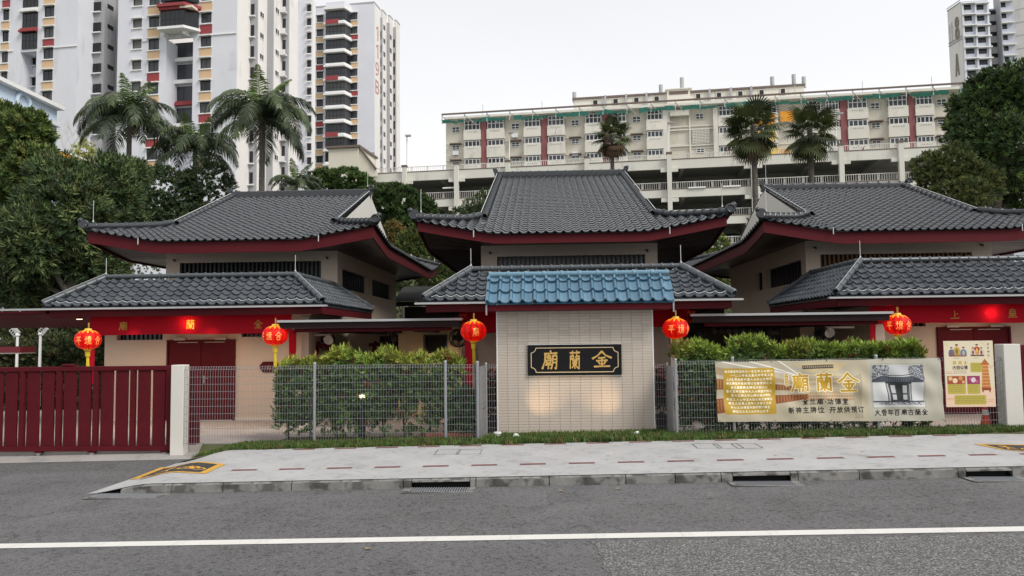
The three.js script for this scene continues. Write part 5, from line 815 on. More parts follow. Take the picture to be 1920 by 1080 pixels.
    const figure = (x, y, s, robe, c2) => { g.fillStyle = robe; g.beginPath(); g.moveTo(x - 12 * s, y - 44 * s); g.bezierCurveTo(x - 44 * s, y - 30 * s, x - 40 * s, y + 20 * s, x - 36 * s, y + 40 * s); g.lineTo(x + 36 * s, y + 40 * s); g.bezierCurveTo(x + 40 * s, y + 20 * s, x + 44 * s, y - 30 * s, x + 12 * s, y - 44 * s); g.fill(); g.fillStyle = c2; g.beginPath(); g.ellipse(x, y - 2 * s, 15 * s, 26 * s, 0, 0, 7); g.fill(); g.fillRect(x - 24 * s, y + 26 * s, 48 * s, 6 * s); g.fillStyle = '#c9a27a'; g.beginPath(); g.ellipse(x, y - 52 * s, 12 * s, 14 * s, 0, 0, 7); g.fill(); g.fillStyle = '#5a3a1e'; g.beginPath(); g.ellipse(x, y - 66 * s, 16 * s, 8 * s, 0, 0, 7); g.fill(); };
    figure(134, 110, 1.05, '#b9a24a', '#8a6a2a'); figure(78, 122, 0.8, '#3c6c92', '#9a4a2c'); figure(204, 124, 0.85, '#3f78b4', '#c9ae62'); g.fillStyle = '#8e3a22'; g.fillRect(50, 150, 180, 12); figure(344, 104, 0.95, '#a32a20', '#d4b04a'); figure(302, 122, 0.75, '#c8c0b0', '#8d3d30'); figure(390, 122, 0.75, '#c8c0b0', '#8d3d30'); g.fillStyle = '#4f2a1c'; g.fillRect(276, 148, 140, 12);
    line(g, '百年神位', 0, -100, 0, 0, 0, '#000'); ['百', '年', '神', '主'].forEach((c, i) => brush(g, c, 450, 26 + i * 38, 24, 2.6, '#4d463c'));
    brush(g, '廟', 84, 206, 40, 5, '#b9a24a'); brush(g, '蘭', 142, 206, 40, 5, '#b9a24a'); brush(g, '金', 198, 206, 40, 5, '#b9a24a'); line(g, '大伯公诞', 82, 256, 36, 4, 6, '#3b1512');
    g.fillStyle = '#5a4338'; for (const [x, y, n] of [[84, 298, 150], [92, 316, 136], [84, 330, 142], [96, 176, 60], [300, 176, 62]]) for (let k = 0; k < n; k += 8) g.fillRect(x + k, y, 5, 5);
    g.fillStyle = '#b3a648'; for (const [x, y, q, r] of [[268, 226, 130, 100], [20, 440, 190, 108], [226, 440, 134, 108], [86, 560, 330, 96]]) { g.beginPath(); g.roundRect(x, y, q, r, 14); g.fill(); g.fillStyle = '#5c5326'; for (let l = 0; l < 4; l++) for (let k = 16; k < q - 24; k += 8) if ((k * 7 + l) % 5) g.fillRect(x + k, y + 16 + l * (r - 26) / 4, 5, 4); g.fillStyle = '#b3a648'; }
    g.fillStyle = '#9d4a2e'; g.fillRect(20, 362, 190, 84); g.fillStyle = '#8d3256'; g.fillRect(226, 362, 134, 84); for (const [x, y, r, c] of [[54, 388, 22, '#d8b27c'], [102, 410, 26, '#e2cfa8'], [160, 386, 22, '#c78b52'], [188, 424, 16, '#cfa672'], [292, 404, 26, '#d9c7d0'], [260, 392, 14, '#c05a84'], [330, 420, 14, '#c05a84']]) { g.fillStyle = c; g.beginPath(); g.arc(x, y, r, 0, 7); g.fill(); }
    g.fillStyle = '#b0622c'; g.beginPath(); g.moveTo(420, 186); g.lineTo(470, 250); g.lineTo(372, 250); g.fill(); for (let k = 0; k < 14; k++) { const y = 250 + k * 17, q = 30 + k * 1.3; g.fillStyle = k % 2 ? '#a5521f' : '#c98a48'; g.fillRect(422 - q, y, 2 * q, 17); g.fillStyle = '#e0b06a'; for (let i = 0; i < 6; i++) g.fillRect(424 - q + i * q / 3, y + 4, 6, 7); } g.fillStyle = '#8a3f1c'; g.fillRect(376, 488, 96, 24); g.fillRect(380, 512, 14, 20); g.fillRect(452, 512, 14, 20);
  });
  const pz = FZ + 0.07, p0 = atZ(1768, 640, pz), p1 = atZ(1860, 638, pz), p2 = atZ(1868, 762, pz), q = thing('poster_board', 'cream printed poster board with a pagoda picture on the right end of the wire fence', 'poster', [(p0.x + p2.x) / 2, (p0.y + p2.y) / 2, pz]);
  const W = p1.x - p0.x, H = p1.y - p2.y; mesh('board', rbx(-W / 2, W / 2, -H / 2, H / 2, -0.012, 0, 0.003), M.white, q); const f = mesh('print', new THREE.PlaneGeometry(W, H), std({ map: pt, roughness: 0.5 }), q); f.position.z = 0.003; mesh('cord_ties', merge([rod(V3(-W / 2 + 0.03, H / 2 - 0.22, 0), V3(-W / 2 - 0.03, H / 2 - 0.22, -0.05), 0.005), rod(V3(W / 2 - 0.03, H / 2 - 0.3, 0), V3(W / 2 + 0.03, H / 2 - 0.3, -0.05), 0.005)]), M.black, q);
}

// ---------------------------------------------------------------- hedges, grass, pots
function leafGeo(L, W, fold = 0.25, droop = 0.2) {   // one leaf from the origin along +y
  const a = V3(0, 0, 0), b = V3(-W / 2, L * 0.45, W * fold), c = V3(W / 2, L * 0.45, W * fold), d = V3(0, L, -L * droop), m = V3(0, L * 0.45, 0);
  return tri([a, m, b, a, c, m, b, m, d, m, c, d]);
}
function sprig(n, L, W, spread, stem, droop = 0.2) {  // leaves around a shoot that points along +y
  const l = []; for (let k = 0; k < n; k++) { const g = leafGeo(L * rr(0.75, 1.15), W * rr(0.8, 1.2), 0.22, droop); g.rotateZ(rr(-0.2, 0.2)); g.rotateX(rr(spread * 0.45, spread)); g.rotateY(k * 2.4 + rr(-0.4, 0.4)); g.translate(0, stem * k / n, 0); l.push(g); }
  return merge(l);
}
function instances(name, geo, mat, list, parent) {   // list: {p, q, s, c}
  const m = new THREE.InstancedMesh(geo, mat, list.length), M4 = new THREE.Matrix4(), sc = V3(); list.forEach((o, i) => { M4.compose(o.p, o.q, typeof o.s === 'number' ? sc.set(o.s, o.s, o.s) : o.s); m.setMatrixAt(i, M4); m.setColorAt(i, o.c); });
  m.castShadow = m.receiveShadow = true; stuff(m); if (parent) { m.name = name; parent.add(m); } else { m.name = numbered(name); scene.add(m); } return m;
}
const UPV = V3(0, 1, 0);
function aim(dir, twist) { const q = new THREE.Quaternion().setFromUnitVectors(UPV, dir.clone().normalize()); return q.multiply(new THREE.Quaternion().setFromAxisAngle(UPV, twist)); }
const leafHedge = leafMat(1, 1, 1, 0.3, 0.5);
function hedge(label, x0, x1, z0, z1, topAt, sparseBelow) {
  const t = thing('hedge', label, 'hedge'); const geos = [sprig(8, 0.105, 0.038, 1.2, 0.10), sprig(7, 0.09, 0.034, 1.3, 0.07), sprig(9, 0.115, 0.036, 1.0, 0.13)], lists = [[], [], []], n = Math.round((x1 - x0) * 1800);
  for (let k = 0; k < n; k++) {
    const x = rr(x0, x1), top = topAt(x), face = rnd(); let y, z, dir;
    if (face < 0.22) { y = top - 0.16 * Math.pow(rnd(), 1.5); z = rr(z0, z1); dir = V3(rr(-0.5, 0.5), 1, rr(-0.3, 0.6)); }
    else { y = mixn(0.18, top, Math.pow(rnd(), 0.85)); const lump = 0.20 * (fbm((x + 40) / 40, y / 40, 40, 3, 201) - 0.5) * 2; z = z1 + lump - 0.30 * Math.pow(rnd(), 2) + (y > top - 0.3 ? -0.08 : 0); dir = V3(rr(-0.7, 0.7), rr(-0.1, 0.9), 1); if (face > 0.86) { z = rr(z0, z1); dir = V3(rr(-1, 1), rr(-0.3, 1), rr(-1, 1)); } }
    const gap = fbm((x + 40) / 20, y / 20, 60, 3, 77); if (y < 0.48 && rnd() < 0.55 + (0.48 - y)) continue; if (gap < 0.40 && rnd() < 0.8) continue;
    const newG = sstep(top - 0.30, top, y), red = fbm((x + 40) / 30, 0.5, 60, 2, 9) > 0.60 ? newG : 0, v = rr(0.5, 1.5);
    const c = new THREE.Color().setRGB(mixn(0.115, 0.26, newG) * v + 0.08 * red * rnd(), mixn(0.19, 0.35, newG) * v - 0.03 * red, mixn(0.062, 0.06, newG) * v);
    if (rnd() < 0.03) c.setRGB(0.22, 0.07, 0.04);
    lists[k % 3].push({ p: V3(x, y, z), q: aim(dir, rnd() * 6), s: rr(0.8, 1.25), c });
  }
  lists.forEach((l, i) => instances('foliage', geos[i], leafHedge, l, t));
  for (let x = x0 + 0.15; x < x1; x += rr(0.35, 0.6)) { const z = mixn(z0, z1, rr(0.3, 0.7)), b = V3(x, 0.05, z); mesh('stem', merge([rod(b, V3(x + rr(-0.1, 0.1), 0.8, z), 0.022, 6, 0.014), rod(V3(x, 0.5, z), V3(x + rr(-0.25, 0.25), 1.3, z + 0.1), 0.012, 5), rod(V3(x, 0.35, z), V3(x + rr(-0.25, 0.25), 1.0, z - 0.1), 0.012, 5)]), M.bark, t); }
  return t;
}
const hz = -15.45;
{
  const X = (u) => atZ(u, 700, hz).x, ys = (tab) => (x) => { let i = 0; while (i + 2 < tab.length && X(tab[i + 1][0]) < x) i++; const [a, b] = [tab[i], tab[i + 1]], t = clamp((x - X(a[0])) / (X(b[0]) - X(a[0])), 0, 1); return atZ(mixn(a[0], b[0], t), mixn(a[1], b[1], t), hz).y + 0.42 * (fbm((x + 40) / 60, 0.2, 160, 3, 3) - 0.5) - 0.13; };
  hedge('clipped green hedge behind the left wire fence', X(519), X(866), -16.2, -15.4, ys([[515, 682], [535, 674], [570, 666], [600, 664], [640, 660], [665, 655], [690, 668], [730, 660], [760, 658], [780, 652], [800, 660], [850, 654], [868, 668], [890, 700]]));
  hedge('clipped green hedge behind the printed banner', X(1272), X(1735), -16.2, -15.4, ys([[1265, 645], [1300, 640], [1340, 650], [1380, 646], [1420, 636], [1450, 648], [1500, 645], [1530, 634], [1560, 645], [1600, 640], [1640, 646], [1690, 636], [1715, 640], [1740, 668]]));
}
{ // low shrubs and red-leaved potted plants
  const bush = (name, label, cat, c, r, n, pal, geo, group) => { const t = thing(name, label, cat, c.toArray(), group); const l = []; for (let k = 0; k < n; k++) { const d = V3(rr(-1, 1), rr(-1, 1), rr(-1, 1)).normalize(), f = Math.pow(rnd(), 0.4); l.push({ p: V3(d.x * r[0] * f, d.y * r[1] * f, d.z * r[2] * f), q: aim(d.clone().add(V3(0, 0.6, 0)), rnd() * 6), s: rr(0.8, 1.3), c: pal(d.y * f) }); } instances('foliage', geo, leafHedge, l, t); return t; };
  const g = sprig(8, 0.085, 0.034, 1.2, 0.08), red = (y) => (rnd() < 0.42 + 0.2 * y ? new THREE.Color().setRGB(rr(0.18, 0.34), 0.02, 0.025) : new THREE.Color().setRGB(0.05, rr(0.06, 0.09), 0.03));
  for (const [u, v, label] of [[921, 738, 'red-leaved shrub in a dark pot just left of the sign wall'], [1243, 732, 'red-leaved shrub in a dark pot just right of the sign wall']]) { const z = -17.0, p = atZ(u, v, z), t = bush('potted_plant', label, 'potted plant', p, [0.20, 0.46, 0.20], 240, red, g, 'red-leaved plants in pots'); const yb = 0.06 - p.y; mesh('pot', cyl(0.15, 0.19, 0.36, 0, yb, 0, 18), plain(0.05, 0.04, 0.038, 0.6), t); mesh('stem', rod(V3(0, yb + 0.3, 0), V3(0, 0.2, 0), 0.02), M.bark, t); }
  const gp = (y) => new THREE.Color().setRGB(0.05, rr(0.08, 0.13), 0.035); const p1 = atZ(872, 768, -15.2); const s1 = bush('shrub', 'small loose shrub at the right end of the left hedge', 'shrub', p1, [0.26, 0.45, 0.22], 260, gp, g); mesh('stem', rod(V3(0, -0.6, 0), V3(0, 0.1, 0), 0.02), M.bark, s1);
  const q = atZ(845, 822, -15.0), tr = thing('planter_trough', 'low terracotta trough at the foot of the left hedge', 'planter', [q.x, 0.13, -15.15]); mesh('trough', rbx(-0.5, 0.42, 0, 0.14, -0.1, 0.1, 0.015), plain(0.22, 0.07, 0.045, 0.8), tr);
}
{ // bollard lamp among the hedge, lit
  const p = atZ(679, 740, -15.32), t = thing('bollard_light', 'black bollard lamp with a lit head inside the left hedge', 'lamp', [p.x, 0.10, -15.32]), h = p.y - 0.10;
  mesh('post', cyl(0.075, 0.075, h - 0.06, 0, 0, 0, 14), M.black, t); mesh('lamp_glass', cyl(0.055, 0.055, 0.08, 0, h - 0.06, 0, 14), glow(1, 0.75, 0.5, 2.5), t); mesh('cap', cyl(0.085, 0.06, 0.05, 0, h + 0.02, 0, 14), M.black, t); mesh('foot', cyl(0.16, 0.16, 0.02, 0, 0, 0, 16), M.kerb, t);
  const L = new THREE.PointLight(C(1, 0.75, 0.5), 0.5, 3, 2); L.position.set(p.x, 0.10 + h, -15.32); L.name = 'bollard_glow'; L.castShadow = true; scene.add(L);
}
{ // grass between the path and the fence: blades, denser before the sign wall
  const tuft = () => { const l = []; for (let k = 0; k < 9; k++) { const h = rr(0.05, 0.13), w = 0.007, a = rr(0, 6.28), b = rr(0.01, 0.07), x = rr(-0.05, 0.05), z = rr(-0.05, 0.05), cx = Math.cos(a), cz = Math.sin(a); const A = V3(x - w * cz, 0, z + w * cx), B = V3(x + w * cz, 0, z - w * cx), m1 = V3(x + cx * b * 0.4 - w * cz * 0.8, h * 0.65, z + cz * b * 0.4 + w * cx * 0.8), m2 = V3(x + cx * b * 0.4 + w * cz * 0.8, h * 0.65, z + cz * b * 0.4 - w * cx * 0.8), tp = V3(x + cx * b, h, z + cz * b); l.push(A, B, m2, A, m2, m1, m1, m2, tp); } return tri(l); };
  const blade = tuft(), L = []; const N = 17000;
  for (let k = 0; k < N; k++) { const x = rr(-6.7, 8.9), wide = x > -1.1 && x < 2.3, back = wide ? -15.5 : x < -3 ? -15.1 : -15.3, front = -14.16 + 0.05 * Math.sin(x * 7) - (x < -6 ? (-6 - x) * 0.6 : 0) - 0.25 * sstep(7.2, 9.0, x), z = mixn(front, back, Math.pow(rnd(), 0.9)); if (z > front) continue; if (fbm((x + 40) / 30, (z + 40) / 30, 60, 3, 15) < 0.40 && rnd() < 0.75) continue; const v = rr(0.45, 1.6), dry = rnd() < 0.18, tall = wide ? 0.95 : 0.75; L.push({ p: V3(x, padY(x, -14.15) - 0.01 + (z < -15 ? -0.03 : 0), z), q: new THREE.Quaternion().setFromAxisAngle(UPV, rnd() * 6.28), s: rr(0.6, 1.2) * tall, c: dry ? new THREE.Color().setRGB(0.20 * v, 0.17 * v, 0.07 * v) : new THREE.Color().setRGB(0.085 * v, 0.15 * v, 0.032 * v) }); }
  tag(instances('grass', blade, leafMat(1, 1, 1, 0.3, 0.6), L), 'strip of green grass along the foot of the fence and the sign wall', 'grass');
}

// ---------------------------------------------------------------- trees
function blobsFrom(list, z, depthF = 0.8) { return list.map(([u, v, ru, rv, dz = 0]) => { const zz = z + dz, p = atZ(u, v, zz), k = -zz / 1450; return { p, r: V3(ru * k, rv * k, Math.max(ru, rv) * k * depthF) }; }); }
function crown(blobs, count, geos, pal, o = {}) {    // shoots spread over the outside and, thinner, the inside of the clumps
  const lists = geos.map(() => []), vol = blobs.map((b) => Math.pow(b.r.x * b.r.y * b.r.z, 0.68)), tot = vol.reduce((a, b) => a + b, 0);
  const sun1 = V3(0.2, 1, 0.3).normalize();
  blobs.forEach((b, bi) => { const n = Math.round(count * vol[bi] / tot); for (let k = 0; k < n; k++) {
    const d = V3(rr(-1, 1), rr(-1, 1), rr(-1, 1)); if (d.lengthSq() > 1 || d.lengthSq() < 0.01) { k--; continue; } d.normalize(); if (d.z < -0.35 && rnd() < 0.8) continue;
    const lump = 1 + (o.lump ?? 0.28) * (fbm(0.5 + d.x * 0.35 + bi * 0.13, 0.5 + d.y * 0.35, 12, 3, 300 + bi) - 0.5) * 2, f = lump * (1 - (o.shell ?? 0.34) * Math.pow(rnd(), 1.7));
    if (fbm(0.5 + d.x * 0.4 + bi * 0.37, 0.5 + d.y * 0.4 + 0.2 * d.z, 14, 3, 500 + bi) < (o.gap ?? 0.36) && rnd() < 0.85) continue;
    const p = V3(b.p.x + d.x * b.r.x * f, b.p.y + d.y * b.r.y * f, b.p.z + d.z * b.r.z * f);
    const out = d.clone().multiplyScalar(1).add(V3(rr(-0.5, 0.5), (o.lift ?? 0.35) + rr(-0.3, 0.3), rr(-0.5, 0.5)));
    lists[k % geos.length].push({ p, q: aim(out, rnd() * 6.28), s: rr(0.75, 1.25), c: pal() });
  } });
  return lists;
}
function tree(name, label, cat, z, blobs, count, geos, pal, trunk, o = {}) {
  const B = blobsFrom(blobs, z, o.depth ?? 0.8), t = thing(name, label, cat, [0, 0, 0], o.group);
  const lists = crown(B, count, geos, pal, o); lists.forEach((l, i) => instances('crown', geos[i], o.mat || leafTree, l, t));
  if (trunk) { const base = atZ(trunk[0], 640, z).x, y0 = trunk[2] ?? 0, top = B[0].p, l = [], r = trunk[1]; const fork = V3(base + (top.x - base) * 0.3, mixn(y0, top.y, 0.55), top.z);
    l.push(rod(V3(base, y0 - 0.5, top.z), fork, r, 9, r * 0.7)); B.forEach((b) => { const m = fork.clone().lerp(b.p, 0.5).add(V3(0, 0.1, 0)); l.push(rod(fork, m, r * 0.5, 7, r * 0.34), rod(m, b.p, r * 0.34, 6, r * 0.15)); for (let k = 0; k < 3; k++) { const e = b.p.clone().add(V3(rr(-0.6, 0.6) * b.r.x, rr(-0.1, 0.6) * b.r.y, rr(-0.3, 0.6) * b.r.z)); l.push(rod(m, e, r * 0.2, 5, r * 0.07)); } }); mesh('trunk', merge(l), M.bark, t); }
  return t;
}
const leafTree = leafMat(1, 1, 1, 0.28, 0.45);
const col = (r, g, b, v = 0.45) => () => { const k = 2.05 * rr(1 - v, 1 + v); return new THREE.Color().setRGB(r * k * rr(0.85, 1.15), g * k, b * k); };
const pick = (...ps) => () => ps[Math.floor(rnd() * ps.length)]();
const broad = [sprig(10, 0.19, 0.085, 1.2, 0.16), sprig(9, 0.17, 0.08, 1.3, 0.12)], mango = [sprig(10, 0.25, 0.062, 1.5, 0.10, 0.35), sprig(8, 0.22, 0.058, 1.35, 0.12, 0.3)], small = [sprig(10, 0.14, 0.06, 1.2, 0.14), sprig(8, 0.12, 0.05, 1.1, 0.12)], rosette = [sprig(12, 0.36, 0.10, 1.15, 0.08, 0.15)];
tree('broadleaf_tree', 'dense dark green tree at the left edge below the pale blue wall', 'tree', -31, [[20, 290, 78, 82], [52, 250, 46, 40, 1], [5, 235, 45, 40], [60, 320, 44, 50, 2], [10, 370, 60, 50, 1]], 9000, broad, pick(col(0.040, 0.062, 0.020), col(0.055, 0.080, 0.022), col(0.085, 0.105, 0.028)), [20, 0.3], { gap: 0.34 });
tree('mango_tree', 'mango tree with long drooping leaves beside the left hall', 'tree', -27, [[130, 400, 88, 92], [200, 360, 62, 62, -1], [60, 450, 70, 70, 1], [150, 480, 90, 70, -1], [225, 420, 45, 70, -3], [30, 520, 62, 62, 0], [105, 330, 50, 40], [110, 545, 80, 45, -2], [240, 330, 40, 32, -3]], 13500, mango, pick(col(0.040, 0.060, 0.026), col(0.055, 0.078, 0.030), col(0.075, 0.098, 0.036), col(0.034, 0.050, 0.024)), [132, 0.24], { lift: 0.5, gap: 0.35, shell: 0.5 });
tree('broadleaf_tree', 'dark tree in the shade under the left palms', 'tree', -46, [[310, 365, 70, 50], [390, 350, 50, 42, -1], [265, 395, 60, 40, 1], [345, 410, 60, 30]], 5200, broad, col(0.034, 0.050, 0.022), [320, 0.25, 2], { gap: 0.38 });
tree('round_shrub', 'round bright green shrub top behind the left hall roof', 'shrub', -56, [[608, 340, 30, 22], [650, 338, 42, 20], [676, 346, 24, 18]], 1900, broad, pick(col(0.036, 0.062, 0.018), col(0.048, 0.078, 0.02)), [640, 0.15, 3], { gap: 0.25, lump: 0.2 });
tree('frangipani_tree', 'bushy green tree with leaf rosettes between the left and middle roofs', 'tree', -47, [[745, 385, 52, 36], [788, 405, 34, 34], [715, 375, 30, 26], [760, 425, 48, 24], [690, 372, 18, 20, 1]], 1800, rosette, pick(col(0.034, 0.056, 0.018), col(0.044, 0.072, 0.022), col(0.026, 0.044, 0.014)), [760, 0.2, 2], { gap: 0.26 });
tree('flowering_shrub', 'yellowish shrub with orange new leaves behind the left gable', 'shrub', -44, [[738, 440, 24, 24], [745, 462, 24, 20]], 1500, small, pick(col(0.10, 0.085, 0.026), col(0.12, 0.075, 0.028), col(0.065, 0.075, 0.02)), [742, 0.1, 1], { gap: 0.25 });
tree('green_shrub', 'leafy yellow-green shrub in the gap between the left and middle halls', 'shrub', -42, [[785, 450, 34, 26], [775, 480, 42, 32], [815, 500, 44, 40], [790, 520, 60, 30, -1]], 3800, small, pick(col(0.07, 0.085, 0.02), col(0.046, 0.066, 0.018), col(0.032, 0.048, 0.014)), [790, 0.15, 1], { gap: 0.28 });
tree('small_tree', 'loose small tree before the car park left of the middle roof ridge', 'tree', -52, [[912, 375, 24, 20], [895, 392, 30, 22], [925, 395, 30, 24], [865, 402, 22, 14]], 1700, small, pick(col(0.04, 0.06, 0.026), col(0.055, 0.078, 0.03)), [905, 0.12, 3], { gap: 0.44, shell: 0.6 });
tree('green_shrub', 'yellow-green shrub in the gap between the middle and right halls', 'shrub', -44, [[1345, 470, 24, 30], [1325, 495, 30, 26], [1360, 500, 26, 30]], 2100, small, pick(col(0.11, 0.125, 0.03), col(0.06, 0.09, 0.026)), [1345, 0.12, 1], { gap: 0.28 });
tree('tall_tree', 'tall dense green tree at the right edge', 'tree', -40, [[1850, 215, 62, 70], [1905, 180, 60, 56, 1], [1825, 260, 46, 50, 1], [1890, 280, 60, 66, 2], [1915, 340, 50, 60], [1845, 330, 60, 60, -1], [1870, 160, 40, 28], [1810, 225, 26, 40]], 12500, broad.concat(mango), pick(col(0.028, 0.046, 0.018), col(0.04, 0.066, 0.021), col(0.060, 0.094, 0.025), col(0.024, 0.036, 0.014)), [1880, 0.4, 1], { gap: 0.34 });
tree('broadleaf_tree', 'lower tree with yellowish leaves behind the ridge of the right hall', 'tree', -37, [[1745, 315, 30, 28], [1790, 310, 40, 36], [1770, 335, 48, 26], [1830, 345, 44, 40], [1800, 365, 50, 26, 1]], 4800, small, pick(col(0.075, 0.085, 0.026), col(0.05, 0.064, 0.022), col(0.036, 0.05, 0.018)), [1795, 0.2, 1], { gap: 0.3 });
tree('yellow_tree', 'pale yellow-green young tree left of the leftmost palm', 'tree', -60, [[158, 282, 20, 20], [172, 300, 18, 14]], 420, broad, col(0.22, 0.23, 0.09), [160, 0.1, 3], { gap: 0.42, shell: 0.7 });
{ const t = thing('bare_tree', 'leafless pale tree twigs beside the left tower', 'tree', [0, 0, 0]); const z = -62, l = []; const grow = (p, d, len, r, k) => { const e = p.clone().addScaledVector(d, len); l.push(rod(p, e, r, 4, r * 0.65)); if (k > 0) for (let i = 0; i < 3; i++) grow(e, d.clone().add(V3(rr(-0.8, 0.8), rr(-0.1, 0.6), rr(-0.4, 0.4))).normalize(), len * rr(0.6, 0.8), r * 0.6, k - 1); }; grow(atZ(126, 340, z), V3(0, 1, 0), 1.7, 0.05, 5); mesh('branches', merge(l), plain(0.45, 0.42, 0.37, 0.9), t); }
tree('garden_hedge', 'dark leafy hedge behind the sliding gate with small pale flowers', 'hedge', -24, [[30, 672, 60, 30], [110, 670, 62, 34], [175, 672, 44, 40], [60, 720, 80, 40], [160, 730, 60, 40], [75, 640, 40, 34, -2], [120, 620, 46, 34, -3], [165, 640, 30, 50, -2], [40, 620, 34, 24, -3]], 9000, small, pick(col(0.026, 0.038, 0.016), col(0.04, 0.055, 0.02), col(0.05, 0.045, 0.022)), [100, 0.06], { gap: 0.22, shell: 0.5 });
// palms
function frondGeo(L, a0, a1, leafL, n, width) {       // arching rib with hanging leaflets, in the x-y plane
  const pts = [V3(0, 0, 0)], l = []; for (let k = 1; k <= 12; k++) { const a = mixn(a0, a1, Math.pow((k - 0.5) / 12, 1.15)) * RAD, p = pts[k - 1]; pts.push(V3(p.x + Math.cos(a) * L / 12, p.y + Math.sin(a) * L / 12, 0)); } const cv = new THREE.CatmullRomCurve3(pts);
  for (let k = 0; k < 12; k++) l.push(rod(pts[k], pts[k + 1], 0.032 * (1 - k / 13) + 0.006, 5, 0.032 * (1 - (k + 1) / 13) + 0.006));
  const q = []; for (let k = 4; k < n; k++) { const t = k / n, p = cv.getPointAt(t), d = cv.getTangentAt(t), len = leafL * Math.sin(Math.PI * (0.16 + 0.78 * t)) * rr(0.82, 1.12); for (const s of [-1, 1]) { const lay = rr(0.35, 0.75), tip = p.clone().addScaledVector(d, len * 0.5).add(V3(0, -len * lay, s * len * (1.0 - 0.55 * lay))), m = p.clone().lerp(tip, 0.45).add(V3(0, len * 0.13, s * len * 0.06)), w = d.clone().multiplyScalar(width * rr(0.4, 0.6)); const u = w.clone().multiplyScalar(0.5); q.push(p.clone().sub(u), p.clone().add(u), m.clone().add(w), p.clone().sub(u), m.clone().add(w), m.clone().sub(w), m.clone().sub(w), m.clone().add(w), tip); } }
  return merge([...l, tri(q)]);
}
const frondMats = [leafMat(0.085, 0.112, 0.058, 0.35, 0.36), leafMat(0.115, 0.15, 0.072, 0.35, 0.34), leafMat(0.06, 0.08, 0.046, 0.3, 0.38)], frondNew = leafMat(0.15, 0.22, 0.06, 0.4, 0.4);
const frondG = [frondGeo(4.0, 76, -70, 1.1, 60, 0.085), frondGeo(4.1, 52, -88, 1.15, 60, 0.085), frondGeo(4.0, 12, -88, 1.1, 58, 0.085), frondGeo(3.4, 86, 30, 0.9, 54, 0.075), frondGeo(4.4, 60, -84, 1.2, 60, 0.085)];
function featherPalm(label, u, v, z, s, n, baseY) {
  const p = atZ(u, v, z), t = thing('feather_palm', label, 'palm tree', p.toArray(), 'feather palms before the left towers'); t.scale.setScalar(1);
  const H = p.y - baseY, tr = []; for (let k = 0; k < 12; k++) { const r0 = mixn(0.15, 0.22, k / 12) * s; tr.push(cyl(r0 * 1.06, r0, H / 12 + 0.005, 0, -H * (k + 1) / 12, 0, 10)); } mesh('trunk', merge(tr), M.palmBark, t); mesh('crown_shaft', cyl(0.17 * s, 0.08 * s, 0.9 * s, 0, -0.35 * s, 0, 10), leafMat(0.08, 0.12, 0.04, 0, 0.5), t);
  for (let k = 0; k < n; k++) { const f = k / n, kind = f < 0.13 ? 3 : f < 0.33 ? 0 : f < 0.50 ? 4 : f < 0.80 ? 1 : 2, m = mesh('frond', frondG[kind], kind === 3 ? frondNew : frondMats[k % 3], t); m.rotation.set(rr(-0.15, 0.15), k * 2.4 + rr(-0.3, 0.3), rr(-0.12, 0.12), 'YXZ'); m.scale.setScalar(s * rr(0.88, 1.08)); }
  mesh('fruit_stalks', merge(Array.from({ length: 14 }, () => rod(V3(0, -0.3, 0), V3(rr(-0.6, 0.6), rr(-1.3, -0.5), rr(-0.6, 0.6)), 0.02, 4))), plain(0.20, 0.14, 0.06, 0.9), t);
  return t;
}
featherPalm('feather palm furthest left, with a fresh upright frond', 243, 226, -47, 0.96, 26, 1.5); featherPalm('lowest feather palm, standing between two taller ones', 366, 285, -49, 0.92, 22, 1.5); featherPalm('tallest feather palm with arching fronds left of the second tower', 492, 226, -46, 1.02, 30, 1.5); featherPalm('feather palm half hidden behind the roof right of the tallest palm', 556, 350, -52, 0.6, 16, 1.5);
const fanGeo = (() => { const l = [], n = 26; for (let k = 0; k < n; k++) { const a = mixn(-2.2, 2.2, k / (n - 1)), len = 1.02 * (0.72 + 0.28 * Math.cos(a)), dx = Math.cos(a), dz = Math.sin(a), w = 0.05; const o = V3(0.8, 0, 0), m = V3(0.8 + dx * len * 0.5, 0.02, dz * len * 0.5), m2 = V3(0.8 + dx * len * 0.78, -0.10, dz * len * 0.78), tp = V3(0.8 + dx * len * 0.92, -0.36 + 0.1 * ((k * 7) % 3), dz * len * 0.92); const s = V3(-dz, 0, dx).multiplyScalar(w), s2 = s.clone().multiplyScalar(0.6); l.push(o, m.clone().add(s), m.clone().sub(s), m.clone().add(s), m2.clone().add(s2), m.clone().sub(s), m.clone().sub(s), m2.clone().add(s2), m2.clone().sub(s2), m2.clone().add(s2), tp, m2.clone().sub(s2)); } return merge([tri(l), rod(V3(0, 0, 0), V3(0.82, 0, 0), 0.022, 5, 0.014)]); })();
const fanMats = [leafMat(0.10, 0.122, 0.058, 0.35, 0.36), leafMat(0.13, 0.155, 0.065, 0.35, 0.34), leafMat(0.055, 0.07, 0.036, 0.3, 0.4)], fanDry = leafMat(0.11, 0.07, 0.042, 0.2, 0.8);
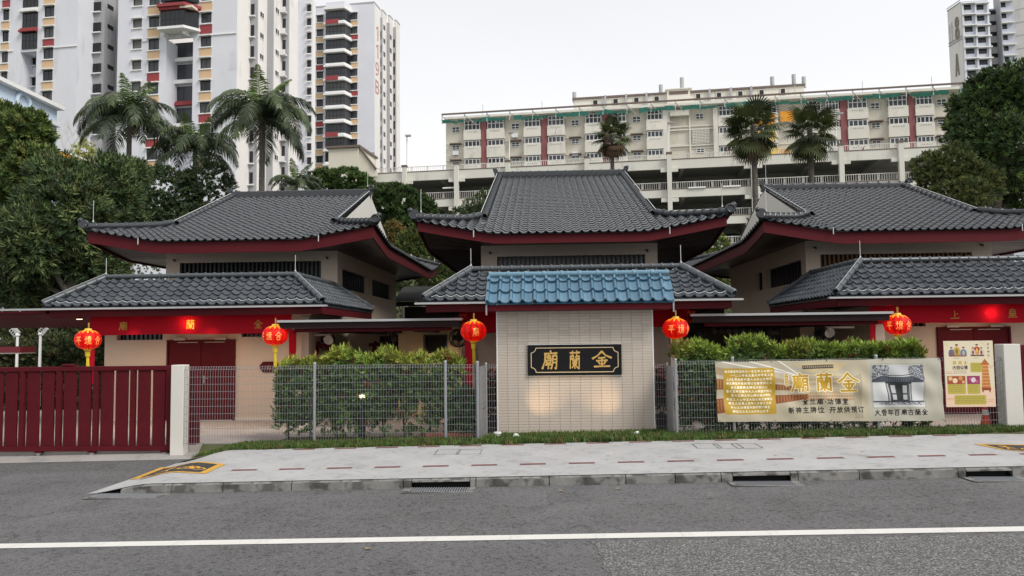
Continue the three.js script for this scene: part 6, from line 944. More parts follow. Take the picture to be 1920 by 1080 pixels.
function fanPalm(label, u, v, z, s, n, dry, baseY) {
  const p = atZ(u, v, z), t = thing('fan_palm', label, 'palm tree', p.toArray(), 'fan palms before the car park'); const H = p.y - baseY; mesh('trunk', merge(Array.from({ length: 10 }, (_, k) => cyl(0.15 * s + 0.012 * (k % 2), 0.14 * s, H / 10 + 0.004, 0, -H * (k + 1) / 10, 0, 10))), M.palmBark, t);
  for (let k = 0; k < n; k++) { const f = k / n, m = mesh('frond', fanGeo, f > 0.97 || (dry && f > 0.72) ? fanDry : fanMats[k % 3], t); m.rotation.set(rr(-0.3, 0.3), k * 2.4 + rr(-0.25, 0.25), mixn(1.25, -1.15, Math.pow(f, 0.85)) + rr(-0.12, 0.12), 'YXZ'); m.position.y = -0.5 * s * f; m.scale.setScalar(s * rr(0.92, 1.1)); }
  return t;
}
fanPalm('smallest fan palm with a brown skirt before the cream block', 1147, 253, -52, 0.88, 30, true, 4); fanPalm('fan palm left of the pair before the orange panels', 1412, 236, -50, 1.22, 34, false, 4); fanPalm('fan palm right of the pair before the orange panels', 1518, 240, -52, 1.22, 33, false, 4);

// ---------------------------------------------------------------- far buildings
const winGeo = (w, h, d = 0.12) => bx(-w / 2, w / 2, 0, h, -d, 0);
function windowAt(parent, x0, x1, y0, y1, z, { panes = 2, transom = 0, mat = M.glassSoft, frame = M.black, sill = true, hood = true, fr = 0.05 } = {}) { // recessed pane with its frame; ledges above and below
  const w = mesh('window', bx(x0, x1, y0, y1, z - 0.10, z - 0.05), mat, parent), l = [bx(x0, x1, y0, y0 + fr, z - 0.049, z - 0.01), bx(x0, x1, y1 - fr, y1, z - 0.049, z - 0.01), bx(x0, x0 + fr, y0 + fr, y1 - fr, z - 0.049, z - 0.01), bx(x1 - fr, x1, y0 + fr, y1 - fr, z - 0.049, z - 0.01)];
  for (let k = 1; k < panes; k++) { const x = mixn(x0, x1, k / panes); l.push(bx(x - fr / 2, x + fr / 2, y0 + fr, y1 - fr, z - 0.048, z - 0.012)); } if (transom) l.push(bx(x0 + fr, x1 - fr, mixn(y0, y1, transom) - fr / 2, mixn(y0, y1, transom) + fr / 2, z - 0.047, z - 0.011));
  mesh('window_frame', merge(l), frame, w); if (sill) mesh('sill', bx(x0 - 0.12, x1 + 0.12, y0 - 0.16, y0 - 0.003, z + 0.002, z + 0.26), M.trimWhite, w); if (hood) mesh('hood', bx(x0 - 0.14, x1 + 0.14, y1 + 0.003, y1 + 0.14, z + 0.002, z + 0.46), M.trimWhite, w); return w;
}
const curtains = [M.glassSoft, M.glass, std({ color: C(0.06, 0.062, 0.066), roughness: 0.35 }), std({ color: C(0.035, 0.04, 0.048), roughness: 0.3 })], anyGlass = () => curtains[Math.floor(rnd() * 4)];
// main tower in the left half of the picture; 7 degrees off the street like everything up the hill
{
  const F = new Frame(340, 150, -100, 7), t = F.thing('apartment_tower', 'white tower with beige and red window panels behind the left palms', 'apartment tower');
  const X = (u) => F.x(u, 150), xl = X(219), xr = X(443), yTop = F.y(340, -60), y0 = -2, fl = F.y(286, 135) - F.y(286, 177), holes = [], wins = [];
  const ra = [52, 94, 135, 177, 218, 259, 300].map((v) => F.y(286, v)), rb = [44, 88, 129, 171, 212, 253, 294].map((v) => F.y(385, v)), rs = [53, 92, 131, 171, 212, 253].map((v) => F.y(254, v));
  ra.unshift(ra[0] + fl); rb.unshift(rb[0] + fl); rs.unshift(rs[0] + fl);
  const hA = F.y(286, 114) - F.y(286, 135), hB = F.y(385, 109) - F.y(385, 129), hS = F.y(254, 114) - F.y(254, 131);
  for (const y of ra) wins.push([X(277), X(297), y, y + hA, 2]); for (const y of rb) wins.push([X(375), X(395), y, y + hB, 2]); for (const y of rs) wins.push([X(247), X(264), y, y + hS, 1]);
  const yBay = F.y(340, 71), bayX0 = X(311), bayX1 = X(361), holeBay = [bayX0, bayX1, y0 + 1, yBay];
  const wall = mesh('front_wall', wallWithHoles(xl, xr, y0, yTop, 0, 0.3, [...wins.map((w) => w.slice(0, 4)), holeBay]), M.towerShadeWhite, t);
  wins.forEach((w) => windowAt(wall, w[0], w[1], w[2], w[3], -0.1, { panes: w[4], mat: w[4] === 1 ? std({ color: C(0.12, 0.12, 0.12), roughness: 0.5 }) : anyGlass(), fr: 0.07 }));
  const spandrel = (x0, x1, y, h, m) => mesh('panel', bx(x0 - 0.1, x1 + 0.1, y + 0.02, y + h - 0.16, 0.002, 0.05), m, wall);
  ra.forEach((y, i) => spandrel(X(277), X(297), y - fl + hA + 0.2, fl - hA - 0.25, i === 3 || i === 6 ? M.redPanel : M.beige)); rb.forEach((y, i) => spandrel(X(375), X(395), y - fl + hB + 0.2, fl - hB - 0.25, i === 1 || i === 5 ? M.redPanel : M.beige));
  for (const v of [64]) { const y = F.y(430, v); mesh('string_course', merge([bx(X(398), xr, y, y + 0.12, 0.003, 0.14), bx(X(266), X(276), y - 0.1, y + 0.02, 0.003, 0.14)]), M.trimWhite, t); }
  // recessed bay below, glazed bay above
  const dz = -2.6; mesh('bay_recess', merge([bx(bayX0 - 0.02, bayX0 + 0.02, y0 + 1, yBay, dz, -0.302), bx(bayX1 - 0.02, bayX1 + 0.02, y0 + 1, yBay, dz, -0.302), bx(bayX0, bayX1, y0 + 1, yBay, dz - 0.2, dz)]), M.towerShadeWhite, t);
  for (const [va, vb, lit] of [[82, 111, 0], [123, 152, 0], [164, 191, 1], [204, 233, 1], [245, 274, 0]]) { const a = F.at(328, va, dz), b = F.at(359, vb, dz); windowAt(t, a[0], bayX1 - 0.04, b[1], a[1], dz + 0.12, { panes: 3, mat: anyGlass(), sill: false, hood: false, fr: 0.06 }); }
  for (const [v, m] of [[116, M.trimWhite], [157, M.trimWhite], [197, M.redPanel], [238, M.trimWhite]]) { const a = F.at(324, v, dz); mesh('bay_ledge', merge([bx(a[0], bayX1 - 0.03, a[1] - 0.28, a[1] + 0.02, dz + 0.1, dz + 0.7), bx(a[0], bayX1 - 0.03, a[1] + 0.05, a[1] + 0.32, dz + 0.1, dz + 0.5)]), m, t); }
  const px0 = F.x(300, 40, 1.4), px1 = F.x(346, 40, 1.4), out = 1.5; const poly = [[px0, -0.2], [px0, 0.4], [px0 + 0.1, out], [px1, out], [px1 + 1.2, 0.2], [px1 + 1.2, -0.2]];
  const lev = [[50, 18], [0, -40]]; for (const [vb, vt] of lev) { const yb = F.y(330, vb, out), yt = F.y(330, vt, out); mesh('bay_glazing', prism(poly, yb, yt), M.glass, t); const l = []; for (let k = 0; k <= 5; k++) { const x = mixn(px0 + 0.15, px1, k / 5); l.push(bx(x - 0.04, x + 0.04, yb, yt, out - 0.02, out + 0.03)); } l.push(bx(px0 + 0.1, px1, mixn(yb, yt, 0.45) - 0.04, mixn(yb, yt, 0.45) + 0.04, out + 0.001, out + 0.035)); mesh('bay_mullions', merge(l), M.black, t); }
  const big = (s) => poly.map(([x, z]) => [(x - (px0 + px1) / 2) * (1 + s * 0.10) + (px0 + px1) / 2, z > 0 ? z * (1 + s * 0.28) : z]); const yb = F.y(330, 50, out), yt = F.y(330, 18, out);
  mesh('bay_floor', merge([prism(big(1), yb - 0.35, yb - 0.003), bx(px0 + 0.2, px0 + 0.5, yb - 0.9, yb - 0.352, 0.01, 1.2), bx(px1 - 0.4, px1 - 0.1, yb - 0.9, yb - 0.352, 0.01, 1.2)]), M.trimWhite, t); mesh('bay_roof', prism(big(0.6), yt + 0.003, yt + 0.35), M.redPanel, t); mesh('bay_roof_edge', merge([prism(big(1.3), yt + 0.36, yt + 0.75)]), M.redPanel, t); mesh('bay_roof_end', bx(px1 - 0.5, px1 + 1.3, yt + 0.05, yt + 0.34, out * 0.3, out + 0.28), M.beigeLight, t);
  // flanks step out to the right as they go back
  let x = xr, z = 0; const steps = [[468, 481], [500, 511], [528, 540], [558, 576]]; const yt2 = yTop; const side = (z0, z1, xx) => mesh('flank_wall', bx(xx - 0.3, xx, y0, yt2, z1, z0), M.towerLitWhite, t);
  steps.forEach(([ub, uf], i) => { const zb = F.side(ub, 150, x)[0]; side(z - 0.301, zb, x); const xn = F.x(uf, 150, zb);
    const back = mesh('recess_wall', bx(x - 0.3, xn, y0, yt2, zb - 0.3, zb - 0.001), i === 3 ? M.towerShadeWhite : M.towerGrey, t);
    if (i === 0 || i === 2) for (let k = 0; k < 10; k++) { const y = F.y(475, 28 + 39.5 * k - (i ? 8 : 0), zb); mesh('window', bx(x + 0.12, Math.max(x + 0.5, xn - 0.4), y, y + 1.55, zb - 0.004, zb + 0.03), M.glass, back); mesh('balcony', i === 2 ? merge([bx(x + 0.05, xn - 0.15, y - 0.9, y - 0.75, zb + 0.005, zb + 0.7), bx(x + 0.05, xn - 0.15, y - 0.749, y - 0.1, zb + 0.62, zb + 0.66)]) : bx(x + 0.05, xn - 0.2, y - 0.3, y - 0.16, zb + 0.005, zb + 0.4), M.trimWhite, back); }
    x = xn; z = zb; if (i < 2) { const ue = [490, 519][i], zc = F.side(ue, 150, x)[0]; for (let k = 0; k < 9; k++) { const y = F.side(ue, [32, 24][i] + 39.6 * k, x)[1]; const w = mesh('window', bx(x + 0.003, x + 0.04, y, y + 0.7, zc - 0.45, zc + 0.45), M.glass, t); mesh('window_frame', merge([bx(x + 0.005, x + 0.06, y - 0.1, y - 0.002, zc - 0.5, zc + 0.5), bx(x + 0.041, x + 0.055, y, y + 0.7, zc - 0.03, zc + 0.03)]), M.trimWhite, w); } }
  });
  { const zb = z, xe = F.x(585, 150, zb), back = mesh('recess_wall', bx(x - 0.001, xe, y0, yt2, zb - 0.3, zb), M.towerShadeWhite, t); for (let k = 0; k < 13; k++) { const a = F.at(576.5, 10 + 26 * k, zb), b = F.at(583.5, 23 + 26 * k, zb); windowAt(back, a[0], b[0], b[1], a[1], zb + 0.12, { panes: 1, mat: M.glass }); } mesh('flank_wall', bx(xe - 0.3, xe, y0, yt2, zb - 1.2, zb - 0.301), M.towerLitWhite, t); }
  mesh('left_flank', bx(xl, xl + 0.3, y0, yTop, -22, -0.301), M.towerLitWhite, t);
}
{ // tower at the far left
  const F = new Frame(90, 100, -101, 7), t = F.thing('apartment_tower', 'white tower cut off by the left edge of the picture', 'apartment tower'); const X = (u) => F.x(u, 120), y0 = -2, yTop = F.y(90, -60), xl = X(-60), xr = X(144);
  const wins = [], fl = F.y(86, 85) - F.y(86, 125); for (const v of [-7, 32.5, 71.5, 111, 152, 192, 232]) wins.push([X(80.5), X(99), F.y(90, v), F.y(90, v - 21)]); for (const v of [-1, 39, 79, 118, 156, 196]) wins.push([X(2.5), X(14.5), F.y(9, v), F.y(9, v - 21)]);
  const rec = [X(38), X(68), y0 + 1, F.y(52, 97)];
  const wall = mesh('front_wall', wallWithHoles(xl, xr, y0, yTop, 0, 0.3, [...wins, rec]), M.towerShadeWhite, t); wins.forEach((w) => windowAt(wall, ...w, -0.1, { mat: anyGlass(), fr: 0.07 }));
  wins.forEach((w, i) => mesh('panel', bx(w[0] - 0.1, w[1] + 0.1, w[2] - fl + 1.62 + 0.15, w[2] - 0.2, 0.002, 0.05), [2, 7].includes(i) ? M.redPanel : M.beige, wall));
  mesh('bay_recess', merge([bx(rec[0], rec[0] + 0.03, rec[2], rec[3], -2.2, -0.302), bx(rec[1] - 0.03, rec[1], rec[2], rec[3], -2.2, -0.302), bx(rec[0], rec[1], rec[2], rec[3], -2.4, -2.2), bx(rec[0], rec[1], rec[3] - 0.05, rec[3], -2.2, -0.302)]), M.towerShadeWhite, t);
  for (const v of [108, 147, 187]) { const a = F.at(48, v, -2.2), b = F.at(67, v + 15, -2.2); windowAt(t, a[0], Math.min(b[0], rec[1] - 0.05), b[1], a[1], -2.08, { panes: 2, mat: M.glass }); }
  const bay = [[24, 53, 0], [61, 92, 1], [-14, 14, 0]]; bay.forEach(([va, vb, r]) => { const x0 = X(41), x1 = X(69); windowAt(wall, x0, x1, F.y(55, vb), F.y(55, va), 0.14, { panes: 4, transom: 0.5, mat: M.glass, sill: false, hood: false }); mesh('bay_ledge', merge([bx(x0 - 0.3, x1 + 0.1, F.y(55, va) + 0.002, F.y(55, va) + 0.26, 0.1, 0.55), bx(x0 - 0.15, x1 + 0.1, F.y(55, va) + 0.3, F.y(55, va) + 0.55, 0.1, 0.4)]), r ? M.redPanel : M.trimWhite, t); });
  mesh('string_course', merge([bx(X(101), xr, F.y(120, 89), F.y(120, 89) + 0.12, 0.003, 0.14), bx(xl, X(24), F.y(20, 97), F.y(20, 97) + 0.12, 0.003, 0.14)]), M.trimWhite, t);
  const zb = F.side(174, 120, xr)[0]; mesh('flank_wall', bx(xr - 0.3, xr, y0, yTop, zb, -0.301), M.towerShadeWhite, t); const x2 = F.x(194, 120, zb), back = mesh('recess_wall', bx(xr - 0.3, x2, y0, yTop, zb - 0.3, zb - 0.001), M.towerGrey, t);
  for (let k = 0; k < 7; k++) { const a = F.at(178, 5 + 38.3 * k, zb), b = F.at(192, 22 + 38.3 * k, zb); windowAt(back, a[0] - 0.2, b[0] - 0.2, b[1], a[1], zb + 0.14, { mat: M.glass, hood: false }); }
  const zc = F.side(215, 120, x2)[0]; mesh('flank_wall', bx(x2 - 0.3, x2, y0, yTop, zc, zb - 0.301), M.towerGrey, t); for (let k = 0; k < 7; k++) { const q = F.side(207, 14 + 37.6 * k, x2); mesh('window', bx(x2 + 0.003, x2 + 0.05, q[1] - 0.3, q[1] + 0.3, q[0] - 0.6, q[0] + 0.6), M.glass, t); } mesh('back_wall', bx(x2 - 0.3, x2 + 4, y0, yTop, zc - 0.4, zc - 0.1), M.towerGrey, t);
}
const font = await new FontLoader().loadAsync('fonts/droid/droid_sans_regular.typeface.json'), fontBold = await new FontLoader().loadAsync('fonts/droid/droid_sans_bold.typeface.json');
function digit(ch, h, depth, bold) { const g = new TextGeometry(ch, { font: bold ? fontBold : font, size: h, depth, curveSegments: 5, bevelEnabled: false }); g.computeBoundingBox(); g.translate(-(g.boundingBox.max.x + g.boundingBox.min.x) / 2, 0, 0); return muv(g); }
{ // tower with the vertical number
  const F = new Frame(640, 150, -150, 7), t = F.thing('apartment_tower', 'tower numbered 119B with glazed bays under white ledges', 'apartment tower'); const X = (u) => F.x(u, 150), y0 = 4, xl = X(585), xr = X(702), yTop = F.y(660, 9), wins = [], fl = F.y(660, 100) - F.y(660, 126.35);
  for (let k = 0; k < 12; k++) { const a = F.y(600, 29 + 26.35 * k), b = F.y(600, 42 + 26.35 * k); wins.push([X(593.5), X(606), b, a]); const c = F.y(663, 24 + 26.35 * k), d = F.y(663, 37.5 + 26.35 * k); wins.push([X(657), X(670), d, c]); }
  const wall = mesh('front_wall', wallWithHoles(xl, xr, y0, yTop, 0, 0.4, wins), M.towerShadeWhite, t); wins.forEach((w) => windowAt(wall, ...w, -0.1, { mat: anyGlass(), fr: 0.08 }));
  wins.forEach((w, i) => mesh('panel', bx(w[0] - 0.1, w[1] + 0.1, w[2] - fl + (w[3] - w[2]) + 0.16, w[2] - 0.18, 0.003, 0.06), [3, 6, 11, 14].includes(i) ? M.redPanel : M.beige, wall));
  const out = 2.0, b0 = F.x(611, 150, out), b1 = F.x(645.5, 150, out), poly = [[b0 - 0.2, 0.002], [b0, out], [b1, out], [b1 + 0.6, 0.002]], big = (s) => poly.map(([x, z]) => [(x - (b0 + b1) / 2) * (1 + s * 0.14) + (b0 + b1) / 2, z > 0.1 ? z + s * 0.7 : z]);
  for (let k = 0; k < 11; k++) { const yt = F.y(628, 22 + 26.35 * k, out), yb = F.y(628, 39.5 + 26.35 * k, out); const g = mesh('bay_glazing', prism(poly, yb, yt), anyGlass(), t); const l = []; for (let q = 0; q <= 5; q++) { const x = mixn(b0, b1, q / 5); l.push(bx(x - 0.05, x + 0.05, yb, yt, out - 0.02, out + 0.04)); } l.push(bx(b0, b1, mixn(yb, yt, 0.4) - 0.05, mixn(yb, yt, 0.4) + 0.05, out + 0.001, out + 0.045)); mesh('bay_mullions', merge(l), M.black, g);
    const red = [0, 4, 8].includes(k - 0) && k > 0 || k === 0; const ly = yb - 0.02; mesh('bay_ledge', merge([prism(big(1), ly - 0.8, ly - 0.42), prism(big(0.4), ly - 0.40, ly)]), M.trimWhite, t); if ([0, 4, 8].includes(k)) mesh('bay_band', bx(b0 + 0.2, b1 - 1.0, ly - 0.78, ly + 0.1, out + 0.72, out + 0.80), M.redPanel, t); }
  { const yt = F.y(628, 19, out); mesh('bay_ledge', prism(big(1), yt, yt + 0.5), M.trimWhite, t); mesh('bay_top', prism(big(0.1), yt + 0.503, F.y(628, 4, out)), M.towerShadeWhite, t); }
  mesh('parapet', bx(xl, xr, yTop + 0.003, yTop + 0.3, -0.5, 0.05), M.towerGrey, t); mesh('string_course', bx(X(682), xr, F.y(692, 288), F.y(692, 288) + 0.2, 0.003, 0.2), M.towerGrey, t);
  let x = xr, z = 0; const steps = [[713, 716.5, 22], [725, 730, 42], [737, 742, 60], [750, 752, 78]]; steps.forEach(([ub, uf], i) => { const zb = F.side(ub, 200, x)[0], f = mesh('flank_wall', bx(x - 0.4, x, y0, yTop - (i > 0 ? 0.0 : 0), zb, z - 0.401), M.towerLitWhite, t); mesh('flank_coping', bx(x - 0.45, x + 0.05, yTop + 0.004, yTop + 0.28, zb, z - 0.401), M.towerGrey, t); if (i === 3) { x = x; return; }
    const xn = F.x(uf, 200, zb), back = mesh('recess_wall', bx(x - 0.4, xn, y0, yTop - 1.5, zb - 0.4, zb - 0.001), M.towerGrey, t); for (let k = 0; k < 11; k++) { const y = F.y(ub + 1, 58 + i * 8 + 25.5 * k, zb); if (i !== 1) mesh('window', bx(x + 0.1, xn - 0.15, y - 1.7, y, zb - 0.002, zb + 0.05), M.glass, back); }
    x = xn; z = zb; if (i < 2) { const ue = [720.5, 732.5][i]; const zc = F.side(ue, 200, x)[0]; for (let k = 0; k < 11; k++) { const y = F.side(ue, [52, 70][i] + 25 * k, x)[1]; mesh('window', bx(x + 0.003, x + 0.06, y - 0.45, y + 0.45, zc - 0.5, zc + 0.5), M.glass, t); } } });
  [['1', 48, 75], ['1', 82, 108], ['9', 117, 141], ['B', 151, 176]].forEach(([c, va, vb]) => { const a = F.side(707, va, xr), b = F.side(707, vb, xr), h = a[1] - b[1], m = mesh('number', digit(c, h, 0.06), plain(0.52, 0.28, 0.24, 0.8), t); m.position.set(xr + 0.004, b[1], (a[0] + b[0]) / 2); m.rotation.y = Math.PI / 2; m.scale.x = 1.15; });
}
{ // long cream block with its green netting along the roof
  const F = new Frame(1255, 250, -112, 7), t = F.thing('apartment_slab', 'long cream four-storey block with red strips and green netting along its roof', 'apartment block'); const X = (u) => F.x(u, 250), y0 = 6, yE = F.y(885, 226), xl = X(836), xr = X(1800);
  const wall = mesh('front_wall', bx(xl, xr, y0, yE, -12, 0), M.cream, t); mesh('roof_slab', prism([[F.x(833, 228, 1.5), 1.5], [xr, 1.5], [xr, -12], [F.x(833, 228, 1.5), -12]], yE + 0.003, yE + 0.35), M.creamLight, t);
  const yT = [[246, 228], [277, 266], [310, 300]].map(([a, b]) => [F.y(885, a), F.y(885, b)]), ySm = [[249, 238], [282, 272.5], [312, 303]].map(([a, b]) => [F.y(852, a), F.y(852, b)]);
  const white = plain(0.72, 0.73, 0.74, 0.5);
  const bays = [[871, 903], [914, 947], [983, 1015], [1027, 1060], [1097, 1130], [1143, 1176], [1212, 1244], [1346, 1378], [1508, 1541], [1546, 1574], [1588, 1627], [1664, 1702], [1715, 1750], [1420, 1458]];
  for (const [a, b] of bays) { const x0 = X(a), x1 = X(b); const panel = mesh('bay_panel', merge(yT.map(([yb], i) => bx(x0, x1, i < 2 ? yT[i + 1][1] + 0.12 : y0, yb - 0.02, 0.003, 0.75))), M.creamLight, t); const drip = []; yT.forEach(([yb]) => { for (let k = 0; k < 5; k++) drip.push(bx(x0 + 0.6 + k * 0.32, x0 + 0.70 + k * 0.32, yb - 0.34, yb - 0.24, 0.75, 0.82)); }); mesh('drip_holders', merge(drip), M.towerGrey, panel);
    yT.forEach(([yb, yt], i) => windowAt(panel, x0 + 0.12, x1 - 0.12, yb, i === 0 ? Math.min(yt, yE - 0.05) : yt, 0.62, { panes: 4, transom: i === 0 ? 0.58 : 0, mat: anyGlass(), frame: white, fr: 0.10, sill: false, hood: false })); }
  for (const [a, b] of [[848, 862], [959, 974], [1071, 1086], [1186, 1202], [1634, 1651], [1758, 1777]]) for (const [i, [yb, yt]] of ySm.entries()) { const w = windowAt(wall, X(a), X(b), yb, yt, 0.12, { panes: 2, transom: 0.45, mat: anyGlass(), frame: white, fr: 0.09, sill: false, hood: false }); if (i) mesh('hood', bx(X(a) - 0.3, X(b) + 0.3, yt + 0.05, yt + 0.2, 0.005, 0.7), M.rust, w); }
  for (const [a, b] of [[903, 913.5], [1016, 1026.5], [1131, 1142.5], [1575, 1587.5], [1702.5, 1714.5]]) mesh('red_strip', bx(X(a), X(b), y0, yE - 0.02, 0.004, 0.5), M.rose, t);
  for (const y of [yT[0][0] - 1.9, yT[1][0] - 1.9]) mesh('floor_line', bx(xl, xr, y, y + 0.09, 0.005, 0.10), M.creamLight, t);
  for (const [u, v] of [[855, 283], [966, 250], [1078, 284], [1194, 316], [1642, 284], [1640, 316], [960, 317], [1768, 250]]) { const x = X(u), y = F.y(u, v) - 0.75; mesh('air_conditioner', merge([rbx(x - 0.45, x + 0.45, y, y + 0.62, 0.15, 0.55, 0.03), cyl(0.05, 0.05, 0.1, x - 0.3, y - 0.1, 0.3, 6), cyl(0.05, 0.05, 0.1, x + 0.3, y - 0.1, 0.3, 6)]), white, wall); }
  for (const [u, v, n] of [[892, 284, 5], [1042, 250, 3], [1360, 285, 4], [1605, 285, 4]]) { const x = X(u), y = F.y(u, v) - 0.2, l = [rod(V3(x, y, 0.7), V3(x + 0.4, y + 0.3, 2.8), 0.04, 5)]; for (let k = 0; k < n; k++) { const t = 0.25 + k * 0.16, px = x + 0.4 * t, pz = 0.7 + 2.1 * t; l.push(bx(px - 0.02, px + 0.02, y + 0.3 * t - rr(0.5, 0.9), y + 0.3 * t - 0.02, pz - 0.14, pz + 0.14)); } mesh('laundry_pole', merge(l), [M.redPanel, white, M.towerGrey, M.paleBlue][n % 4], wall); }
  // stair bay with the pierced screen
  const sx0 = X(1256), sx1 = X(1337); const yA = F.y(1270, 205), g = mesh('stair_bay', merge([bx(X(1243), sx0, y0, yE - 0.03, 0.006, 0.7), bx(sx1, X(1346), y0, yE - 0.03, 0.006, 0.7), bx(X(1292), X(1295), y0, yE - 0.03, 0.006, 0.35), ...[240, 246, 276].map((v) => bx(sx0, sx1, F.y(1270, v), F.y(1270, v) + 0.2, 0.007, 0.28))]), M.creamLight, t); mesh('stair_canopy', bx(sx0 + 0.05, X(1292), F.y(1270, 220), F.y(1270, 210), 0.30, 1.0), M.creamLight, g);
  const hx0 = X(1297), hx1 = X(1331), hy0 = F.y(1314, 270), hy1 = F.y(1314, 244); const hl = [], nx = 12, ny = 9; for (let i = 0; i < nx; i++) for (let j = 0; j < ny; j++) { const w = (hx1 - hx0) / nx, h = (hy1 - hy0) / ny; hl.push([hx0 + (i + 0.22) * w, hx0 + (i + 0.78) * w, hy0 + (j + 0.22) * h, hy0 + (j + 0.78) * h]); } mesh('pierced_screen', wallWithHoles(hx0, hx1, hy0, hy1, 0.26, 0.2, hl), M.creamLight, g); mesh('screen_back', bx(hx0, hx1, hy0, hy1, 0.01, 0.04), M.darkGap, g);
  for (const [va, vb] of [[213, 224], [278, 287]]) windowAt(wall, X(1305), X(1320), F.y(1312, vb), F.y(1312, va), 0.14, { panes: 2, transom: 0.5, frame: white, fr: 0.09, sill: false, hood: false, mat: M.glass });
  for (const [ua, ub, va, vb, m] of [[1415, 1452, 218, 237, M.orange], [1418, 1452, 248, 268, M.yellow], [1462, 1488, 214, 233, M.orange], [1425, 1460, 280, 292, M.yellow], [1462, 1478, 282, 292, M.orange]]) mesh('coloured_panel', bx(X(ua), X(ub), F.y(1435, vb), F.y(1435, va), 0.78, 0.9), m, t);
  // work platform and netting under the eave
  const yr = F.y(830, 216, 3.4), yn = F.y(830, 231, 3.4), nl0 = F.x(828, 218, 3.4), rl = [bx(nl0, xr, yr, yr + 0.22, 3.3, 3.5)], post = []; for (let k = 0; k * 3.4 < xr - nl0; k++) { const x = nl0 + k * 3.4; post.push(bx(x, x + 0.12, yn - 0.1, yr, 3.3, 3.42), rod(V3(x, yr - 0.1, 3.3), V3(x + 1.4, yn, 2.2), 0.06, 4)); }
  mesh('roof_rail', merge(rl), M.rust, t); mesh('rail_posts', merge(post), M.paleMetal, t);
  const nl = []; for (let k = 0; k < 60; k++) { const x = mixn(nl0, xr, k / 60), w = (xr - xl) / 60; if (k % 5 === 3) continue; const h = rr(0.2, 0.55), a = V3(x, yn + rr(-0.1, 0.15), 3.0), b = V3(x + w, yn + rr(-0.1, 0.15), 3.0); nl.push(quad(a, b, b.clone().add(V3(0, h * rr(0.7, 1.1), 0.5)), a.clone().add(V3(0, h, 0.5)))); } mesh('green_netting', merge(nl), std({ color: C(0.07, 0.30, 0.25), roughness: 0.8, side: THREE.DoubleSide }), t);
  for (let k = 0; k < 8; k++) mesh('roof_mast', rod(V3(xl + 6 + k * 9, yr, 1), V3(xl + 6 + k * 9, yr + 2, 1), 0.04, 4), M.paleMetal, t);
  // upper storey set back on the roof
  const B = -9, ux = (u) => F.x(u, 180, B), ub = mesh('roof_storey', bx(ux(1075), ux(1508), yE + 0.36, F.y(1150, 183, B), B - 6, B), M.creamLight, t); mesh('roof_coping', bx(ux(1073), ux(1510), F.y(1150, 183, B) + 0.003, F.y(1150, 183, B) + 0.3, B - 6.1, B + 0.25), M.rust, t);
  for (const u of [1116, 1154, 1193, 1231, 1309, 1348, 1388, 1428, 1468]) { const yb = F.y(1154, 196.5, B), yt = F.y(1154, 184.5, B); windowAt(ub, ux(u - 5.6), ux(u + 5.6), yb, yt, B + 0.12, { panes: 1, mat: M.glass, frame: M.creamLight, fr: 0.12, sill: false, hood: false }); }
  for (const u of [1135, 1174, 1212, 1272, 1330, 1370, 1408]) mesh('buttress', bx(ux(u - 2), ux(u + 2), yE + 0.4, F.y(1150, 180, B), B + 0.003, B + 0.7), M.towerGrey, ub);
  const hx = ux(1250), hx2 = ux(1293); mesh('lift_house', merge([bx(hx, hx2, yE + 0.4, F.y(1270, 168, B + 1.5), B - 5, B + 1.5), bx(hx - 0.3, hx2 + 0.3, F.y(1270, 168, B + 1.5) + 0.003, F.y(1270, 166.5, B + 1.5), B - 5.2, B + 1.8)]), M.creamLight, t); mesh('louvre', bx(ux(1254), ux(1289), F.y(1270, 177, B + 1.5), F.y(1270, 171, B + 1.5), B + 1.502, B + 1.56), M.rust, t);
  for (const [u, h] of [[1076, 6], [1240, 8], [1280, 14], [1451, 9], [1492, 10], [1511, 7]]) { const x = ux(u), y = F.y(1150, 183, B); mesh('roof_pipe', cyl(0.32, 0.32, h * 0.16 + 0.6, x, y, B - 1, 8), M.paleMetal, t); }
}
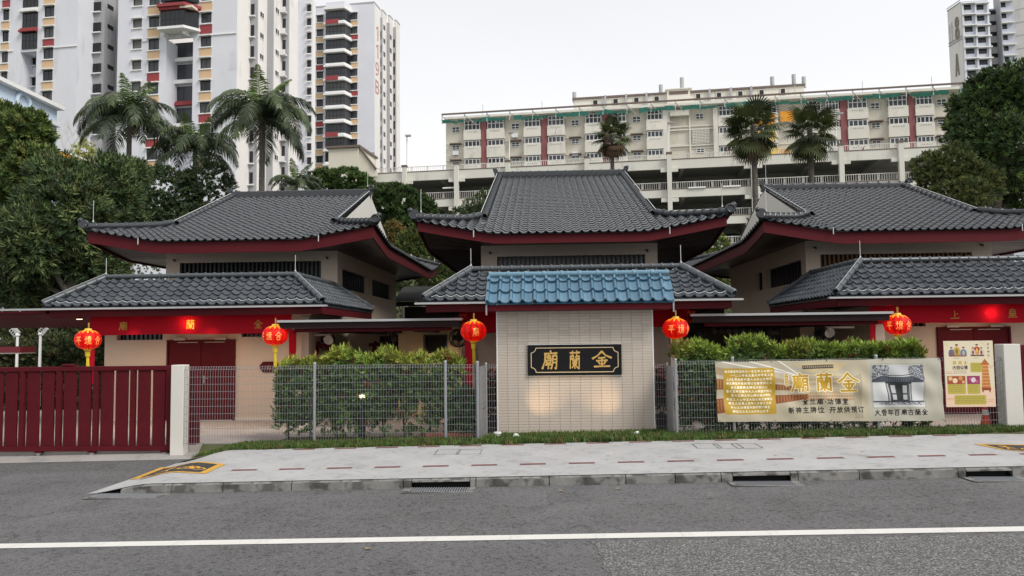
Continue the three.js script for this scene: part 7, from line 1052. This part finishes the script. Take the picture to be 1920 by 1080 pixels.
{ // multi-storey car park in front of it
  const F = new Frame(1255, 300, -86, 7), t = F.thing('car_park', 'cream multi-storey car park with open decks and white railings', 'car park'); const X = (u) => F.x(u, 330), xl = X(596), xr = X(1810), D = -17, deckY = [302, 357.5, 410, 462, 515].map((v) => F.y(1200, v));
  deckY.forEach((y, i) => { const h = 1.05; const d = mesh('deck', merge([bx(xl, xr, y - 0.35, y, D, -0.35)]), M.carparkIn, t); mesh('edge_beam', bx(xl, xr, y - h + (i ? 0.15 : 0), y - 0.02, -0.345, 0), M.carpark, d); mesh('edge_coping', bx(xl, xr, y - 0.018, y + 0.07, -0.40, 0.04), M.rust, d);
    for (let k = 0; k < 11; k++) { const x = mixn(xl + 1, xr - 1, k / 10); mesh('cross_beam', bx(x - 0.2, x + 0.2, y - 0.95, y - 0.352, D, -0.40), M.carparkIn, d); } mesh('long_beam', bx(xl, xr, y - 0.9, y - 0.353, D * 0.5 - 0.2, D * 0.5 + 0.2), M.carparkIn, d);
    const r = [], hr = i ? 0.78 : 0.62, n = Math.round((xr - xl) / 0.24); for (let k = 0; k < n; k++) { const x = mixn(xl, xr, k / n); r.push(bx(x - 0.022, x + 0.022, y + 0.12, y + hr, -0.22, -0.18)); } r.push(bx(xl, xr, y + hr, y + hr + 0.06, -0.24, -0.16), bx(xl, xr, y + 0.08, y + 0.12, -0.23, -0.17)); for (let k = 0; k < n; k += 8) { const x = mixn(xl, xr, k / n) + 0.12; r.push(bx(x - 0.04, x + 0.04, y + 0.071, y + hr + 0.1, -0.25, -0.241)); } if (i < 4) mesh('railing', merge(r), M.railWhite, d); });
  mesh('back_wall', bx(xl, xr, deckY[4] - 4, deckY[0] - 0.36, D - 0.3, D - 0.001), M.carparkIn, t); mesh('parapet_band', bx(xl, xr, deckY[4] - 4, deckY[4] - 1.2, -0.34, 0), M.carpark, t);
  for (const u of [640, 760, 857, 953, 1101, 1255, 1412, 1577, 1689, 1780]) { const x = X(u), c = mesh('column', bx(x - 0.25, x + 0.25, deckY[4] - 4, deckY[0] + 0.55, 0.045, 0.55), M.carpark, t); mesh('column_cap', bx(x - 0.32, x + 0.32, deckY[0] + 0.553, deckY[0] + 0.75, 0.0, 0.62), M.rust, c); for (const y of deckY.slice(0, 4)) mesh('bracket', bx(x - 0.95, x + 0.95, y - 1.45, y - 1.0, 0.02, 0.36), M.carpark, c); }
  const tubes = [[845, 352], [1307, 351.5], [1372, 349], [1460, 349], [1560, 348]]; for (const [u, v] of tubes) { const a = F.at(u, v, 0.1); mesh('tube_light', bx(a[0] - 0.95, a[0] + 0.95, a[1] - 0.08, a[1] + 0.08, 0.06, 0.16), M.trimWhite, t); }  // tube lights as unlit bars, their brightness only a white colour
  // stair head on the roof deck
  const s0 = F.x(616, 300, 1), s1 = F.x(673, 300, 1), sy = F.y(640, 278, 1); const sw = F.x(706, 320, 0.8) - s1, st = mesh('stair_head', merge([bx(s0, s1, deckY[0] - 1, sy, -5, 1), (() => { const sh = new THREE.Shape([[-0, 0], [sw, 0], [sw, 0.7], [0, sy - deckY[0] + 0.4]].map((p) => new THREE.Vector2(...p))); const g = new THREE.ExtrudeGeometry(sh, { depth: 0.4, bevelEnabled: false }); g.translate(s1 + 0.003, deckY[0] - 0.5, 0.4); return muv(g); })()]), M.cream, t); mesh('stair_roof', merge([bx(s0 - 0.3, s1 + 0.2, sy + 0.003, sy + 0.25, -5.2, 1.3), rod(V3(s1, sy + 0.05, 0.9), V3(s1 + sw, deckY[0] + 0.35, 0.9), 0.14, 5)]), M.rust, st);
  for (const [u, v0, v1, label] of [[763, 258, 315, 'thin lamp post on the car park roof right of the 119B tower'], [955, 252, 318, 'lamp post on the car park roof before the cream block near its left end'], [1252, 234, 292, 'lamp post on the car park roof before the stair bay'], [1568, 217, 282, 'lamp post on the car park roof before the red strip']]) { const a = F.at(u, v1, -0.6), b = F.at(u, v0, -0.6), l = F.thing('lamp_post', label, 'lamp post'); mesh('pole', rod(V3(a[0], deckY[0], -0.6), V3(b[0], b[1], -0.6), 0.07, 6), M.trimWhite, l); mesh('lamp_head', merge([rod(V3(b[0], b[1], -0.6), V3(b[0] + 0.3, b[1] + 0.12, -0.2), 0.05, 5), bx(b[0] - 0.05, b[0] + 0.6, b[1] + 0.02, b[1] + 0.2, -0.4, 0)]), M.towerGrey, l); }
}
{ // tower with the number at the right edge
  const z = -210, top = atZ(1801, 3, z).y, c0 = atZ(1801, 3, z), A = atY(1776, 20, top), y0 = 8, t = thing('apartment_tower', 'pale grey tower numbered 118A at the top right', 'apartment tower'); c0.y = 0; A.y = 0;
  const dl = A.clone().sub(c0), wl = dl.length(); dl.normalize(); const fa = 6 * RAD, dr = V3(Math.cos(fa), 0, Math.sin(fa)), turn = -fa, P = (k, y, o = 0) => V3(c0.x + dl.x * k + nl.x * o, y, c0.z + dl.z * k + nl.z * o), nl = V3(dl.z, 0, -dl.x);
  if (nl.x > 0) nl.negate(); const faceAt = (u, v) => { const d = sight(u, v), c = camera.position, k = V3().subVectors(c0, c).dot(nl) / d.dot(nl), p = d.multiplyScalar(k).add(c).sub(c0); return [p.dot(dl), p.y]; };
  mesh('side_wall', strip([P(wl, y0), P(0, y0)], [P(wl, top), P(0, top)]), M.towerLitWhite, t); mesh('back_side', strip([P(wl, y0), P(wl, y0).add(V3(20, 0, -4))], [P(wl, top), P(wl, top).add(V3(20, 0, -4))]), M.towerLitWhite, t);
  const loc = (u, v, out = 0) => { const d = sight(u, v), n = V3(-Math.sin(fa), 0, Math.cos(fa)), c = camera.position, k = (out + V3().subVectors(c0, c).dot(n)) / d.dot(n), p = d.multiplyScalar(k).add(c).sub(c0); return [p.dot(dr), p.y]; };
  const wr = loc(1855, 60)[0], put = (name, g, m) => { const o = mesh(name, g, m, t); o.position.copy(c0); o.rotation.y = turn; return o; };
  const face = std({ map: rep(T.weather, 14), color: C(0.60, 0.635, 0.72), roughness: 0.9 }), wins = []; for (let k = 0; k < 8; k++) for (const [ua, ub] of [[1804.5, 1821.5], [1828, 1845]]) { const a = loc(ua + k * 1.55, 9 + 20.6 * k), b = loc(ub + k * 1.55, 18 + 20.6 * k); wins.push([a[0], b[0], b[1], a[1]]); }  // front darker and bluer than the side wall, its shade put into the colour
  const sub = put('front_wall', wallWithHoles(0.02, wr, y0, top, 0, 0.5, wins), face); for (const w of wins) { const p = mesh('window', bx(w[0], w[1], w[2], w[3], -0.48, -0.4), M.glass, sub); mesh('hood', bx(w[0] - 0.3, w[1] + 1.1, w[3] + 0.01, w[3] + 0.3, 0.005, 0.9), M.trimWhite, p); }
  for (const k of [0, 1, 2]) mesh('pier', bx([0.05, wr * 0.48, wr - 0.5][k], [0.5, wr * 0.54, wr - 0.02][k], y0, top - 0.5, 0.004, 0.5), M.towerShadeWhite, sub);
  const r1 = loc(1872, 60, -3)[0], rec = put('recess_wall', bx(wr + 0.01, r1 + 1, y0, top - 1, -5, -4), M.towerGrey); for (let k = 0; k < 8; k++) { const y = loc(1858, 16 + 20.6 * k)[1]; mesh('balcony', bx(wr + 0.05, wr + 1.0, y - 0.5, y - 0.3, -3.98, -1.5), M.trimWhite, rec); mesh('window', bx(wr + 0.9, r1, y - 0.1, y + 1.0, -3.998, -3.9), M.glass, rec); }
  const r2 = loc(1904, 60, -1)[0], w2 = []; for (let k = 0; k < 8; k++) { const a = loc(1876 + k * 1.5, 4.5 + 20.4 * k, -1), b = loc(1886 + k * 1.5, 13.5 + 20.4 * k, -1); w2.push([a[0], b[0], b[1], a[1]]); }
  const sec = put('second_front', (() => { const g = wallWithHoles(r1, r2, y0, top + 2, 0, 0.5, w2); g.translate(0, 0, -1); return g; })(), face); put('second_flank', bx(r1, r1 + 0.3, y0, top + 2, -5, -1.502), M.towerGrey); for (const w of w2) { const p = mesh('window', bx(w[0], w[1], w[2], w[3], -1.48, -1.4), M.glass, sec); mesh('hood', bx(w[0] - 0.3, w[1] + 1.6, w[3] + 0.01, w[3] + 0.3, -0.995, -0.1), M.trimWhite, p); }
  const end = put('end_wall', bx(0, 16, y0, top + 8, -4, 0), M.towerLitWhite); end.position.addScaledVector(dr, r2 + 0.02).add(V3(0, 0, -1)); end.rotation.y = turn - 0.55; for (let k = 0; k < 8; k++) mesh('groove', bx(0.1, 16, top + 4 - k * 3.6, top + 4.2 - k * 3.6, 0.003, 0.03), M.towerGrey, end);
  for (const [v1, h] of [[1, 0.3], [5, 0.3], [70, 0.3], [75, 0.3]]) { const y = faceAt(1801, v1)[1]; mesh('band', strip([P(wl, y, 0.15), P(0, y, 0.15)], [P(wl, y + h, 0.15), P(0, y + h, 0.15)]), M.towerGrey, t); }
  const num = (ch, ua, ub, va, vb) => { const a = faceAt(ua, va), b = faceAt(ub, vb), h = a[1] - b[1], g = digit(ch, h, 0.1, true), w = Math.abs(a[0] - b[0]), m = mesh('number', g, plain(0.22, 0.21, 0.17, 0.8), t); g.computeBoundingBox(); m.scale.x = w / (g.boundingBox.max.x - g.boundingBox.min.x); m.scale.y = h / g.boundingBox.max.y; const p = P((a[0] + b[0]) / 2, b[1], 0.12); m.position.copy(p); m.rotation.y = Math.atan2(nl.x, nl.z); };
  num('1', 1781.2, 1783.2, 46, 81); num('1', 1785.2, 1787.2, 42, 77); num('8', 1790.5, 1800, 34, 71); num('A', 1791, 1800, 103, 140);
}
{ // pale blue parapet and an orange-topped wall at the far left
  const t = thing('pale_blue_building', 'pale blue building with a round ornament at the left edge', 'building'); const x = -28.4; const a = atX(107, 206, x), b = atX(0, 151, x), z0 = a.z, z1 = b.z + 14, y = a.y; mesh('side_wall', bx(x - 6, x, 0, y, z0, z1), M.paleBlue, t); mesh('coping', bx(x - 6.1, x + 0.35, y + 0.003, y + 0.22, z0 - 0.2, z1), M.trimWhite, t); mesh('ledge', bx(x + 0.003, x + 0.25, atX(104, 232, x).y - 0.2, atX(104, 232, x).y, z0, z1), M.towerShadeWhite, t); const c = atX(42, 193, x); mesh('round_ornament', (() => { const g = new THREE.TorusGeometry(0.52, 0.12, 8, 28); g.rotateY(Math.PI / 2); g.translate(x + 0.06, c.y, c.z); return clean(g); })(), M.paleBlue, t);
  const q = thing('orange_topped_wall', 'low wall with an orange top behind the left trees', 'wall'); const xx = -34; const d = atX(163, 303, xx), e = atX(110, 279, xx); mesh('wall', bx(xx - 1, xx, 0, d.y - 0.8, d.z, e.z + 6), M.paleBlue, q); mesh('orange_panel', bx(xx - 1, xx + 0.05, d.y - 0.8, d.y - 0.02, d.z, e.z + 6), M.orange, q); mesh('coping', bx(xx - 1.1, xx + 0.1, d.y, d.y + 0.12, d.z, e.z + 6), M.trimWhite, q);
}
// garden lamps and what shows over the sliding gate
for (const [u, v, f, label] of [[27, 616, -1, 'white post floodlight tilted left behind the sliding gate'], [80, 614, 1, 'white post floodlight tilted right behind the sliding gate']]) { const z = -23, p = atZ(u + (f < 0 ? 6 : -4), v + 12, z), t = thing('floodlight', label, 'lamp', p.toArray(), 'white post floodlights behind the gate'); mesh('pole', cyl(0.05, 0.04, 2.2, 0, -2.2, 0, 10), M.white, t); const h = mesh('lamp_head', rbx(-0.11, 0.11, 0, 0.27, -0.04, 0.04, 0.012), M.paleMetal, t); h.rotation.z = f < 0 ? 0.75 : -0.7; const l = mesh('lens', merge([0.06, 0.135, 0.21].map((y) => rbx(-0.07, 0.0, y - 0.022, y + 0.022, 0.042, 0.05, 0.002))), M.black, t); l.rotation.z = h.rotation.z; mesh('joint', clean(new THREE.SphereGeometry(0.07, 10, 8)), M.white, t); }
{ const a = atZ(-20, 650, -19), b = atZ(38, 661, -19), t = thing('letter_canopy', 'small red canopy edge at the left edge over the sliding gate', 'canopy'); mesh('board', rbx(a.x, b.x, b.y, a.y, -19.6, -19, 0.01), std({ color: C(0.30, 0.03, 0.05), roughness: 0.5 }), t); mesh('underside', bx(a.x, b.x, b.y - 0.03, b.y - 0.003, -19.58, -19.02), M.plasterWhite, t); }
{ const z = -30, a = atZ(60, 610, z), b = atZ(175, 660, z), t = thing('garden_wall', 'grey wall and white rail glimpsed behind the garden hedge', 'wall'); mesh('wall', bx(a.x, b.x, 0, a.y + 0.6, z - 0.3, z), M.towerGrey, t); mesh('rail', merge([bx(a.x, b.x, b.y + 0.42, b.y + 0.5, z + 0.1, z + 0.15), ...[78, 138].map((u) => { const x = atZ(u, 620, z).x; return bx(x, x + 0.09, 0, a.y + 0.5, z + 0.1, z + 0.18); })]), M.white, t); }
// ground in the garden, and the wooded slope behind the halls
tree('slope_wood', 'dark wooded slope seen in the gaps behind the halls', 'trees', -62, [[820, 560, 120, 60], [1350, 560, 120, 60], [200, 520, 150, 90], [700, 520, 100, 70], [1560, 420, 160, 40], [60, 560, 110, 80]], 9000, broad, pick(col(0.028, 0.042, 0.018), col(0.04, 0.058, 0.022)), null, { gap: 0.2, shell: 0.6 }).userData.kind = 'stuff';
renderer.render(scene, camera);
